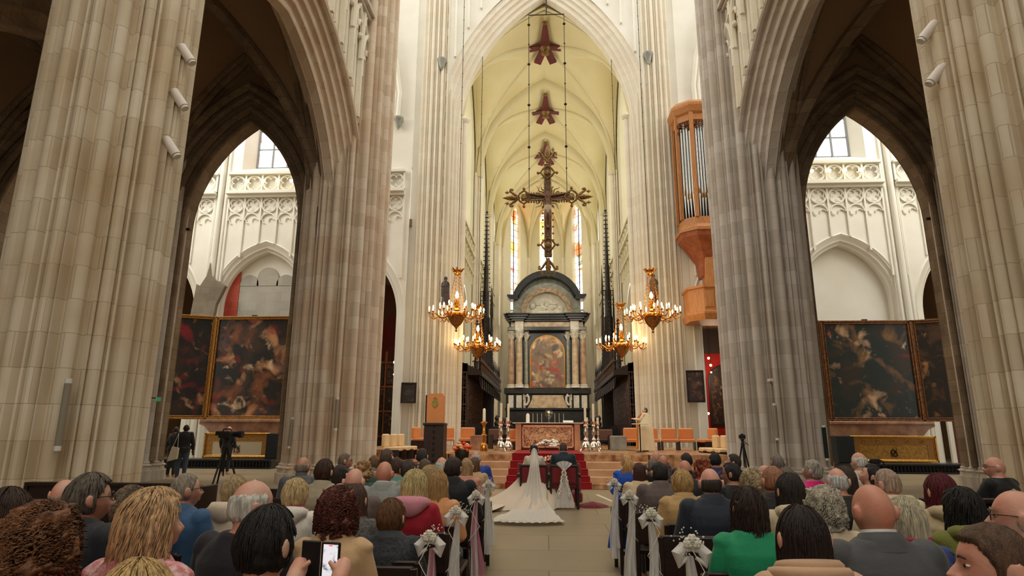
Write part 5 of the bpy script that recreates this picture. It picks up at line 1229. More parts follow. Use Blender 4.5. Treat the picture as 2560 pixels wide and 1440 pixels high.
# ------------------------------------------------------------------ bishop's throne
e = empty('bishop_throne', (-3.47, 19.3, 0), 'tall dark wooden throne with orange back panel and green crest', 'throne')
mb = MB(); mb.bbox((-.3, -.1, 0), (.3, .6, 1.78), .02); mb.build('base', M['dark_wood'], e, smooth=False)
mb = MB()
for k in range(9): mb.bbox((-.02, -.13, .3 + k * .17), (.04, -.09, .38 + k * .17), .01)
mb.build('carved_bosses', M['iron'], e, smooth=False)
mb = MB(); mb.bbox((-.33, -.16, 1.72), (.33, .5, 1.8), .02); mb.build('seat_ledge', M['dark_wood'], e, smooth=False)
MB().prism([(-.26, 1.8), (-.26, 2.62), (-.21, 2.69), (.21, 2.69), (.26, 2.62), (.26, 1.8)], .05, .32, 'y').build('backrest', M['orange_leather'], e, smooth=False)
MB().bbox((-.34, .2, 1.8), (-.27, .42, 2.66), .02).build('side_wing', M['dark_wood'], e, smooth=False)
mb = MB(); cg = mat('crest_green_gold', (120, 130, 60), .5, col2=(186, 160, 80), scale=60); mb.prism([(-.07, 2.5), (.07, 2.5), (.075, 2.34), (0, 2.24), (-.075, 2.34)], .02, .05, 'y'); mb.ring((0, .02, 2.38), .085, .012, 'y', 12, 5); mb.tube([(-.06, .02, 2.52), (0, .02, 2.58), (.06, .02, 2.52)], .014, 5); mb.build('crest', cg, e)
# ------------------------------------------------------------------ candlesticks
def candlestick(h, ch, r_=1.0):
    e = empty('candlestick', (0, 0, 0), 'x', 'candlestick', 'silver baroque candlesticks beside the altar')
    MB().lathe([(.15 * r_, .05), (.17 * r_, .1), (.16 * r_, .2), (.12 * r_, .3), (.05 * r_, .36), (.08 * r_, .42), (.05 * r_, .46), (.03 * r_, .55), (.07 * r_, h * .62), (.055 * r_, h * .7), (.03 * r_, h * .78), (.07 * r_, h * .86), (.04 * r_, h * .9), (.1 * r_, h * .97), (.11 * r_, h), (.03, h)], (0, 0, 0), 18).build('stem', M['silver'], e)
    for k in range(3):
        a = k * 2 * PI / 3 + .5; MB().tube([(.12 * r_ * math.cos(a), .12 * r_ * math.sin(a), .12), (.19 * r_ * math.cos(a), .19 * r_ * math.sin(a), .08), (.2 * r_ * math.cos(a), .2 * r_ * math.sin(a), .02)], [.03, .025, .03], 6).build('foot', M['silver'], e)
    MB().lathe([(.04, h), (.042, h + ch), (.01, h + ch + .01)], (0, 0, 0), 12).build('candle', M['wax'], e)
    return e
big = candlestick(1.05, .62); small = candlestick(.98, .22, .7)
cs = [(big, -1.66, 22.6, 'tall silver candlestick left of the altar, outer one with thick candle'), (big, -1.42, 22.9, 'tall silver candlestick left of the altar, inner one with the highest candle'), (small, -1.78, 23.6, 'smaller silver candlestick behind the left pair, outer one'), (small, -1.52, 23.9, 'smaller silver candlestick behind the left pair, inner one'),
      (big, 1.33, 22.6, 'tall silver candlestick right of the altar, inner one with thick candle'), (big, 1.64, 22.9, 'tall silver candlestick right of the altar, outer one with thick candle'), (small, 1.46, 23.8, 'smaller silver candlestick between the two tall right candlesticks'), (small, 1.86, 23.8, 'smaller silver candlestick at the outer right of the altar')]
used = set()
for (b_, x, y, lb) in cs:
    o = b_ if id(b_) not in used else copy_tree(b_); used.add(id(b_)); o.location = (x, y, PZ_); o['label'] = lb; o.rotation_euler.z = x * 7
e = empty('paschal_candlestick', (-2.27, 22.6, PZ_), 'brass column candlestick with a thick white candle left of the altar', 'candlestick')
MB().lathe([(.13, 0), (.14, .2), (.1, .26), (.06, .3), (.05, .5), (.1, .56), (.06, .62), (.05, .9), (.1, .96), (.14, 1.0), (.05, 1.04)], (0, 0, 0), 16).build('column', M['brass'], e); MB().lathe([(.055, 1.04), (.05, 1.46), (.02, 1.5)], (0, 0, 0), 14).build('candle', M['wax'], e)
# microphone stands / lectern of the priest
e = empty('lectern', (3.23, 22.55, PZ_), 'slim transparent reading stand with an open book in front of the priest', 'lectern')
mb = MB(); mb.tube([(0, 0, 0), (0, 0, .95)], .022, 8); mb.lathe([(.17, 0), (.16, .03)], (0, 0, 0), 16); mb.build('pole', M['iron'], e); mb = MB(); mb.bbox((-.26, -.16, .95), (.26, .16, .98), .005); o = mb.build('book_rest', M['paper'], e, smooth=False)
MB().tube([(-.1, 0, .98), (-.22, .02, 1.1), (-.3, .05, 1.12)], .008, 5).build('microphone', M['iron'], e)
# side marble stands and folding chairs near the stalls
for (x, lb) in ((-2.75, 'low marble credence block left of the altar behind the brass candlestick'), (2.75, 'low green-brown marble block right of the altar')):
    o = MB().bbox((-.3, -.25, 0), (.3, .25, .55), .02).build('marble_block', M['pink_marble'] if x < 0 else M['grey_marble'], smooth=False); o.location = (x, 25.2, PZ_); tag(o, lb, 'block')
for (x, lb, a) in ((-2.05, 'brown leather low armchair behind the left silver candlesticks', .4), (2.25, 'brown leather low armchair behind the right silver candlesticks', -.4)):
    e = empty('armchair', (x, 26.3, PZ_), lb, 'armchair', rz=a); MB().bbox((-.32, -.3, .3), (.32, .3, .42), .03).build('seat', M['dark_wood'], e, smooth=False); o = MB().bbox((-.32, .24, .4), (.32, .34, .8), .03).build('backrest', mat('brown_leather', (110, 74, 56), .5), e, smooth=False)
    for s in (-1, 1): MB().bbox((s * .3, -.3, .0), (s * .34, .32, .58), .01).build('arm', M['dark_wood'], e, smooth=False)
# orange upholstered chair peeking at the altar's left
e = empty('orange_chair', (-1.3, 25.0, PZ_), 'orange rounded chair just left of the altar block', 'chair'); MB().bbox((-.25, -.2, .3), (.25, .25, .4), .04).build('seat', M['orange_leather'], e, smooth=False); MB().bbox((-.25, .15, .38), (.25, .25, .8), .06).build('backrest', M['orange_leather'], e, smooth=False); MB().bbox((-.2, -.15, 0), (.2, .2, .3), .01).build('base', M['dark_wood'], e, smooth=False)
# ------------------------------------------------------------------ flowers
def bouquet(name, loc, r_, n, ms, lb, cat='flowers', vase=None, flat=.6, seed=1, leafn=30, fr=.05):
    rr = random.Random(seed); e = empty(name, loc, lb, cat)
    mb = MB()
    for k in range(leafn):
        a, q = rr.uniform(0, 6.28), rr.uniform(.2, 1.15) * r_; c = Vector((q * math.cos(a), q * math.sin(a) * .7, rr.uniform(-.1, .45) * r_)); d = Vector((math.cos(a), math.sin(a), rr.uniform(-.2, .8))).normalized() * r_ * .35
        pz = Vector((-d.y, d.x, 0)).normalized() * r_ * .08; mb.add([c, c + d * .5 + pz, c + d, c + d * .5 - pz], [(0, 1, 2, 3)])
    mb.build('foliage', M['leaf'], e, smooth=False)
    for mi, m_ in enumerate(ms):
        for k in range(n // len(ms)):
            a = rr.uniform(0, 6.28); t = math.acos(rr.uniform(0, 1)); q = r_ * rr.uniform(.75, 1.0); f = MB(); x, y, z = q * math.sin(t) * math.cos(a), q * math.sin(t) * math.sin(a) * .75, q * math.cos(t) * flat + r_ * .1
            s_ = fr * rr.uniform(.75, 1.25)
            f.ball((x, y, z), s_, 8, 6, (1, 1, .8))
            for j in range(5): b_ = j * 1.257 + a; f.ball((x + s_ * .75 * math.cos(b_), y + s_ * .75 * math.sin(b_), z + s_ * .1), s_ * .55, 6, 4, (1, 1, .6))
            f.build('blossom', m_, e)
    if vase: vase(e)
    return e
bouquet('altar_flowers', (.05, 23.75, PZ_ + .12), .46, 44, [M['white_flower']], 'white rose arrangement on the red carpet before the altar', flat=.5, seed=3, fr=.06)
bouquet('altar_flowers', (.05, 18.55, SZ[2] + .42), .2, 14, [M['white_flower'], M['peach_flower']], 'small white and green posy standing between bride and groom on the steps', seed=8, fr=.035, vase=lambda e: MB().lathe([(.08, -.4), (.09, -.38), (.03, -.3), (.03, -.05), (.09, .02)], (0, 0, 0), 10).build('stand', M['iron'], e))
def tall_vase(e):
    MB().lathe([(.16, -1.0), (.17, -.98), (.04, -.9), (.03, -.45), (.05, -.4), (.18, -.2), (.2, -.02), (.17, .03)], (0, 0, 0), 14).build('vase', M['iron'], e)
bouquet('orange_flower_arrangement', (-2.35, 17.45, 1.02), .24, 30, [M['orange_flower'], M['peach_flower']], 'orange lily arrangement in a tall dark vase left of the altar steps', vase=tall_vase, flat=.9, seed=5, leafn=50, fr=.055)
# ------------------------------------------------------------------ wooden chairs and pews
def wood_chair(name='church_chair'):
    e = empty(name, (0, 0, 0), 'x', 'chair', 'dark wooden church chairs in the congregation rows'); W = M['pew_wood']
    MB().bbox((-.24, -.2, .43), (.24, .24, .47), .008).build('seat', W, e, smooth=False)
    MB().bbox((-.2, -.25, .52), (.2, -.22, .80), .008).build('backrest', W, e, smooth=False)
    for (x, y, z) in ((-.2, -.235, .79), (.2, -.235, .79), (-.22, .2, .44), (.22, .2, .44)): MB().bbox((x - .02, y - .02, 0), (x + .02, y + .02, z), .004).build('leg', W, e, smooth=False)
    MB().bbox((-.22, -.24, .2), (.22, -.22, .24), .004).build('stretcher', W, e, smooth=False)
    return e
chair0 = wood_chair(); CH_USED = [0]
def put_chair(x, y, lb, rz=0):
    o = chair0 if not CH_USED[0] else copy_tree(chair0); CH_USED[0] = 1; o.location = (x, y, 0); o.rotation_euler.z = rz; o['label'] = lb; return o
def pew(x0, x1, y, lb, h=.92):
    e = empty('church_bench', ((x0 + x1) / 2, y, 0), lb, 'bench', 'dark wooden benches'); hw = (x1 - x0) / 2; W = M['pew_wood']
    MB().bbox((-hw, -.05, .42), (hw, .35, .46), .008).build('seat', W, e, smooth=False)
    MB().bbox((-hw, -.08, .62), (hw, -.04, h), .008).build('backrest', W, e, smooth=False)
    MB().bbox((-hw, -.13, h - .02), (hw, .0, h + .02), .008).build('top_rail', W, e, smooth=False)
    for x in (-hw, hw): MB().bbox((x - .025, -.1, 0), (x + .025, .36, h - .02), .006).build('end_panel', W, e, smooth=False)
    return e
pew(-6.1, -4.05, 7.35, 'empty dark bench before the left aisle under the video tripod', .9)
pew(-5.0, -3.9, 5.3, 'empty dark bench between the blue denim man and the cream hooded coat')
pew(3.35, 4.9, 5.35, 'empty dark bench beside the burgundy-haired woman, right block')
pew(3.6, 4.95, 4.6, 'empty dark bench just behind the man seated by the right pillar')
pew(3.4, 5.0, 6.2, 'empty dark bench in front of the right nave pillar, farthest of three')
put_chair(-3.55, 8.3, 'empty dark wooden chair beside the man in grey suit, left block')
for k, (x, y) in enumerate(((4.05, 4.1), (3.75, 3.75))):
    e = empty('paper_stack', (x, y + .12, .475 if 1 else 0), ['stack of white leaflets on the chair behind the olive hooded woman', 'stack of white leaflets on the chair nearest the light blue shirt'][k], 'papers'); put_chair(x, y, ['chair holding white leaflets behind the olive hooded woman', 'chair holding white leaflets beside the light blue shirt'][k])
    for q in range(6): MB().box((-.14, -.1, q * .008), (.14 - .01 * (q % 3), .1, q * .008 + .006)).build('sheet', M['paper'], e, smooth=False)
# ------------------------------------------------------------------ aisle-end bows of tulle with flowers
def bow(x, y, z, lb, L=.85, seed=1, sc_=1.0, pink=False, side=1):
    e = empty('chair_bow', (x, y, z), lb, 'chair decoration', 'tulle bows with white flowers on the aisle chairs'); rr = random.Random(seed)
    mb = MB()
    for s in (-1, 1):
        pts = [(0, 0, 0), (s * .06, -.01, .01), (s * .1, -.02, -.03), (s * .09, -.02, -.1), (s * .03, -.01, -.06)]; mb.tube([(a * sc_, b_ * sc_, c * sc_) for a, b_, c in pts], [.02 * sc_, .04 * sc_, .05 * sc_, .035 * sc_, .01], 10)
    mb.build('bow_loops', M['tulle'], e)
    for s, l_ in ((-.4, L), (.5, L * .86)):
        mb = MB(); rows = []
        for i in range(13):
            f = i / 12; w_ = (.016 + .036 * f ** .8); cx_ = s * .05 * f + .015 * math.sin(f * 5 + seed); row = []
            for j in range(7): g = j / 6 - .5; row.append((cx_ + g * 2 * w_, -.02 + .02 * math.sin(g * 9 + f * 4), -.03 - f * l_))
            rows.append(row)
        mb.add([p for r_ in rows for p in r_], [(i * 7 + j, i * 7 + j + 1, (i + 1) * 7 + j + 1, (i + 1) * 7 + j) for i in range(12) for j in range(6)]); mb.build('ribbon_tail', M['tulle'] if not (pink and s > 0) else mat('pink_tulle', (216, 140, 160), .9, alpha=.7), e)
    MB().tube([(0, -.03, 0), (side * .05, -.06, -.1), (-side * .04, -.06, -.25), (side * .06, -.05, -.38)], .003, 4).build('curled_string', M['paper'], e)
    for k in range(3):
        f = MB(); c = ((-.03, 0, .03)[k], 0, (.05, .075, .05)[k])
        c = (c[0] * sc_, -.03, c[2] * sc_); f.ball(c, .032 * sc_, 10, 8)
        for j in range(6): a = j * 1.047; f.ball((c[0] + .022 * sc_ * math.cos(a), c[1] - .008, c[2] + .022 * sc_ * math.sin(a)), .018 * sc_, 6, 5)
        f.build('rose', M['white_flower'], e)
    mb = MB()
    for k in range(46):
        a, q = rr.uniform(0, 6.28), rr.uniform(.04, .12) * sc_; mb.ball((q * math.cos(a) - .02 * side, rr.uniform(-.05, 0), .06 * sc_ + q * math.sin(a) * .8), .0065 * sc_, 5, 4)
    o = mb.build('gypsophila', M['white_flower'], e); o['kind'] = 'stuff'
    pass
# ------------------------------------------------------------------ people
def remesh(mb, vox, smooth_it=2, disp=0, dsc=9, seed=0):
    me = bpy.data.meshes.new('tmp'); me.from_pydata(mb.v, [], mb.f)
    import bmesh
    b = bmesh.new(); b.from_mesh(me); bmesh.ops.recalc_face_normals(b, faces=b.faces); b.to_mesh(me); b.free()
    o = bpy.data.objects.new('tmp', me); C.objects.link(o)
    r = o.modifiers.new('r', 'REMESH'); r.mode = 'VOXEL'; r.voxel_size = vox; r.use_smooth_shade = True
    s = o.modifiers.new('s', 'SMOOTH'); s.factor = .5; s.iterations = smooth_it
    dg = bpy.context.evaluated_depsgraph_get(); nm = bpy.data.meshes.new_from_object(o.evaluated_get(dg))
    bpy.data.objects.remove(o)
    if disp:
        nm.update(); cos = [v.co.copy() for v in nm.vertices]; nn = [v.normal.copy() for v in nm.vertices]; out = []
        for c, n in zip(cos, nn):
            q = Vector((c.x * dsc, c.y * dsc, c.z * dsc * .55 + seed)); k = noise.noise(q) + .5 * noise.noise(q * 2.3)
            c = c + n * disp * k; out += [c.x, c.y, c.z]
        nm.vertices.foreach_set('co', out)
    nm.polygons.foreach_set('use_smooth', [True] * len(nm.polygons)); nm.update()
    return nm
def ell(rx, ry, z, cx=0, cy=0, n=20, p=2.0, tilt=0):
    out = []
    for j in range(n):
        a = 2 * PI * j / n; c, s = math.cos(a), math.sin(a)
        x = rx * math.copysign(abs(c) ** (2 / p), c); y = ry * math.copysign(abs(s) ** (2 / p), s); out.append((cx + x, cy + y, z + y * tilt))
    return out
HCZ = 1.165                                   # head centre height of the seated figure (crown at 1.28)
def head_verts(mb, yaw, tilt=0, dz=0, det=True):
    """skull, face, nose, ears, lips, turned by yaw about the neck"""
    k0 = len(mb.v); n, m = 36, 26; vs = []; fs = []
    for i in range(m + 1):
        t = -PI / 2 + PI * i / m
        for j in range(n):
            a = 2 * PI * j / n; x, y, z = math.cos(t) * math.cos(a), math.cos(t) * math.sin(a), math.sin(t)
            w_ = 1.0; d = 1.0
            if z < 0: w_ -= .30 * (-z) ** 1.3; 
            if z < -.2 and y > 0: d += .06 * (-z)                      # chin
            if y > 0: d -= .07 * (1 - abs(z)) ** .5
            if y < 0 and z < -.3: d -= .35 * (-z - .3)
            X, Y, Z = x * .0765 * w_, y * .098 * d, z * .117
            if y > 0:
                for (ex, ez, er, am) in ((-.03, .012, .016, -.012), (.03, .012, .016, -.012), (0, .035, .03, .004), (0, -.062, .02, .004), (0, -.092, .022, .01), (-.04, -.02, .02, .005), (.04, -.02, .02, .005)):
                    q = ((X - ex) ** 2 + (Z - ez) ** 2) / er ** 2
                    if q < 6: Y += am * math.exp(-q)
            vs.append((X, Y, Z))
    for i in range(m):
        for j in range(n): k = (j + 1) % n; fs.append((i * n + j, i * n + k, (i + 1) * n + k, (i + 1) * n + j))
    mb.add(vs, fs)
    mb.tube([(0, .078, .022), (0, .096, .0), (0, .113, -.022), (0, .098, -.034)], [.008, .011, .015, .009], 8)
    for s in (-1, 1):
        mb.ball((s * .014, .098, -.028), .011, 8, 6); mb.ball((s * .080, -.012, -.004), .033, 10, 8, (.38, .62, 1.08)); mb.ball((s * .0925, -.024, .004), .03, 10, 8, (.28, .6, 1.1))
    mb.tube([(-.026, .086, -.052), (0, .095, -.049), (.026, .086, -.052)], [.005, .008, .005], 6); mb.tube([(-.022, .086, -.062), (0, .094, -.063), (.022, .086, -.062)], [.006, .009, .006], 6)
    R3 = Matrix.Rotation(yaw, 3, 'Z') @ Matrix.Rotation(tilt, 3, 'X')
    for i in range(k0, len(mb.v)):
        p = Vector(mb.v[i]); p.z += .095; p = R3 @ p; mb.v[i] = (p.x, p.y + .022, p.z + HCZ - .095 + dz)
def limbs(mb, sex, inf=0.0, arms='lap', legs=True, pose='sit', only=None):
    sw = (.205 if sex == 'm' else .178)
    g = inf
    for s in (-1, 1):
        sh = (s * (sw - .028), -.012, .992); el_ = (s * (sw + .045), .03, .74); wr = (s * .12, .27, .655)
        if pose == 'stand': el_ = (s * (sw + .05), -.01, .73); wr = (s * (sw + .06), .08, .5)
        if arms == 'phone': el_ = (s * (sw + .0), .26, .86); wr = (s * .1 , .5, 1.1)
        if arms == 'rest': el_ = (s * (sw + .04), .12, .8); wr = (s * .2, .38, .84)
        ra = (.054, .05, .043, .038, .03) if sex == 'm' else (.046, .042, .036, .032, .026)
        mid = [(sh[i] + el_[i]) / 2 for i in range(3)]; mi2 = [(wr[i] + el_[i]) / 2 for i in range(3)]
        if only in (None, 'top'): mb.tube([sh, mid, el_, mi2, wr], [r_ + g * (1.2 if i < 4 else .9) for i, r_ in enumerate(ra)], 14); mb.ball(sh, ra[0] * 1.12 + g, 12, 8)
        if only is None and arms != 'phone':
            d = (Vector(wr) - Vector(el_)).normalized(); w2 = Vector(wr) + d * .02
            mb.tube([wr, w2 + d * .03, w2 + d * .075], [.03, .036, .032], 10)
            for q in range(4):
                side = Vector((s * (q - 1.5) * .019, 0, -.004 * q)); b0 = w2 + d * .07 + side
                mb.tube([b0, b0 + d * .035 + Vector((0, .004, -.006)), b0 + d * (.055 + .004 * (1.5 - abs(q - 1.5))) + Vector((0, .004, -.026))], [.0098, .009, .007], 6)
            b0 = w2 + d * .02 + Vector((-s * .03, 0, .005)); mb.tube([b0, b0 + d * .03 + Vector((-s * .018, 0, .004)), b0 + d * .055 + Vector((-s * .014, 0, .0))], [.012, .011, .008], 6)
        if legs and only in (None, 'legs'):
            if pose == 'sit': hp, kn, an, to = (s * .09, .04, .56), (s * .115, .45, .53), (s * .12, .47, .09), (s * .13, .62, .045)
            else: hp, kn, an, to = (s * .09, 0, .56), (s * .1, .02, .14), (s * .1, -.02, -.32), (s * .12, .13, -.37)
            rl = (.092, .082, .06, .055, .038)
            m1 = [(hp[i] + kn[i]) / 2 for i in range(3)]; m2 = [(kn[i] * .6 + an[i] * .4) for i in range(3)]; m2[1] -= .015
            mb.tube([hp, m1, kn, m2, an], [r_ + g for r_ in rl], 14)
            if only is None: mb.tube([(an[0], an[1] - .03, an[2] - .03), (an[0], an[1] + .04, an[2] - .03), to], [.04, .045, .03], 10)
def torso(mb, sex, inf=0.0, low=.46, pose='sit'):
    g = inf; m_ = sex == 'm'
    prof = [(low, .175, .125), (.54, .185, .13), (.66, .155 if m_ else .135, .108), (.78, .172 if m_ else .15, .115), (.88, .185 if m_ else .158, .118), (.95, .19 if m_ else .162, .11), (1.0, .17 if m_ else .145, .09), (1.035, .125 if m_ else .105, .075), (1.068, .075, .064)]
    mb.rings([ell(rx + g, ry + g, z, 0, -.012 * (z > .85), 24, 2.4) for z, rx, ry in prof])
BODY = {}
def body_mesh(sex, yaw, tilt, pose, arms, vox=.0085):
    key = ('b', sex, round(yaw, 2), round(tilt, 2), pose, arms, vox)
    if key not in BODY:
        mb = MB(); torso(mb, sex); limbs(mb, sex, 0, arms, True, pose)
        nk = .055 if sex == 'm' else .046
        R3 = Matrix.Rotation(yaw, 3, 'Z') @ Matrix.Rotation(tilt, 3, 'X'); hc = R3 @ Vector((0, -.01, .06)) + Vector((0, .02, HCZ - .095))
        mb.tube([(0, -.015, .98), (0, -.008, 1.05), (0, .0, 1.1), tuple(hc)], [nk * 1.35, nk * 1.1, nk, nk * .95], 16)
        head_verts(mb, yaw, tilt); BODY[key] = remesh(mb, vox, 2)
    return BODY[key]
def top_mesh(sex, kind, pose='sit', arms='lap'):
    key = ('t', sex, kind, pose, arms)
    if key not in BODY:
        mb = MB(); g = {'suit': .022, 'knit': .016, 'puff': .034, 'bare': .01, 'coat': .028}[kind]
        torso(mb, sex, g, .44 if kind != 'coat' else .4, pose)
        if kind != 'bare': limbs(mb, sex, g * .75, arms, False, pose, 'top')
        if kind in ('suit', 'coat'):
            for s in (-1, 1): mb.ball((s * ((.205 if sex == 'm' else .178) - .02), -.01, 1.005), .058 + g * .5, 12, 8, (1, .95, .6))
        BODY[key] = remesh(mb, .0105, 2, .006 if kind != 'puff' else .012, 11 if kind != 'puff' else 16, len(BODY))
    return BODY[key]
def legs_mesh(sex, pose):
    key = ('l', sex, pose)
    if key not in BODY:
        mb = MB(); limbs(mb, sex, .014, 'lap', True, pose, 'legs')
        mb.rings([ell(.2, .145, z, 0, 0, 20, 2.4) for z in (.44, .5, .6)]); BODY[key] = remesh(mb, .015, 2, .006, 9)
    return BODY[key]
def sm(a, b_, x): t = max(0, min(1, (x - a) / (b_ - a))); return t * t * (3 - 2 * t)
def hair_mesh(style, seed=0):
    key = ('h', style, seed)
    if key in BODY: return BODY[key]
    # style: thickness, lower end (below head centre), top cut, face half angle low, curl amplitude, curl frequency
    T, zend, ztop, fa, amp, fq, flare = {
        'short': (.011, -.062, 9, 78, .003, 30, 0), 'crop': (.005, -.055, 9, 80, .001, 40, 0), 'full': (.010, -.07, 9, 80, .007, 18, 0), 'thick': (.014, -.075, 9, 82, .01, 16, .1),
        'ring': (.007, -.058, .045, 76, .002, 30, 0), 'ring_low': (.006, -.055, .012, 80, .002, 30, 0), 'white_ring': (.007, -.055, .066, 72, .003, 26, 0),
        'pixie': (.014, -.075, 9, 70, .009, 20, 0), 'bob': (.014, -.135, 9, 72, .007, 14, .25), 'long': (.009, -.26, 9, 76, .006, 13, .35), 'longer': (.010, -.33, 9, 76, .006, 12, .3), 'wavy': (.013, -.185, 9, 72, .013, 15, .2),
        'curly': (.026, -.11, 9, 68, .02, 22, .3), 'curly_big': (.032, -.11, 9, 62, .02, 22, .4), 'curly_short': (.018, -.075, 9, 74, .013, 26, .1), 'updo': (.016, -.06, 9, 80, .005, 22, 0), 'pony': (.018, -.06, 9, 80, .004, 22, 0)}[style]
    rs = random.Random(seed * 31 + len(style)); N_, Mz = (72, 44) if zend < -.1 or amp > .01 else (60, 30)
    vs = []; fs = []; ox = seed * 3.7
    for i in range(Mz + 1):
        f = i / Mz
        if f < .45: th = PI / 2 * f / .45; z = (.117 + T) * math.cos(th) * 1.0
        else: z = zend * (f - .45) / .55
        for j in range(N_):
            a = -PI + 2 * PI * j / N_; ca, sa = math.cos(a), math.sin(a); ad = abs(math.degrees(a))
            zz = max(-.117, min(.117, z)); kk = math.sqrt(max(0, 1 - (zz / .1172) ** 2)) if z > 0 else 1.0
            if z > 0: kk = math.sqrt(max(0, 1 - min(1, z / (.117 + T)) ** 2)) * 1.0
            Tt = T
            if z < 0:
                k2 = -z
                if zend > -.1: kk = math.sqrt(max(.3, 1 - (zz / .1172) ** 2 * 1.1)); Tt = T * (1 - sm(.55, 1.0, z / zend)) - .004 * sm(.8, 1, z / zend)
                else: kk = 1 - .06 * sm(.03, .12, k2) + flare * .25 * sm(.06, .2, k2) * (1 - sm(.85, 1.0, z / zend) * .6); 
            rx, ry = (.0765 + Tt) * kk if z <= 0 else (.0765 + T) * kk, (.098 + Tt) * kk if z <= 0 else (.098 + T) * kk
            # hair line: covered where the azimuth is beyond the face angle
            zl = .072 if style not in ('ring', 'ring_low', 'white_ring') else .09
            fang = fa * (1 - sm(.0, zl + .035, z) * .5) if z > 0 else fa + 14 * sm(0, .06, -z)
            cov = sm(fang - 9, fang + 5, ad) if z < zl + .03 else 1.0
            if z >= zl - .02 and z < zl + .03: cov = max(cov, sm(zl - .015, zl + .02, z))
            if ztop < 1: cov *= 1 - sm(ztop - .02, ztop + .01, z) 
            inx, iny = (.064, .082)
            if z < -.03: q = sm(.03, .1, -z); inx, iny = .064 - .026 * q, .082 - .05 * q
            ki = math.sqrt(max(0, 1 - (zz / .1172) ** 2)) if z > 0 else 1
            X = (rx * cov + inx * ki * (1 - cov)) * sa; Y = (ry * cov + iny * ki * (1 - cov)) * ca
            if z < -.1: Y -= .012 * sm(.1, .2, -z)
            if cov > .2 and not (z <= zend + 1e-6):
                q = Vector((X * fq + ox, Y * fq, z * fq * (1 if amp > .012 else .35))); dn = noise.noise(q) * amp * 1.6 + noise.noise(q * 2.7) * amp * .8
                st = .0022 * math.sin(a * 34 + 5 * noise.noise(Vector((a * 2, z * 9, ox)))) * (1 if amp < .012 else .4)
                r_ = math.hypot(X, Y) or 1e-6; X += X / r_ * (dn + st); Y += Y / r_ * (dn + st); zf = z + (dn * .7 if z > .03 else 0) + (amp * .9 * noise.noise(Vector((a * 2.5, ox, 1))) if z < zend * .8 else 0)
            else: zf = z
            vs.append((X, Y, zf))
    for i in range(Mz):
        for j in range(N_): k = (j + 1) % N_; fs.append((i * N_ + j, (i + 1) * N_ + j, (i + 1) * N_ + k, i * N_ + k))
    vs.append((0, 0, vs[0][2])); t0 = len(vs) - 1; fs += [(t0, j, (j + 1) % N_) for j in range(N_)]
    vs.append((0, -.01, zend)); t1 = len(vs) - 1; fs += [(t1, Mz * N_ + (j + 1) % N_, Mz * N_ + j) for j in range(N_)]
    mb = MB(); mb.add(vs, fs)
    if style == 'updo':
        mb.ball((0, -.09, .06), .05, 14, 10, (1.2, .9, .9))
        for k in range(5): a = k * 1.25; mb.ring((.02 * math.cos(a), -.1 + .01 * k, .06 + .02 * math.sin(a)), .035, .014, 'x' if k % 2 else 'y', 12, 6)
    if style == 'pony':
        for k in range(7): q = (k - 3) * .012; mb.tube([(q * .4, -.105, .05), (q, -.135, .02), (q * 2.2, -.13, -.06), (q * 2.8, -.115, -.15), (q * 2.2, -.11, -.22)], [.014, .02, .022, .018, .004], 8)
        mb.ball((0, -.11, .05), .024, 8, 6)
    me = bpy.data.meshes.new('hair'); me.from_pydata(mb.v, [], mb.f); me.polygons.foreach_set('use_smooth', [True] * len(me.polygons)); me.update(); BODY[key] = me
    return me
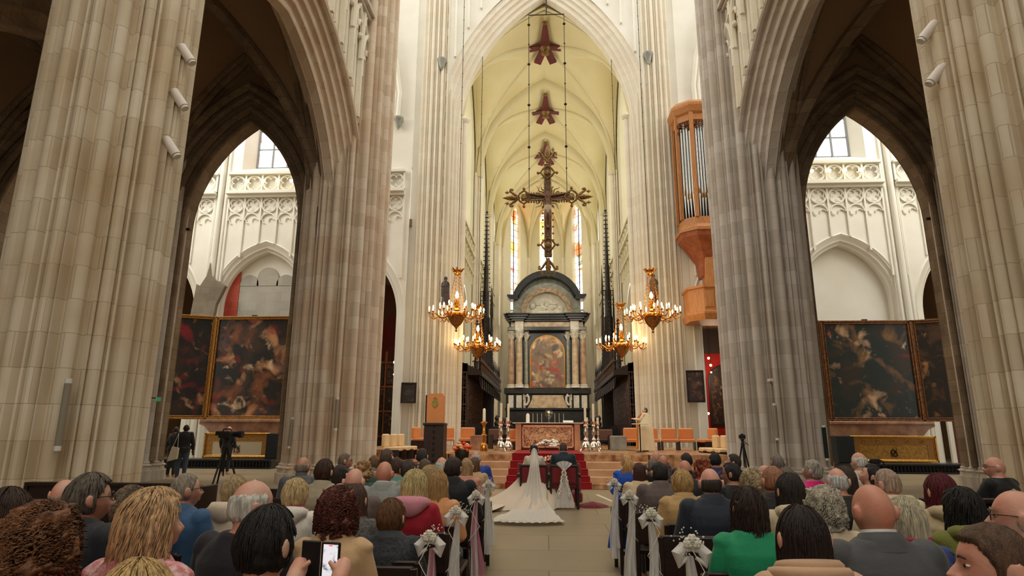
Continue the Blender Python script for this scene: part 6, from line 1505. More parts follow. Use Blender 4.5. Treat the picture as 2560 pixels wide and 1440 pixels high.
def strand_mesh(style, seed):
    """hair with real locks: the cap plus a few hundred thin strands lying on it"""
    key = ('hs', style, seed)
    if key in BODY: return BODY[key]
    base = hair_mesh(style, seed); mb = MB(); mb.v = [tuple(v.co) for v in base.vertices]; mb.f = [tuple(p.vertices) for p in base.polygons]
    rs = random.Random(seed * 7 + 1)
    curly = 'curly' in style; T, zend, fa = {'curly_big': (.034, -.11, 60), 'curly': (.028, -.12, 66), 'curly_short': (.02, -.08, 70), 'wavy': (.016, -.185, 76), 'long': (.011, -.26, 84), 'longer': (.012, -.33, 84), 'bob': (.016, -.135, 80), 'pixie': (.016, -.075, 86), 'thick': (.016, -.074, 88), 'full': (.012, -.066, 88)}.get(style, (.012, -.06, 86))
    n = 640 if not curly else 900
    for k in range(n):
        a = rs.uniform(-PI, PI)
        th0 = rs.uniform(.02, 1.3) if rs.random() < .75 else rs.uniform(1.2, 1.6)
        if abs(math.degrees(a)) < fa and th0 > .75: continue
        L_ = (rs.uniform(.5, 1.05) * (abs(zend) + .1)); pts = []; ph = rs.uniform(0, 6.28); off = rs.uniform(.0, .005) + .006 * noise.noise(Vector((a * 3, seed, 2))); wv = rs.uniform(.7, 1.3); aa = a; th = th0; z = None
        steps = 14 if not curly else 18
        if curly: L_ = rs.uniform(.05, .1)
        for i in range(steps):
            f = i / (steps - 1); d = L_ * f; arc = th0 + d / .11
            if arc < PI / 2: st, ct = math.sin(arc), math.cos(arc); X, Y, Z = (.0765 + T + off) * st * math.sin(aa), (.098 + T + off) * st * math.cos(aa), (.117 + T + off) * ct
            else:
                Z = -(arc - PI / 2) * .11
                if Z < zend: Z = zend + (Z - zend) * .15
                fl = 1 + (.03 if zend < -.1 else -.25) * min(1, -Z / .1)
                X, Y = (.0765 + T + off) * math.sin(aa) * fl, (.098 + T + off) * math.cos(aa) * fl - (.012 * sm(.1, .2, -Z))
            if curly:
                q = 4.2 * 2 * PI * f * wv + ph; rr_ = .0065 * wv; X += rr_ * math.cos(q); Z += rr_ * math.sin(q) ; Y += rr_ * math.cos(q + 1.2) * .8
            elif style == 'wavy': X += .007 * math.sin(d * 34 + ph); Y += .007 * math.cos(d * 34 + ph)
            else: X += .0025 * math.sin(d * 30 + ph); Y += .0025 * math.cos(d * 22 + ph)
            aa += rs.uniform(-.025, .025)
            if abs(math.degrees(aa)) < fa * (.72 if Z > .03 else .95) and Z < .082: break
            if Z < zend + .004 and zend > -.1: break
            pts.append((X, Y, Z))
        if len(pts) < 4: continue
        r0 = .0028 if not curly else .0027
        mb.tube(pts, [r0 * (.7 if i == 0 else (.25 if i == len(pts) - 1 else 1)) for i in range(len(pts))], 4, cap=False)
    BODY[key] = mesh_of(mb); return BODY[key]
def cached(key, fn):
    if key not in BODY: BODY[key] = fn()
    return BODY[key]
def mesh_of(mb, smooth=True):
    me = bpy.data.meshes.new('m'); me.from_pydata(mb.v, [], mb.f)
    if smooth: me.polygons.foreach_set('use_smooth', [True] * len(me.polygons))
    me.update(); return me
def link(name, me, m, parent):
    if not len(me.materials): me.materials.append(m)
    o = bpy.data.objects.new(name, me); C.objects.link(o); o.parent = parent
    o.material_slots[0].link = 'OBJECT'; o.material_slots[0].material = m
    return o
MC = {}
def cmat(kind, col):
    k = (kind, col)
    if k not in MC:
        if kind in ('hair', 'curl'): col = tuple(min(250, int(c * 1.14 + 4)) for c in col)
        d = tuple(int(c * .62) for c in col)
        nm = '%s_%d_%d_%d' % ((kind,) + col)
        if kind == 'hair': MC[k] = mat(nm, col, .5, col2=tuple(int(c * .66) for c in col), scale=4, stretch=(22, 22, 2.0), bump=.5, bscale=16, detail=6)
        elif kind == 'curl': MC[k] = mat(nm, col, .55, col2=tuple(int(c * .68) for c in col), scale=30, bump=.5, bscale=60)
        elif kind == 'skin':
            MC[k] = mat(nm, col, .5, col2=(min(255, int(col[0] * .97)), int(col[1] * .82), int(col[2] * .78)), scale=7, bump=.08, bscale=90, detail=3)
            MC[k].node_tree.nodes['Principled BSDF'].inputs['Subsurface Weight'].default_value = .03
        elif kind == 'knit': MC[k] = mat(nm, col, .85, col2=d, scale=60, bump=.3, bscale=120)
        elif kind == 'tweed': MC[k] = mat(nm, col, .9, col2=(236, 200, 196), scale=34, bump=.35, bscale=90, stretch=(1, 1, 1))
        elif kind == 'print': MC[k] = mat(nm, col, .8, col2=(196, 70, 90), scale=24)
        else: MC[k] = mat(nm, col, .75, var=.22, scale=5, bump=.12, bscale=60, sheen=.15)
    return MC[k]
def collar_m(kind):
    def f():
        mb = MB()
        if kind == 'shirt': mb.rings([ell(.07, .066, 1.05, 0, -.008, 24, 2), ell(.069, .066, 1.1, 0, -.002, 24, 2, -.2), ell(.062, .058, 1.1, 0, -.002, 24, 2, -.2), ell(.06, .056, 1.05, 0, -.008, 24, 2)], False)
        elif kind == 'lapel':
            mb.rings([ell(.125, .095, 1.03, 0, -.02, 26, 2), ell(.098, .084, 1.06, 0, -.016, 26, 2, -.15), ell(.08, .076, 1.088, 0, -.01, 26, 2, -.22), ell(.073, .069, 1.086, 0, -.01, 26, 2, -.22), ell(.08, .065, 1.03, 0, -.015, 26, 2)], False)
        elif kind == 'hood':
            mb.rings([ell(.1, .075, .99, 0, -.03, 26), ell(.15, .11, 1.0, 0, -.055, 26, 2, -.1), ell(.16, .12, 1.04, 0, -.06, 26, 2, -.25), ell(.13, .1, 1.085, 0, -.045, 26, 2, -.35), ell(.09, .075, 1.09, 0, -.02, 26, 2, -.3), ell(.075, .06, 1.03, 0, -.01, 26)], False)
            for i, v in enumerate(mb.v):
                if v[1] < -.04: mb.v[i] = (v[0] * (1 - .5 * min(1, max(0, 1.06 - v[2]) / .08) * abs(v[0]) / .16), v[1] - .01, v[2] - .05 * (1 - abs(v[0]) / .16) * (1 if v[2] < 1.05 else .2))
        elif kind == 'scarf':
            for k in range(3): mb.tube([(x, y - .005, z + .0) for x, y, z in ell(.078 + .006 * k, .072 + .005 * k, 1.04 + .02 * k, 0, 0, 20, 2, -.15)] + [(.078 + .006 * k, -.005, 1.04 + .02 * k)], .017, 8)
        elif kind == 'cowl':
            for k in range(5): mb.tube([(x, y + .0 * k, z) for x, y, z in ell(.1 + .03 * k, .085 + .018 * k, 1.075 - .026 * k + .004 * (k % 2), 0, -.012, 24, 2, -.25 + .05 * k)] + [ell(.1 + .03 * k, .085 + .018 * k, 1.075 - .026 * k + .004 * (k % 2), 0, -.012, 24, 2, -.25 + .05 * k)[0]], .026 - .001 * k, 8)
        elif kind == 'tweedfringe': mb.tube(ell(.09, .078, 1.035, 0, -.01, 24, 2, -.15) + [ell(.09, .078, 1.035, 0, -.01, 24, 2, -.15)[0]], .009, 6)
        if kind in ('hood', 'cowl', 'lapel', 'shirt'): pass
        return mesh_of(mb)
    return cached(('c', kind), f)
def glasses_m():
    def f():
        mb = MB()
        for s in (-1, 1): mb.ring((s * .032, .098, .012), .024, .0022, 'y', 18, 5, sq=.8); mb.tube([(s * .056, .094, .016), (s * .078, .04, .018), (s * .082, -.02, .014), (s * .08, -.03, -.002)], .0022, 5)
        mb.tube([(-.009, .1, .014), (.009, .1, .014)], .002, 5); return mesh_of(mb)
    return cached('glasses', f)
def eyes_m(which):
    def f():
        mb = MB()
        for s in (-1, 1):
            if which == 'white': mb.ball((s * .03, .0756, .012), .0082, 12, 8, (1.15, 1, .5))
            elif which == 'iris': mb.ball((s * .03, .0838, .012), .0056, 10, 6, (1, .6, 1))
            elif which == 'lips': pass
            else: mb.tube([(s * .014, .093, .032), (s * .03, .094, .037), (s * .048, .084, .032)], [.003, .0045, .002], 6)
        if which == 'lips': mb.tube([(-.025, .089, -.0525), (0, .0975, -.0495), (.025, .089, -.0525)], [.003, .0062, .003], 8); mb.tube([(-.022, .089, -.061), (0, .0965, -.063), (.022, .089, -.061)], [.003, .007, .003], 8)
        return mesh_of(mb)
    return cached(('eye', which), f)
PALE, PINK, TAN, RED, DARK = (230, 190, 166), (224, 176, 156), (194, 150, 124), (214, 158, 134), (104, 70, 52)
eyew = mat('eye_white', (232, 226, 218), .25); iris = mat('iris_dark', (46, 34, 26), .2); lipm = mat('lips', (190, 96, 88), .45)
def person(loc, s, sex, yaw, tilt, hair, hcol, top, tcol, lab, skin=PALE, extra=(), rz=0, pose='sit', arms='lap', tmk='cloth', seed=0, legcol=(30, 28, 32), face=False, grp=None, vox=.0085, near=False):
    yaw, tilt, rz = R(yaw), R(tilt), R(rz)
    e = empty('person', loc, lab, 'person', grp, rz); e.scale = (s, s, s)
    b_ = link('body', body_mesh(sex, yaw, tilt, pose, arms, vox), cmat('skin', skin), e)
    if top: link({'suit': 'jacket', 'knit': 'sweater', 'puff': 'padded_jacket', 'bare': 'dress_top', 'coat': 'coat'}[top], top_mesh(sex, top, pose, arms), cmat(tmk, tcol), e)
    if legcol: link('trousers', legs_mesh(sex, pose), cmat('cloth', legcol), e)
    R3 = Matrix.Rotation(yaw, 3, 'Z') @ Matrix.Rotation(tilt, 3, 'X'); hp = R3 @ Vector((0, 0, .095)) + Vector((0, .022, HCZ - .095))
    def onhead(name, me, m):
        o = link(name, me, m, e); o.location = hp; o.rotation_euler = R3.to_euler(); return o
    if hair: onhead('hair', (strand_mesh if near and hair not in ('crop', 'ring', 'ring_low', 'short', 'updo', 'pony', 'white_ring') else hair_mesh)(hair, seed % 3), cmat('curl' if 'curly' in hair else 'hair', hcol))
    if face or abs(yaw) > .5:
        onhead('eyes', eyes_m('white'), eyew); onhead('irises', eyes_m('iris'), iris); onhead('eyebrows', eyes_m('brow'), cmat('hair', tuple(int(c * .8) for c in hcol))); onhead('lips', eyes_m('lips'), lipm)
    for x in extra:
        k, col = (x if isinstance(x, tuple) else (x, None))
        if k == 'glasses': onhead('glasses', glasses_m(), M['skin_glass'])
        elif k in ('shirt', 'lapel', 'hood', 'scarf', 'cowl', 'tweedfringe'): link({'shirt': 'shirt_collar', 'lapel': 'jacket_collar', 'hood': 'hood', 'scarf': 'scarf', 'cowl': 'shawl_folds', 'tweedfringe': 'collar_trim'}[k], collar_m(k), cmat('print' if k == 'scarf' else 'cloth', col or tcol), e)
    return e
WSH = (232, 230, 224)
PPL = [
 ('P1', 12, 1225, 2.61, 'f', 10, 0, 'longer', (66, 46, 34), 'knit', (40, 36, 36), 'person with long dark brown hair cut by the left picture edge', PALE, ()),
 ('P2', 100, 1272, 1.95, 'f', -10, 0, 'curly_big', (118, 76, 46), 'knit', (255, 84, 66), 'person with curly auburn hair and bright coral red top at lower left', PALE, ()),
 ('P3', 160, 1198, 4.3, 'm', 0, 0, 'ring_low', (170, 140, 120), 'suit', (34, 38, 50), 'bald person in navy jacket beside the left nave pillar', PINK, ()),
 ('P4', 222, 1188, 3.11, 'm', -38, 0, 'full', (112, 102, 90), 'suit', (28, 32, 42), 'person with tousled dark grey hair, glasses and navy jacket, looking right', PINK, ('glasses', 'lapel')),
 ('P5', 325, 1217, 3.61, 'm', 0, 0, 'curly_short', (134, 116, 94), 'suit', (20, 20, 22), 'person with wavy grey-brown hair and black jacket behind the blonde in pink tweed', PALE, ('lapel',)),
 ('P6', 378, 1218, 2.29, 'f', -34, 0, 'wavy', (224, 178, 132), 'suit', (206, 112, 122), 'blonde person with wavy hair and pink tweed jacket', PALE, ('tweedfringe',)),
 ('P7', 465, 1183, 4.11, 'm', -40, 4, 'crop', (150, 138, 122), 'knit', (52, 92, 134), 'person with short grey hair, glasses and blue denim jacket', PINK, ('glasses', 'lapel')),
 ('P8', 587, 1187, 4.63, 'f', 0, 0, 'pixie', (196, 168, 128), 'coat', (232, 214, 188), 'person with short ash blonde hair and cream hooded jacket below the video tripod', PALE, ('hood',)),
 ('P9', 628, 1200, 2.86, 'm', -42, 0, 'white_ring', (222, 214, 204), 'knit', (26, 26, 34), 'large person with thin white hair and black sweater, looking right', PINK, ()),
 ('P11', 335, 1402, 1.52, 'f', 0, 0, 'bob', (220, 182, 124), 'knit', (40, 40, 46), 'blonde head cut by the bottom picture edge below the pink tweed jacket', PALE, ()),
 ('P12', 757, 1142, 7.2, 'm', -8, 0, 'ring', (150, 132, 116), 'suit', (92, 94, 100), 'greying balding person in mid-grey suit before the left crossing pillar', TAN, ('shirt',)),
 ('P13', 811, 1150, 5.98, 'm', -10, 0, 'full', (72, 46, 34), 'suit', (176, 164, 138), 'dark brown haired person in beige-grey suit, left block', PALE, ('lapel',)),
 ('P14', 861, 1133, 8.76, 'm', -60, 0, 'crop', (122, 106, 92), 'suit', (70, 70, 76), 'grey-haired person in profile with glasses at the left crossing pillar base', PINK, ('glasses', 'shirt')),
 ('P15', 850, 1162, 6.49, 'f', 0, 0, 'long', (50, 36, 32), 'knit', (44, 38, 40), 'person with long dark hair and a hair clip, behind the beige-grey suit', PALE, ()),
 ('P16', 886, 1170, 5.1, 'm', 0, 0, 'ring_low', (110, 100, 90), 'suit', (110, 96, 90), 'person with bald red crown and grey hair ring, left block', PINK, ()),
 ('P17', 738, 1195, 4.44, 'f', 0, 0, 'pixie', (234, 188, 136), 'coat', (236, 230, 218), 'golden blonde short-haired person in white jacket with purple scarf', PALE, ('hood', ('scarf', (150, 70, 140)))),
 ('P18', 908, 1153, 7.0, 'f', -12, 0, 'curly', (168, 128, 84), 'knit', (46, 92, 84), 'person with curly honey-brown hair, left of the shaved head in grey suit', PALE, ()),
 ('P19', 935, 1139, 8.58, 'f', 10, 0, 'full', (120, 84, 56), 'knit', (236, 170, 130), 'short brown-haired person in peach top near the crossing pillar', PALE, ()),
 ('P20', 968, 1123, 8.05, 'm', -10, 0, 'full', (88, 66, 54), 'suit', (70, 110, 100), 'tall brown-haired person above the shaved head in grey suit', PINK, ()),
 ('P21', 961, 1153, 5.85, 'm', 0, 0, None, (150, 120, 100), 'suit', (150, 154, 150), 'shaven-headed person in light grey suit with white collar', RED, ('lapel', ('shirt', WSH))),
 ('P22', 991, 1143, 7.51, 'f', 20, 0, 'full', (74, 52, 40), 'knit', (104, 156, 144), 'dark-haired person in sage green top right of the shaved head', PALE, ()),
 ('P23', 1022, 1147, 6.78, 'm', 0, 0, 'thick', (58, 46, 38), 'suit', (160, 166, 158), 'person with thick dark hair and pale grey-green jacket, left block', PALE, ()),
 ('P24', 843, 1225, 3.31, 'f', 0, 0, 'curly_big', (92, 40, 26), 'suit', (222, 184, 140), 'person with full dark auburn hair and camel jacket behind the raised phone', PALE, ('lapel',)),
 ('P25', 887, 1213, 4.32, 'f', 0, 0, 'long', (92, 66, 52), 'knit', (118, 116, 112), 'brown-haired person in grey patterned knit beside the auburn-haired one', PALE, ()),
 ('P26', 1036, 1173, 4.83, 'f', -15, 0, 'wavy', (222, 196, 138), 'knit', (176, 16, 44), 'blonde person in crimson cardigan with pink collar, left block', PALE, (('hood', (226, 150, 168)),)),
 ('P27', 980, 1245, 3.82, 'f', -6, 6, 'thick', (116, 78, 46), 'coat', (70, 74, 80), 'person with short brown hair and dark grey coat at the left aisle', PALE, ('lapel',)),
 ('P28', 1073, 1165, 5.86, 'f', 0, 0, 'longer', (190, 162, 112), 'knit', (26, 24, 26), 'person with long dark blonde hair and black top, left block', PALE, ()),
 ('P29', 1095, 1180, 5.35, 'f', 0, 0, 'longer', (190, 150, 96), 'knit', (236, 166, 110), 'person with long golden hair and orange-peach jacket at the left aisle', PALE, ()),
 ('P30', 1055, 1122, 9.4, 'm', 0, 0, 'short', (56, 48, 42), 'suit', (60, 58, 60), 'dark-haired person just left of the tall wooden throne base', PALE, ()),
 ('P31', 1062, 1147, 8.02, 'f', 0, 0, 'full', (100, 82, 66), 'bare', (90, 84, 80), 'person with greyish-brown hair and bare shoulders, fourth row, left block', PALE, ()),
 ('P32', 1104, 1143, 7.28, 'f', 0, 0, 'white_ring', (236, 222, 200), 'coat', (240, 216, 184), 'person with cream-white hair and pale cream coat, left block', PINK, ('hood',)),
 ('P33', 1133, 1143, 6.4, 'm', -8, 0, 'full', (52, 36, 32), 'suit', (18, 20, 26), 'dark-haired person in black suit at the left aisle end', TAN, ('lapel',)),
 ('P34', 1166, 1145, 7.79, 'f', 0, 0, 'long', (180, 146, 104), 'bare', (226, 160, 140), 'person with long light brown hair and bare pink shoulders at the left aisle', PINK, ()),
 ('P35', 1187, 1143, 9.05, 'f', 0, 0, 'long', (112, 76, 54), 'knit', (214, 178, 134), 'brown-haired person in beige dress near the front of the left aisle', PALE, ()),
 ('P36', 1190, 1128, 9.9, 'm', -14, 0, 'white_ring', (240, 232, 212), 'suit', (40, 74, 168), 'white-haired person in royal blue jacket, front of the left block', PINK, ()),
 ('P37', 1112, 1150, 8.54, 'm', 20, 0, 'short', (96, 70, 54), 'suit', (120, 96, 84), 'brown-haired person partly hidden behind the cream-white hair', PALE, ()),
 ('R1', 1567, 1137, 9.4, 'f', 8, 0, 'pony', (216, 170, 110), 'suit', (36, 92, 206), 'person with curled blonde ponytail and royal blue jacket at the right aisle front', PALE, ()),
 ('R2', 1598, 1157, 7.57, 'f', 0, 0, 'long', (74, 40, 32), 'knit', (232, 206, 164), 'person with long dark reddish hair and cream top, right aisle', PALE, ()),
 ('R3', 1632, 1147, 8.81, 'm', 0, 0, 'crop', (126, 110, 100), 'suit', (52, 56, 54), 'person with cropped grey-brown hair and dark green-grey jacket, right block', TAN, ('hood',)),
 ('R4', 1640, 1128, 10.8, 'm', 0, 0, None, (170, 120, 110), 'suit', (60, 60, 66), 'bald pinkish head in the front row of the right block', PINK, ()),
 ('R5', 1658, 1138, 10.08, 'm', -6, 0, None, (170, 110, 80), 'suit', (40, 44, 56), 'bald tanned head in second row of the right block, dark suit', RED, ()),
 ('R6', 1648, 1155, 6.6, 'm', 0, 0, 'full', (34, 30, 30), 'suit', (108, 94, 90), 'black-haired person in taupe brown suit, right aisle', TAN, ('lapel',)),
 ('R7', 1716, 1133, 9.57, 'm', 0, 0, 'short', (44, 38, 36), 'suit', (44, 40, 44), 'person with short black hair left of the red-haired one, right block', PALE, ()),
 ('R8', 1712, 1150, 7.4, 'm', 0, 0, 'ring_low', (74, 56, 46), 'suit', (34, 34, 40), 'person with bald top and brown hair ring in black jacket, right block', RED, ()),
 ('R9', 1705, 1172, 5.6, 'f', 0, 0, 'pixie', (206, 166, 106), 'coat', (206, 168, 112), 'person with short golden hair and tan trench coat at the right aisle', PALE, ('lapel',)),
 ('R10', 1757, 1148, 7.9, 'f', 0, 0, 'curly', (138, 62, 34), 'knit', (168, 60, 84), 'person with red curly hair and burgundy top, right block', PALE, ()),
 ('R11', 1787, 1130, 9.86, 'm', 5, 0, 'thick', (26, 26, 30), 'knit', (54, 44, 96), 'person with black hair and purple-navy top, front of the right block', TAN, ()),
 ('R12', 1830, 1135, 8.9, 'm', 62, 14, 'short', (54, 42, 38), 'suit', (42, 58, 116), 'dark-haired person in blue suit leaning left below the camera tripod', PINK, ()),
 ('R13', 1775, 1170, 4.93, 'm', 0, 0, 'ring', (58, 48, 42), 'suit', (38, 46, 62), 'person with oval bald patch and navy suit, right block', PINK, ('lapel',)),
 ('R14', 1830, 1157, 6.47, 'm', 55, 0, 'full', (26, 24, 26), 'suit', (22, 22, 26), 'black-haired person with glasses in profile, black jacket, right block', TAN, ('glasses',)),
 ('R15', 1879, 1172, 5.43, 'f', 0, 0, 'curly_short', (184, 164, 126), 'knit', (240, 206, 196), 'person with curly ash blonde hair and pale pink top, right block', PALE, ()),
 ('R16', 1933, 1165, 4.93, 'm', 0, 0, 'crop', (164, 112, 84), 'suit', (24, 24, 28), 'person with reddish crew cut and black jacket, right block', RED, ('lapel',)),
 ('R17', 1943, 1135, 8.3, 'm', 0, 0, 'crop', (132, 120, 114), 'suit', (70, 64, 66), 'person with cropped grey hair in front of the right crossing pillar', TAN, ()),
 ('R18', 1905, 1160, 7.48, 'm', 35, 22, None, (150, 120, 100), 'suit', (90, 80, 80), 'bald pink head bowed beside the crew cut person', PINK, ()),
 ('R19', 1975, 1183, 4.41, 'f', 0, 0, 'bob', (48, 38, 34), 'coat', (216, 198, 164), 'person with dark bob and beige hooded coat behind the crew cut', PALE, ('hood',)),
 ('R19b', 1966, 1168, 5.93, 'f', -8, 0, 'bob', (128, 114, 98), 'knit', (220, 206, 186), 'grey-brown bob haired person in cream knit, right block', PALE, ()),
 ('R20', 2027, 1146, 6.96, 'f', 40, 10, 'pixie', (166, 160, 146), 'bare', (226, 20, 130), 'grey-haired person in sleeveless magenta top, looking down left', PINK, ()),
 ('R21', 2093, 1170, 5.42, 'm', 0, 0, 'white_ring', (238, 230, 214), 'suit', (42, 42, 38), 'white-haired person with bald patch and dark jacket, right block', PINK, ()),
 ('R22', 2062, 1222, 3.9, 'f', -4, 0, 'curly_big', (186, 178, 158), 'knit', (228, 208, 176), 'person with big curly grey hair and cream top, bare nape', PALE, ()),
 ('R23', 2112, 1165, 5.94, 'f', 0, 0, 'bob', (72, 58, 48), 'knit', (60, 54, 50), 'dark brown bob behind the white-haired person with the bald patch', PALE, ()),
 ('R24', 1870, 1217, 3.59, 'f', 4, 0, 'wavy', (52, 34, 28), 'suit', (24, 154, 104), 'person with wavy dark brown hair and emerald green jacket', PALE, ()),
 ('R25', 2005, 1270, 2.47, 'f', -4, 0, 'long', (42, 28, 24), 'coat', (218, 178, 144), 'person with sleek dark hair and dusty pink shawl at the bottom edge', PALE, ('cowl',)),
 ('R26', 2180, 1210, 2.88, 'm', 6, 0, None, (150, 120, 100), 'suit', (84, 86, 90), 'large bald person in charcoal grey suit with white collar, right foreground', RED, ('lapel', ('shirt', WSH))),
 ('R27', 2147, 1131, 8.0, 'm', 25, 0, 'white_ring', (230, 222, 206), 'knit', (214, 200, 176), 'white-haired person sitting before the brocade altar frontal', PINK, ()),
 ('R28', 2170, 1156, 6.45, 'm', 58, 20, 'thick', (34, 28, 28), 'suit', (44, 38, 36), 'black-haired person in profile looking down left, right block', PINK, ()),
 ('R29', 2217, 1172, 4.92, 'm', 22, 0, 'crop', (176, 150, 130), 'coat', (214, 200, 168), 'bald greying person with glasses and beige coat, right block', PINK, ('glasses', 'hood')),
 ('R30', 2262, 1242, 3.4, 'f', 0, 0, 'bob', (206, 194, 166), 'knit', (50, 74, 140), 'person with pale grey-blonde bob, blue top and pink printed scarf', PALE, (('scarf', (150, 60, 90)),)),
 ('R31', 2350, 1183, 4.41, 'f', 0, 0, 'bob', (100, 20, 34), 'puff', (198, 178, 142), 'person with burgundy red hair and beige puffer jacket', PALE, ('hood',)),
 ('R32', 2405, 1217, 3.69, 'f', 6, 0, 'wavy', (34, 30, 30), 'coat', (122, 124, 46), 'person with long black hair and olive green hooded coat', PALE, ('hood',)),
 ('R33', 2492, 1315, 1.9, 'm', 76, 0, 'short', (92, 66, 48), 'knit', (50, 44, 44), 'brown-haired person in left profile at the bottom right corner', PINK, ()),
 ('R34', 2548, 1225, 2.89, 'm', 58, 0, 'ring_low', (190, 170, 150), 'knit', (176, 206, 220), 'bald person with glasses and light blue shirt at the right picture edge', PINK, ('glasses',)),
 ('R35', 2488, 1142, 7.3, 'm', 68, 0, None, (170, 140, 120), 'knit', (20, 20, 24), 'bald person in black holding a phone, seated against the right nave pillar', PINK, ('glasses',)),
]
for n_, (pid, u_, v_, Y_, sex, yaw, tilt, hair, hcol, top, tcol, lb, sk, ex) in enumerate(PPL):
    p = at(u_, v_, Y_); k = p.z / (1.28 + (.02 if hair and ('curly' in hair or hair in ('wavy', 'bob', 'pixie', 'thick')) else .005) )
    k = max(.86, min(1.08, k)); rz = yaw * .35 if abs(yaw) > 30 else 0
    tmk = {'P6': 'tweed', 'P25': 'knit', 'R31': 'cloth', 'P27': 'knit'}.get(pid, 'cloth')
    person((p.x, p.y, 0), k, sex, yaw - rz, tilt, hair, hcol, top, tcol, lb, sk, ex, rz=rz, tmk=tmk, seed=n_, face=pid in ('R33', 'R35', 'R34', 'P4'), vox=.0085 if pid != 'R33' else .006, arms='rest' if pid == 'R35' else 'lap', near=Y_ < 6.2)
    if pid not in ('P11',):
        w_ = lb.replace('person ', 'guest ').split(',')[0].split()[:11]
        while w_[-1] in ('and', 'the', 'with', 'of', 'in', 'at', 'a', 'on', 'to', 'beside', 'behind'): w_.pop()
        put_chair(p.x, p.y - .03, 'dark wooden chair under ' + ' '.join(w_), R(rz * .5))
# ------------------------------------------------------------------ the person filming with a phone
p10 = at(668, 1275, 2.1); s10 = p10.z / 1.285
def phone_hands(mb):
    for s in (-1, 1):
        w_ = Vector((s * .095, .49, .93)); pm = Vector((s * .092, .565, .985))
        mb.tube([w_, w_ * .5 + pm * .5, pm, pm + Vector((0, .03, .03))], [.029, .036, .038, .03], 12)
        for q in range(4):
            b0 = pm + Vector((s * .004, .025, -.032 + q * .021)); L_ = (.75, .95, 1, .85)[q]
            mb.tube([b0, b0 + Vector((-s * .012, .035, .004)) * L_, b0 + Vector((-s * .04, .045, .005)) * L_, b0 + Vector((-s * .062, .038, .004)) * L_], [.0105, .0098, .0088, .0075], 8)
        b0 = pm + Vector((-s * .008, -.012, -.005)); mb.tube([b0, b0 + Vector((-s * .022, -.01, .022)), b0 + Vector((-s * .045, .0, .042))], [.014, .0125, .009], 8)
mbp = MB(); torso(mbp, 'm'); 
_l = limbs
for s in (-1, 1):
    sh, el_, wr = (s * .178, -.012, .992), (s * .26, .2, .78), (s * .095, .49, .93)
    mbp.tube([sh, ((sh[0] + el_[0]) / 2, .09, .88), el_, ((wr[0] + el_[0]) / 2, .35, .85), wr], [.054, .05, .043, .038, .029], 14)
limbs(mbp, 'm', 0, 'phone', True, 'sit', 'legs'); phone_hands(mbp)
mbp.tube([(0, -.015, .98), (0, -.008, 1.05), (0, .01, 1.14)], [.07, .058, .054], 16); head_verts(mbp, R(-14), 0)
BODY[('b', 'phone')] = remesh(mbp, .0065, 2)
e = empty('person', (p10.x, p10.y, 0), 'black-haired person in black holding up a phone to film the ceremony', 'person'); e.scale = (s10,) * 3
link('body', BODY[('b', 'phone')], cmat('skin', PALE), e)
mbp = MB(); torso(mbp, 'm', .02)
for s in (-1, 1):
    sh, el_, wr = (s * .178, -.012, .992), (s * .26, .2, .78), (s * .12, .44, .905)
    mbp.tube([sh, ((sh[0] + el_[0]) / 2, .09, .88), el_, ((wr[0] + el_[0]) / 2, .34, .845), wr], [.074, .068, .06, .054, .046], 14)
link('jacket', remesh(mbp, .011, 2, .006, 11), cmat('cloth', (22, 22, 26)), e); link('trousers', legs_mesh('m', 'sit'), cmat('cloth', (30, 28, 32)), e)
o = link('hair', strand_mesh('full', 2), cmat('hair', (30, 27, 28)), e); o.location = (0, .022, HCZ); o.rotation_euler = (0, 0, R(-14)); o.scale = (1.02, 1.02, 1.03)
put_chair(p10.x, p10.y - .03, 'dark wooden chair under the phone-holding guest in black')
e = empty('smartphone', (p10.x, p10.y + .588 * s10, .985 * s10), 'smartphone in open dark flip case held up, filming the nave', 'phone'); e.rotation_euler = (R(6), R(2), 0)
MB().bbox((-.01, 0, -.045), (.07, .009, .105), .004).build('phone_body', M['black'], e, smooth=False)
MB().bbox((-.09, -.004, -.05), (-.012, .006, .108), .004).build('case_cover', mat('dark_case_leather', (22, 22, 24), .5), e, smooth=False)
scr = picture('phone_screen_picture', (214, 214, 220), [((60, 60, 66), .56, 30), ((150, 160, 190), .62, 18)], 1, 3); nt = scr.node_tree; b = nt.nodes['Principled BSDF']; nt.links.new(b.inputs['Base Color'].links[0].from_socket, b.inputs['Emission Color']); b.inputs['Emission Strength'].default_value = .9
MB().box((.0, -.0015, -.036), (.06, .0, .096)).build('screen', scr, e, smooth=False); MB().box((.022, -.002, .09), (.038, -.0012, .094)).build('record_marker', mat('record_red', (226, 60, 70), .5, emit=(226, 60, 70), estr=1), e, smooth=False)
# phone of the man by the right pillar
q = at(2456, 1210, 7.75); o = MB().bbox((-.035, -.005, -.07), (.035, .005, .07), .004).build('smartphone', M['black'], smooth=False); o.location = q; o.rotation_euler = (R(20), 0, R(60)); tag(o, 'dark phone in the hand of the man seated by the right pillar', 'phone')

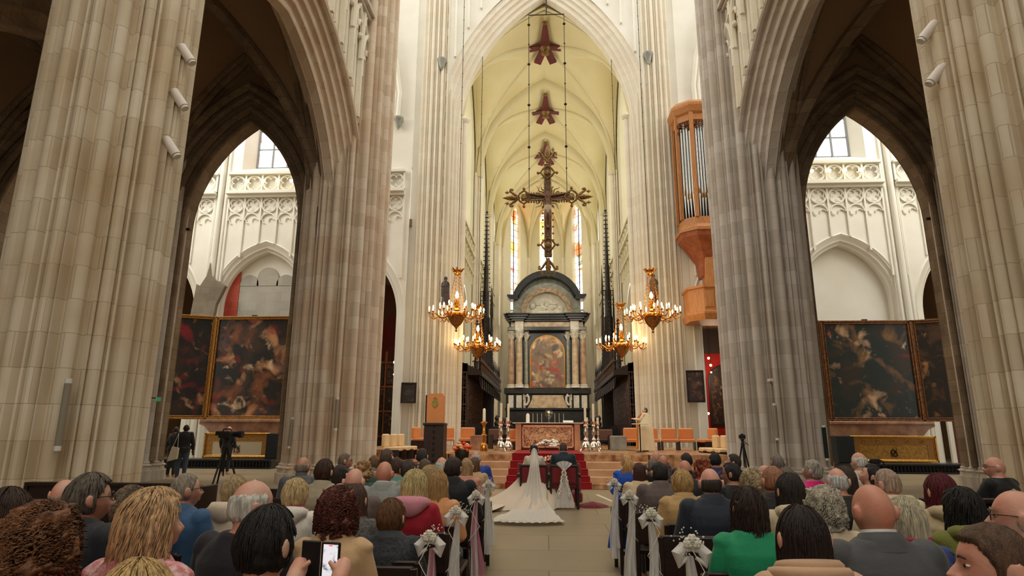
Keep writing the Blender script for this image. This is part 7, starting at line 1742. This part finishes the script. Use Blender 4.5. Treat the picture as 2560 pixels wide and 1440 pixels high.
# ------------------------------------------------------------------ bride, groom, their chairs
def velvet_chair(x, y, lb):
    e = empty('velvet_chair', (x, y, 0), lb, 'chair')
    MB().bbox((-.3, -.26, .4), (.3, .28, .5), .03).build('seat', M['red_velvet'], e, smooth=False); MB().bbox((-.26, -.31, .5), (.26, -.24, .84), .03).build('backrest', M['red_velvet'], e, smooth=False)
    for (a, b_) in ((-.28, -.28), (.28, -.28), (-.27, .24), (.27, .24)): MB().lathe([(.02, 0), (.03, .05), (.022, .2), (.034, .3), (.03, .42)], (a, b_, 0), 8).build('leg', M['dark_wood'], e)
    for s in (-1, 1): MB().bbox((s * .3, -.28, .62), (s * .35, .25, .68), .01).build('armrest', M['dark_wood'], e, smooth=False)
    mb = MB(); mb.bbox((-.28, -.32, .83), (.28, -.235, .87), .01); mb.bbox((-.29, -.32, .0), (-.25, -.26, .84), .01); mb.bbox((.25, -.32, .0), (.29, -.26, .84), .01); mb.build('frame', M['dark_wood'], e, smooth=False)
    return e
BY = 13.6; bx = at(1335, 1110, BY).x; gx = at(1408, 1110, BY).x
velvet_chair(bx, BY, 'red velvet chair under the bride, mostly hidden by her veil'); velvet_chair(gx, BY, 'red velvet chair under the groom with a white tulle bow on its back')
lace = mat('ivory_lace', (238, 224, 204), .8, var=.12, scale=40, bump=.3, bscale=80); satin = mat('ivory_skirt', (240, 222, 200), .6, var=.06, scale=3)
e = person((bx, BY, 0), 1.27 / 1.29, 'f', 0, 0, 'updo', (54, 36, 30), 'knit', (238, 224, 206), 'bride in ivory lace dress and long veil seated before the altar steps', PALE, (), legcol=None)
# skirt with spreading train
mb = MB(); rs = []; n = 64
for i in range(22):
    f = i / 21; ring = []
    for j in range(n):
        a = 2 * PI * j / n; ca, sa = math.cos(a), math.sin(a)
        fold = 1 + .07 * math.sin(a * 11 + f * 2) * f + .03 * math.sin(a * 23)*f
        rx = .22 + .44 * f ** .7 + (.45 * max(0, -ca) * f ** 3); ry = .2 + .48 * f ** .6 + .3 * max(0, -sa) * f ** 3
        ring.append((rx * ca * fold - .12 * f ** 3, .08 + ry * sa * fold, .66 * (1 - f) ** .85 + .012 + .012 * math.sin(a * 9) * f))
    rs.append(ring)
mb.rings(rs); mb.build('skirt', satin, e)
vl = mat('bridal_veil_tulle', (240, 234, 222), .85, alpha=.82, bump=.4, bscale=10, stretch=(6, 1, .4)); mb = MB(); rows = []
for i in range(46):
    f = i / 45
    if f < .5: t = f / .5; z = 1.29 - 1.26 * t; y = -.09 - .31 * sm(0, .38, t) - .06 * t - .35 * t ** 4; hw = .055 + .13 * t ** 1.1 + .22 * t ** 4
    else: t = (f - .5) / .5; z = .028 + .01 * math.sin(t * 14); y = -.81 - 1.75 * t; hw = .405 + .27 * t ** 1.2
    row = []
    for j in range(33):
        g = j / 32 * 2 - 1; fold = .022 * math.sin(g * 17 + f * 3) * min(1, f * 2.2)
        if f < .5: row.append((g * hw + .012 * math.sin(f * 9), y + fold + .09 * g * g * (1 - f), z - .02 * g * g * (1 - f * 2)))
        else: yy = y - (.2 * (1 - g * g)) * t; row.append((g * hw - .1 * t, yy, z + abs(fold) * .9 + .01))
    rows.append(row)
mb.add([p for r_ in rows for p in r_], [(i * 33 + j, i * 33 + j + 1, (i + 1) * 33 + j + 1, (i + 1) * 33 + j) for i in range(45) for j in range(32)])
v = mb.build('veil', vl, e)
mb = MB(); rr = random.Random(4)
for k in range(160): g = rr.uniform(-1, 1); t = rr.uniform(.86, 1); mb.ball((g * (.36 + .32 * t ** 1.5) - .1 * t, -.3 - 2.25 * t - .2 * (1 - g * g) * t, .05), .016, 6, 4, (1, 1, .3))
lo_ = mb.build('lace_hem', lace, v); lo_['kind'] = 'stuff'
mb = MB(); mb.ring((0, .0, 1.27), .045, .01, 'z', 16, 5); mb.build('hair_comb', M['silver'], e)
# dress train spread on the floor to the left
mb = MB(); rows = []
for i in range(24):
    t = i / 23; row = []
    for j in range(25):
        g = j / 24 * 2 - 1; x = -.35 - .75 * t; y = .1 - .9 * t + g * (.3 + .45 * t); row.append((x - .12 * (1 - g * g) * t, y, .02 + .3 * (1 - t) ** 2.2 * (1 - g * g * .6) + .025 * abs(math.sin(g * 9 + t * 4)) * (1 - t * .4)))
    rows.append(row)
mb.add([p for r_ in rows for p in r_], [(i * 25 + j, i * 25 + j + 1, (i + 1) * 25 + j + 1, (i + 1) * 25 + j) for i in range(23) for j in range(24)]); mb.build('train', satin, e)
person((gx, BY, 0), 1.31 / 1.28, 'm', 0, 0, 'crop', (92, 66, 50), 'suit', (34, 52, 62), 'groom in dark blue-green suit seated beside the bride', PALE, ('lapel', ('shirt', WSH)))
# bow on the groom's chair
e = empty('chair_bow', (gx, BY - .36, .84), 'large white tulle bow with lace flowers on the back of the groom chair', 'chair decoration')
mb = MB(); rows = []
for i in range(20):
    t = i / 19; z = .06 - .86 * t; hw = .13 * (1 - sm(0, .16, t)) + .035 + .17 * sm(.14, 1, t); row = []
    for j in range(21): g = j / 20 * 2 - 1; row.append((g * hw, -.015 - .02 * math.sin(g * 14 + t * 3) - .03 * t, z + .05 * (1 - g * g) * (1 - sm(0, .2, t))))
    rows.append(row)
mb.add([p for r_ in rows for p in r_], [(i * 21 + j, i * 21 + j + 1, (i + 1) * 21 + j + 1, (i + 1) * 21 + j) for i in range(19) for j in range(20)]); mb.build('tulle_fan', M['tulle'], e)
mb = MB(); mb.ball((0, -.03, -.07), .03, 8, 6); mb.build('knot', M['tulle'], e)
for s in (-1, 1):
    mb = MB(); rr = random.Random(9 + s)
    for k in range(34): t = k / 34; mb.ball((s * (.02 + .09 * t) + rr.uniform(-.02, .02), -.06, -.1 - .5 * t), rr.uniform(.012, .02), 6, 4, (1, .5, 1))
    mb.build('lace_trail', M['white_flower'], e)
# prie-dieu and red cloths
e = empty('kneeler', (.02, 14.9, 0), 'low dark red velvet kneeler in front of the couple', 'kneeler'); MB().bbox((-.75, -.25, 0), (.75, .3, .22), .04).build('pad', M['red_velvet'], e, smooth=False); MB().bbox((-.75, .3, 0), (.75, .42, .82), .03).build('front_rest', M['red_velvet'], e, smooth=False)
mb = MB(); rs = []
for i in range(8):
    f = i / 7; rs.append([((.32 * (1 - f) + .02) * math.cos(a) * (1 + .2 * math.sin(3 * a)), (.16 * (1 - f) + .02) * math.sin(a), .12 * f ** .6) for a in [2 * PI * j / 24 for j in range(24)]])
o = mb.rings(rs).build('red_cloth', M['red_velvet']); o.location = (.92, 13.7, 0); tag(o, 'crumpled red velvet cloth on the floor right of the groom chair', 'cloth')

# ------------------------------------------------------------------ standing figures
def standing(x, y, z0, h, sex, yaw, tilt, hair, hcol, top, tcol, leg, lb, rz=0, skin=PINK, extra=(), pose='stand', arms='lap'):
    s = h / 1.685; return person((x, y, z0 + .405 * s), s, sex, yaw, tilt, hair, hcol, top, tcol, lb, skin, extra, rz=rz, pose=pose, arms=arms, legcol=leg)
q = at(1612, 1028, 23.2); hp_ = q.z - PZ_
e = standing(q.x, 23.2, PZ_, max(1.56, hp_ + .03), 'm', 10, 22, 'crop', (92, 86, 80), 'knit', (240, 226, 196), (60, 56, 56), 'priest in cream and orange vestments reading at the stand right of the altar', rz=62, arms='rest')
cop = mat('cream_vestment', (240, 222, 184), .75, var=.08, scale=4); band = mat('orange_gold_orphrey', (226, 146, 62), .6, var=.2, scale=14)
mb = MB(); rs = []
for i in range(24):
    f = i / 23; ring = []
    for j in range(60):
        a = 2 * PI * j / 60; fo = 1 + .06 * math.sin(a * 9 + 1) * f + .03 * math.sin(a * 17) * f; rx, ry = .15 + .2 * min(1, f * 2.4) ** .7 + .02 * f, .11 + .13 * min(1, f * 2.4) ** .7 + .05 * f
        ring.append((rx * math.cos(a) * fo, ry * math.sin(a) * fo - .01, 1.07 - 1.41 * f + .0))
    rs.append(ring)
mb.rings(rs); mb.build('vestment', cop, e)
for s in (-1, 1):
    mb = MB(); mb.tube([(s * .1, .1, 1.06), (s * .11, .25, .9), (s * .1, .3, .6), (s * .1, .33, .1), (s * .11, .335, -.3)], [.03, .035, .035, .04, .045], 6); mb.build('orphrey_band', band, e)
q = at(573, 1070, 23.0); standing(q.x, 23.0, 0, 1.7, 'm', 0, -4, None, (160, 140, 120), 'suit', (22, 22, 24), (24, 24, 28), 'person in black standing behind the left video camera before the cream frontal', skin=PINK)
q = at(434, 1067, 19.4); e = standing(q.x, 19.4 + .7, 0, 1.72, 'm', 25, 8, 'crop', (30, 26, 26), 'suit', (26, 26, 28), (62, 76, 92), 'person in black jacket and blue jeans standing at the left aisle pillar', rz=20, skin=DARK)
o = empty('tote_bag', (q.x - .12, 19.4 + .38, .78), 'cream canvas tote bag hanging from the shoulder of the standing person in jeans', 'bag')
MB().prism([(-.17, -.2), (.13, -.12), (.15, .22), (-.06, .26)], -.04, .04, 'y').build('bag_body', mat('cream_canvas', (226, 212, 184), .85), o, smooth=False); MB().tube([(-.04, -.02, .24), (.03, -.02, .45), (.09, .0, .68), (.12, -.02, .2)], .008, 6).build('strap', M['paper'], o)
q = at(408, 1078, 20.4); standing(q.x - .05, 21.2, 0, 1.66, 'f', 10, 0, 'short', (40, 34, 32), 'suit', (40, 40, 46), (44, 44, 50), 'person in dark clothes half hidden by the left aisle pillar', skin=TAN)
q = at(1808, 1076, 27.5); standing(q.x + .3, 27.5, PZ_, 1.0, 'm', 0, 0, 'short', (56, 44, 38), 'knit', (220, 218, 212), (40, 40, 40), 'small figure in white shirt far behind the right crossing pillar', skin=PALE)
# ------------------------------------------------------------------ tripods and cameras
def tripod(x, y, zh, sp, lb, name='camera_tripod', spin=0):
    e = empty(name, (x, y, 0), lb, 'tripod')
    for k in range(3):
        a = spin + k * 2 * PI / 3; f = (sp * math.cos(a), sp * math.sin(a)); l = MB().tube([(f[0] * .06, f[1] * .06, zh - .1), (f[0] * .55, f[1] * .55, zh * .47), (f[0], f[1], .03)], [.024, .018, .012], 8).build('leg', M['black'], e); MB().ball((f[0], f[1], .02), .022, 8, 6).build('rubber_foot', M['iron'], l)
    MB().lathe([(.045, zh - .14), (.05, zh - .08), (.03, zh - .04), (.03, zh), (.05, zh + .02), (.05, zh + .05)], (0, 0, 0), 14).build('head', M['black'], e); MB().tube([(0, 0, zh * .5), (0, 0, zh - .1)], .014, 8).build('centre_column', M['black'], e); MB().tube([(0, 0, zh), (.08, -.22, zh - .1)], .01, 6).build('pan_handle', M['black'], e)
    return e
q = at(568, 1092, 12.2); tripod(q.x, 12.2, 1.33, .42, 'tall black tripod carrying the video camera before the left transept', spin=2.4)
e = empty('video_camera', (q.x, 12.2, 1.385), 'black professional video camera on the left tripod', 'camera'); MB().bbox((-.13, -.12, 0), (.1, .1, .13), .02).build('camera_body', M['black'], e, smooth=False); MB().lathe([(.055, 0), (.055, .1), (.068, .12), (.068, .2), (.05, .2)], (.06, .1, .07), 16, ax='x').build('lens', M['black'], e); MB().bbox((-.2, -.1, .05), (-.12, .04, .13), .01).build('viewfinder', M['black'], e, smooth=False); MB().tube([(-.1, 0, .13), (-.08, 0, .17), (.06, 0, .17), (.08, 0, .13)], .012, 6).build('top_handle', M['black'], e)
q = at(1855, 1088, 17.0); tripod(q.x, 17.0, 1.33, .3, 'slim black tripod with photo camera before the right crossing pillar', spin=.5)
e = empty('photo_camera', (q.x, 17.0, 1.385), 'black photo camera on the right tripod', 'camera'); MB().bbox((-.08, -.04, 0), (.08, .04, .1), .012).build('camera_body', M['black'], e, smooth=False); MB().lathe([(.04, 0), (.045, .12), (.04, .13)], (-.0, .04, .05), 14, ax='y').build('lens', M['black'], e); MB().bbox((-.03, -.03, .1), (.03, .03, .13), .006).build('prism_hump', M['black'], e, smooth=False)
q = at(2187, 1150, 8.6); e = tripod(q.x, 8.6, 1.08, .25, 'small black camera stand behind the black-haired profile, before the brocade frontal'); o = empty('compact_camera', (q.x, 8.6, 1.135), 'small black camera with spread arms on the low stand at right', 'camera'); MB().bbox((-.06, -.03, 0), (.06, .03, .06), .01).build('camera_body', M['black'], o, smooth=False); MB().tube([(-.09, 0, .02), (0, 0, .05), (.1, 0, .03), (.12, 0, -.05)], .01, 6).build('handle_bar', M['black'], o)
# ------------------------------------------------------------------ bows along the aisle
for (x, y, z, lb, L_, sd, sc__, pk_, sd2) in ((-.67, 3.72, .9, 'tulle bow with pink ribbon and white flowers, nearest on the left aisle', .78, 1, 1.0, True, -1), (-.67, 4.75, .92, 'white tulle bow with white roses, second from the front edge on the left aisle', .8, 2, 1.0, False, -1), (-.67, 6.05, .92, 'white tulle bow beside the black suit on the left aisle', .75, 3, .95, True, -1), (-.67, 7.3, .93, 'white tulle bow fourth along the left aisle', .7, 4, .9, False, -1),
    (.75, 3.55, .91, 'tulle bow with large gypsophila cluster, nearest on the right aisle', .78, 5, 1.15, False, 1), (.73, 4.75, .92, 'white tulle bow with gypsophila beside the tan trench coat', .78, 6, 1.0, False, 1), (.75, 6.1, .93, 'white tulle bow third along the right aisle', .75, 7, .95, False, 1), (.74, 7.35, .95, 'white tulle bow by the blue jacket, farthest on the right aisle', .75, 8, .95, False, 1)):
    bow(x, y, z, lb, L_, sd, sc__ * .62, pk_, sd2)
    put_chair(x + (-.26 if x < 0 else .26) * (1 if y > 0 else 1), y + .22, 'aisle-end dark chair carrying the ' + ' '.join(lb.split()[-7:]))
# blue garment hanging at the right aisle front
mb = MB(); rs = []
for i in range(10):
    f = i / 9; rs.append([((.05 + .1 * f) * math.cos(a) * (1 + .15 * math.sin(4 * a)), (.06 + .05 * f) * math.sin(a), .82 - .6 * f) for a in [2 * PI * j / 24 for j in range(24)]])
o = mb.rings(rs).build('blue_coat', mat('royal_blue_fabric', (30, 88, 196), .6, var=.2, scale=8)); o.location = (.84, 7.72, 0); tag(o, 'royal blue coat draped over the farthest right aisle chair', 'coat')
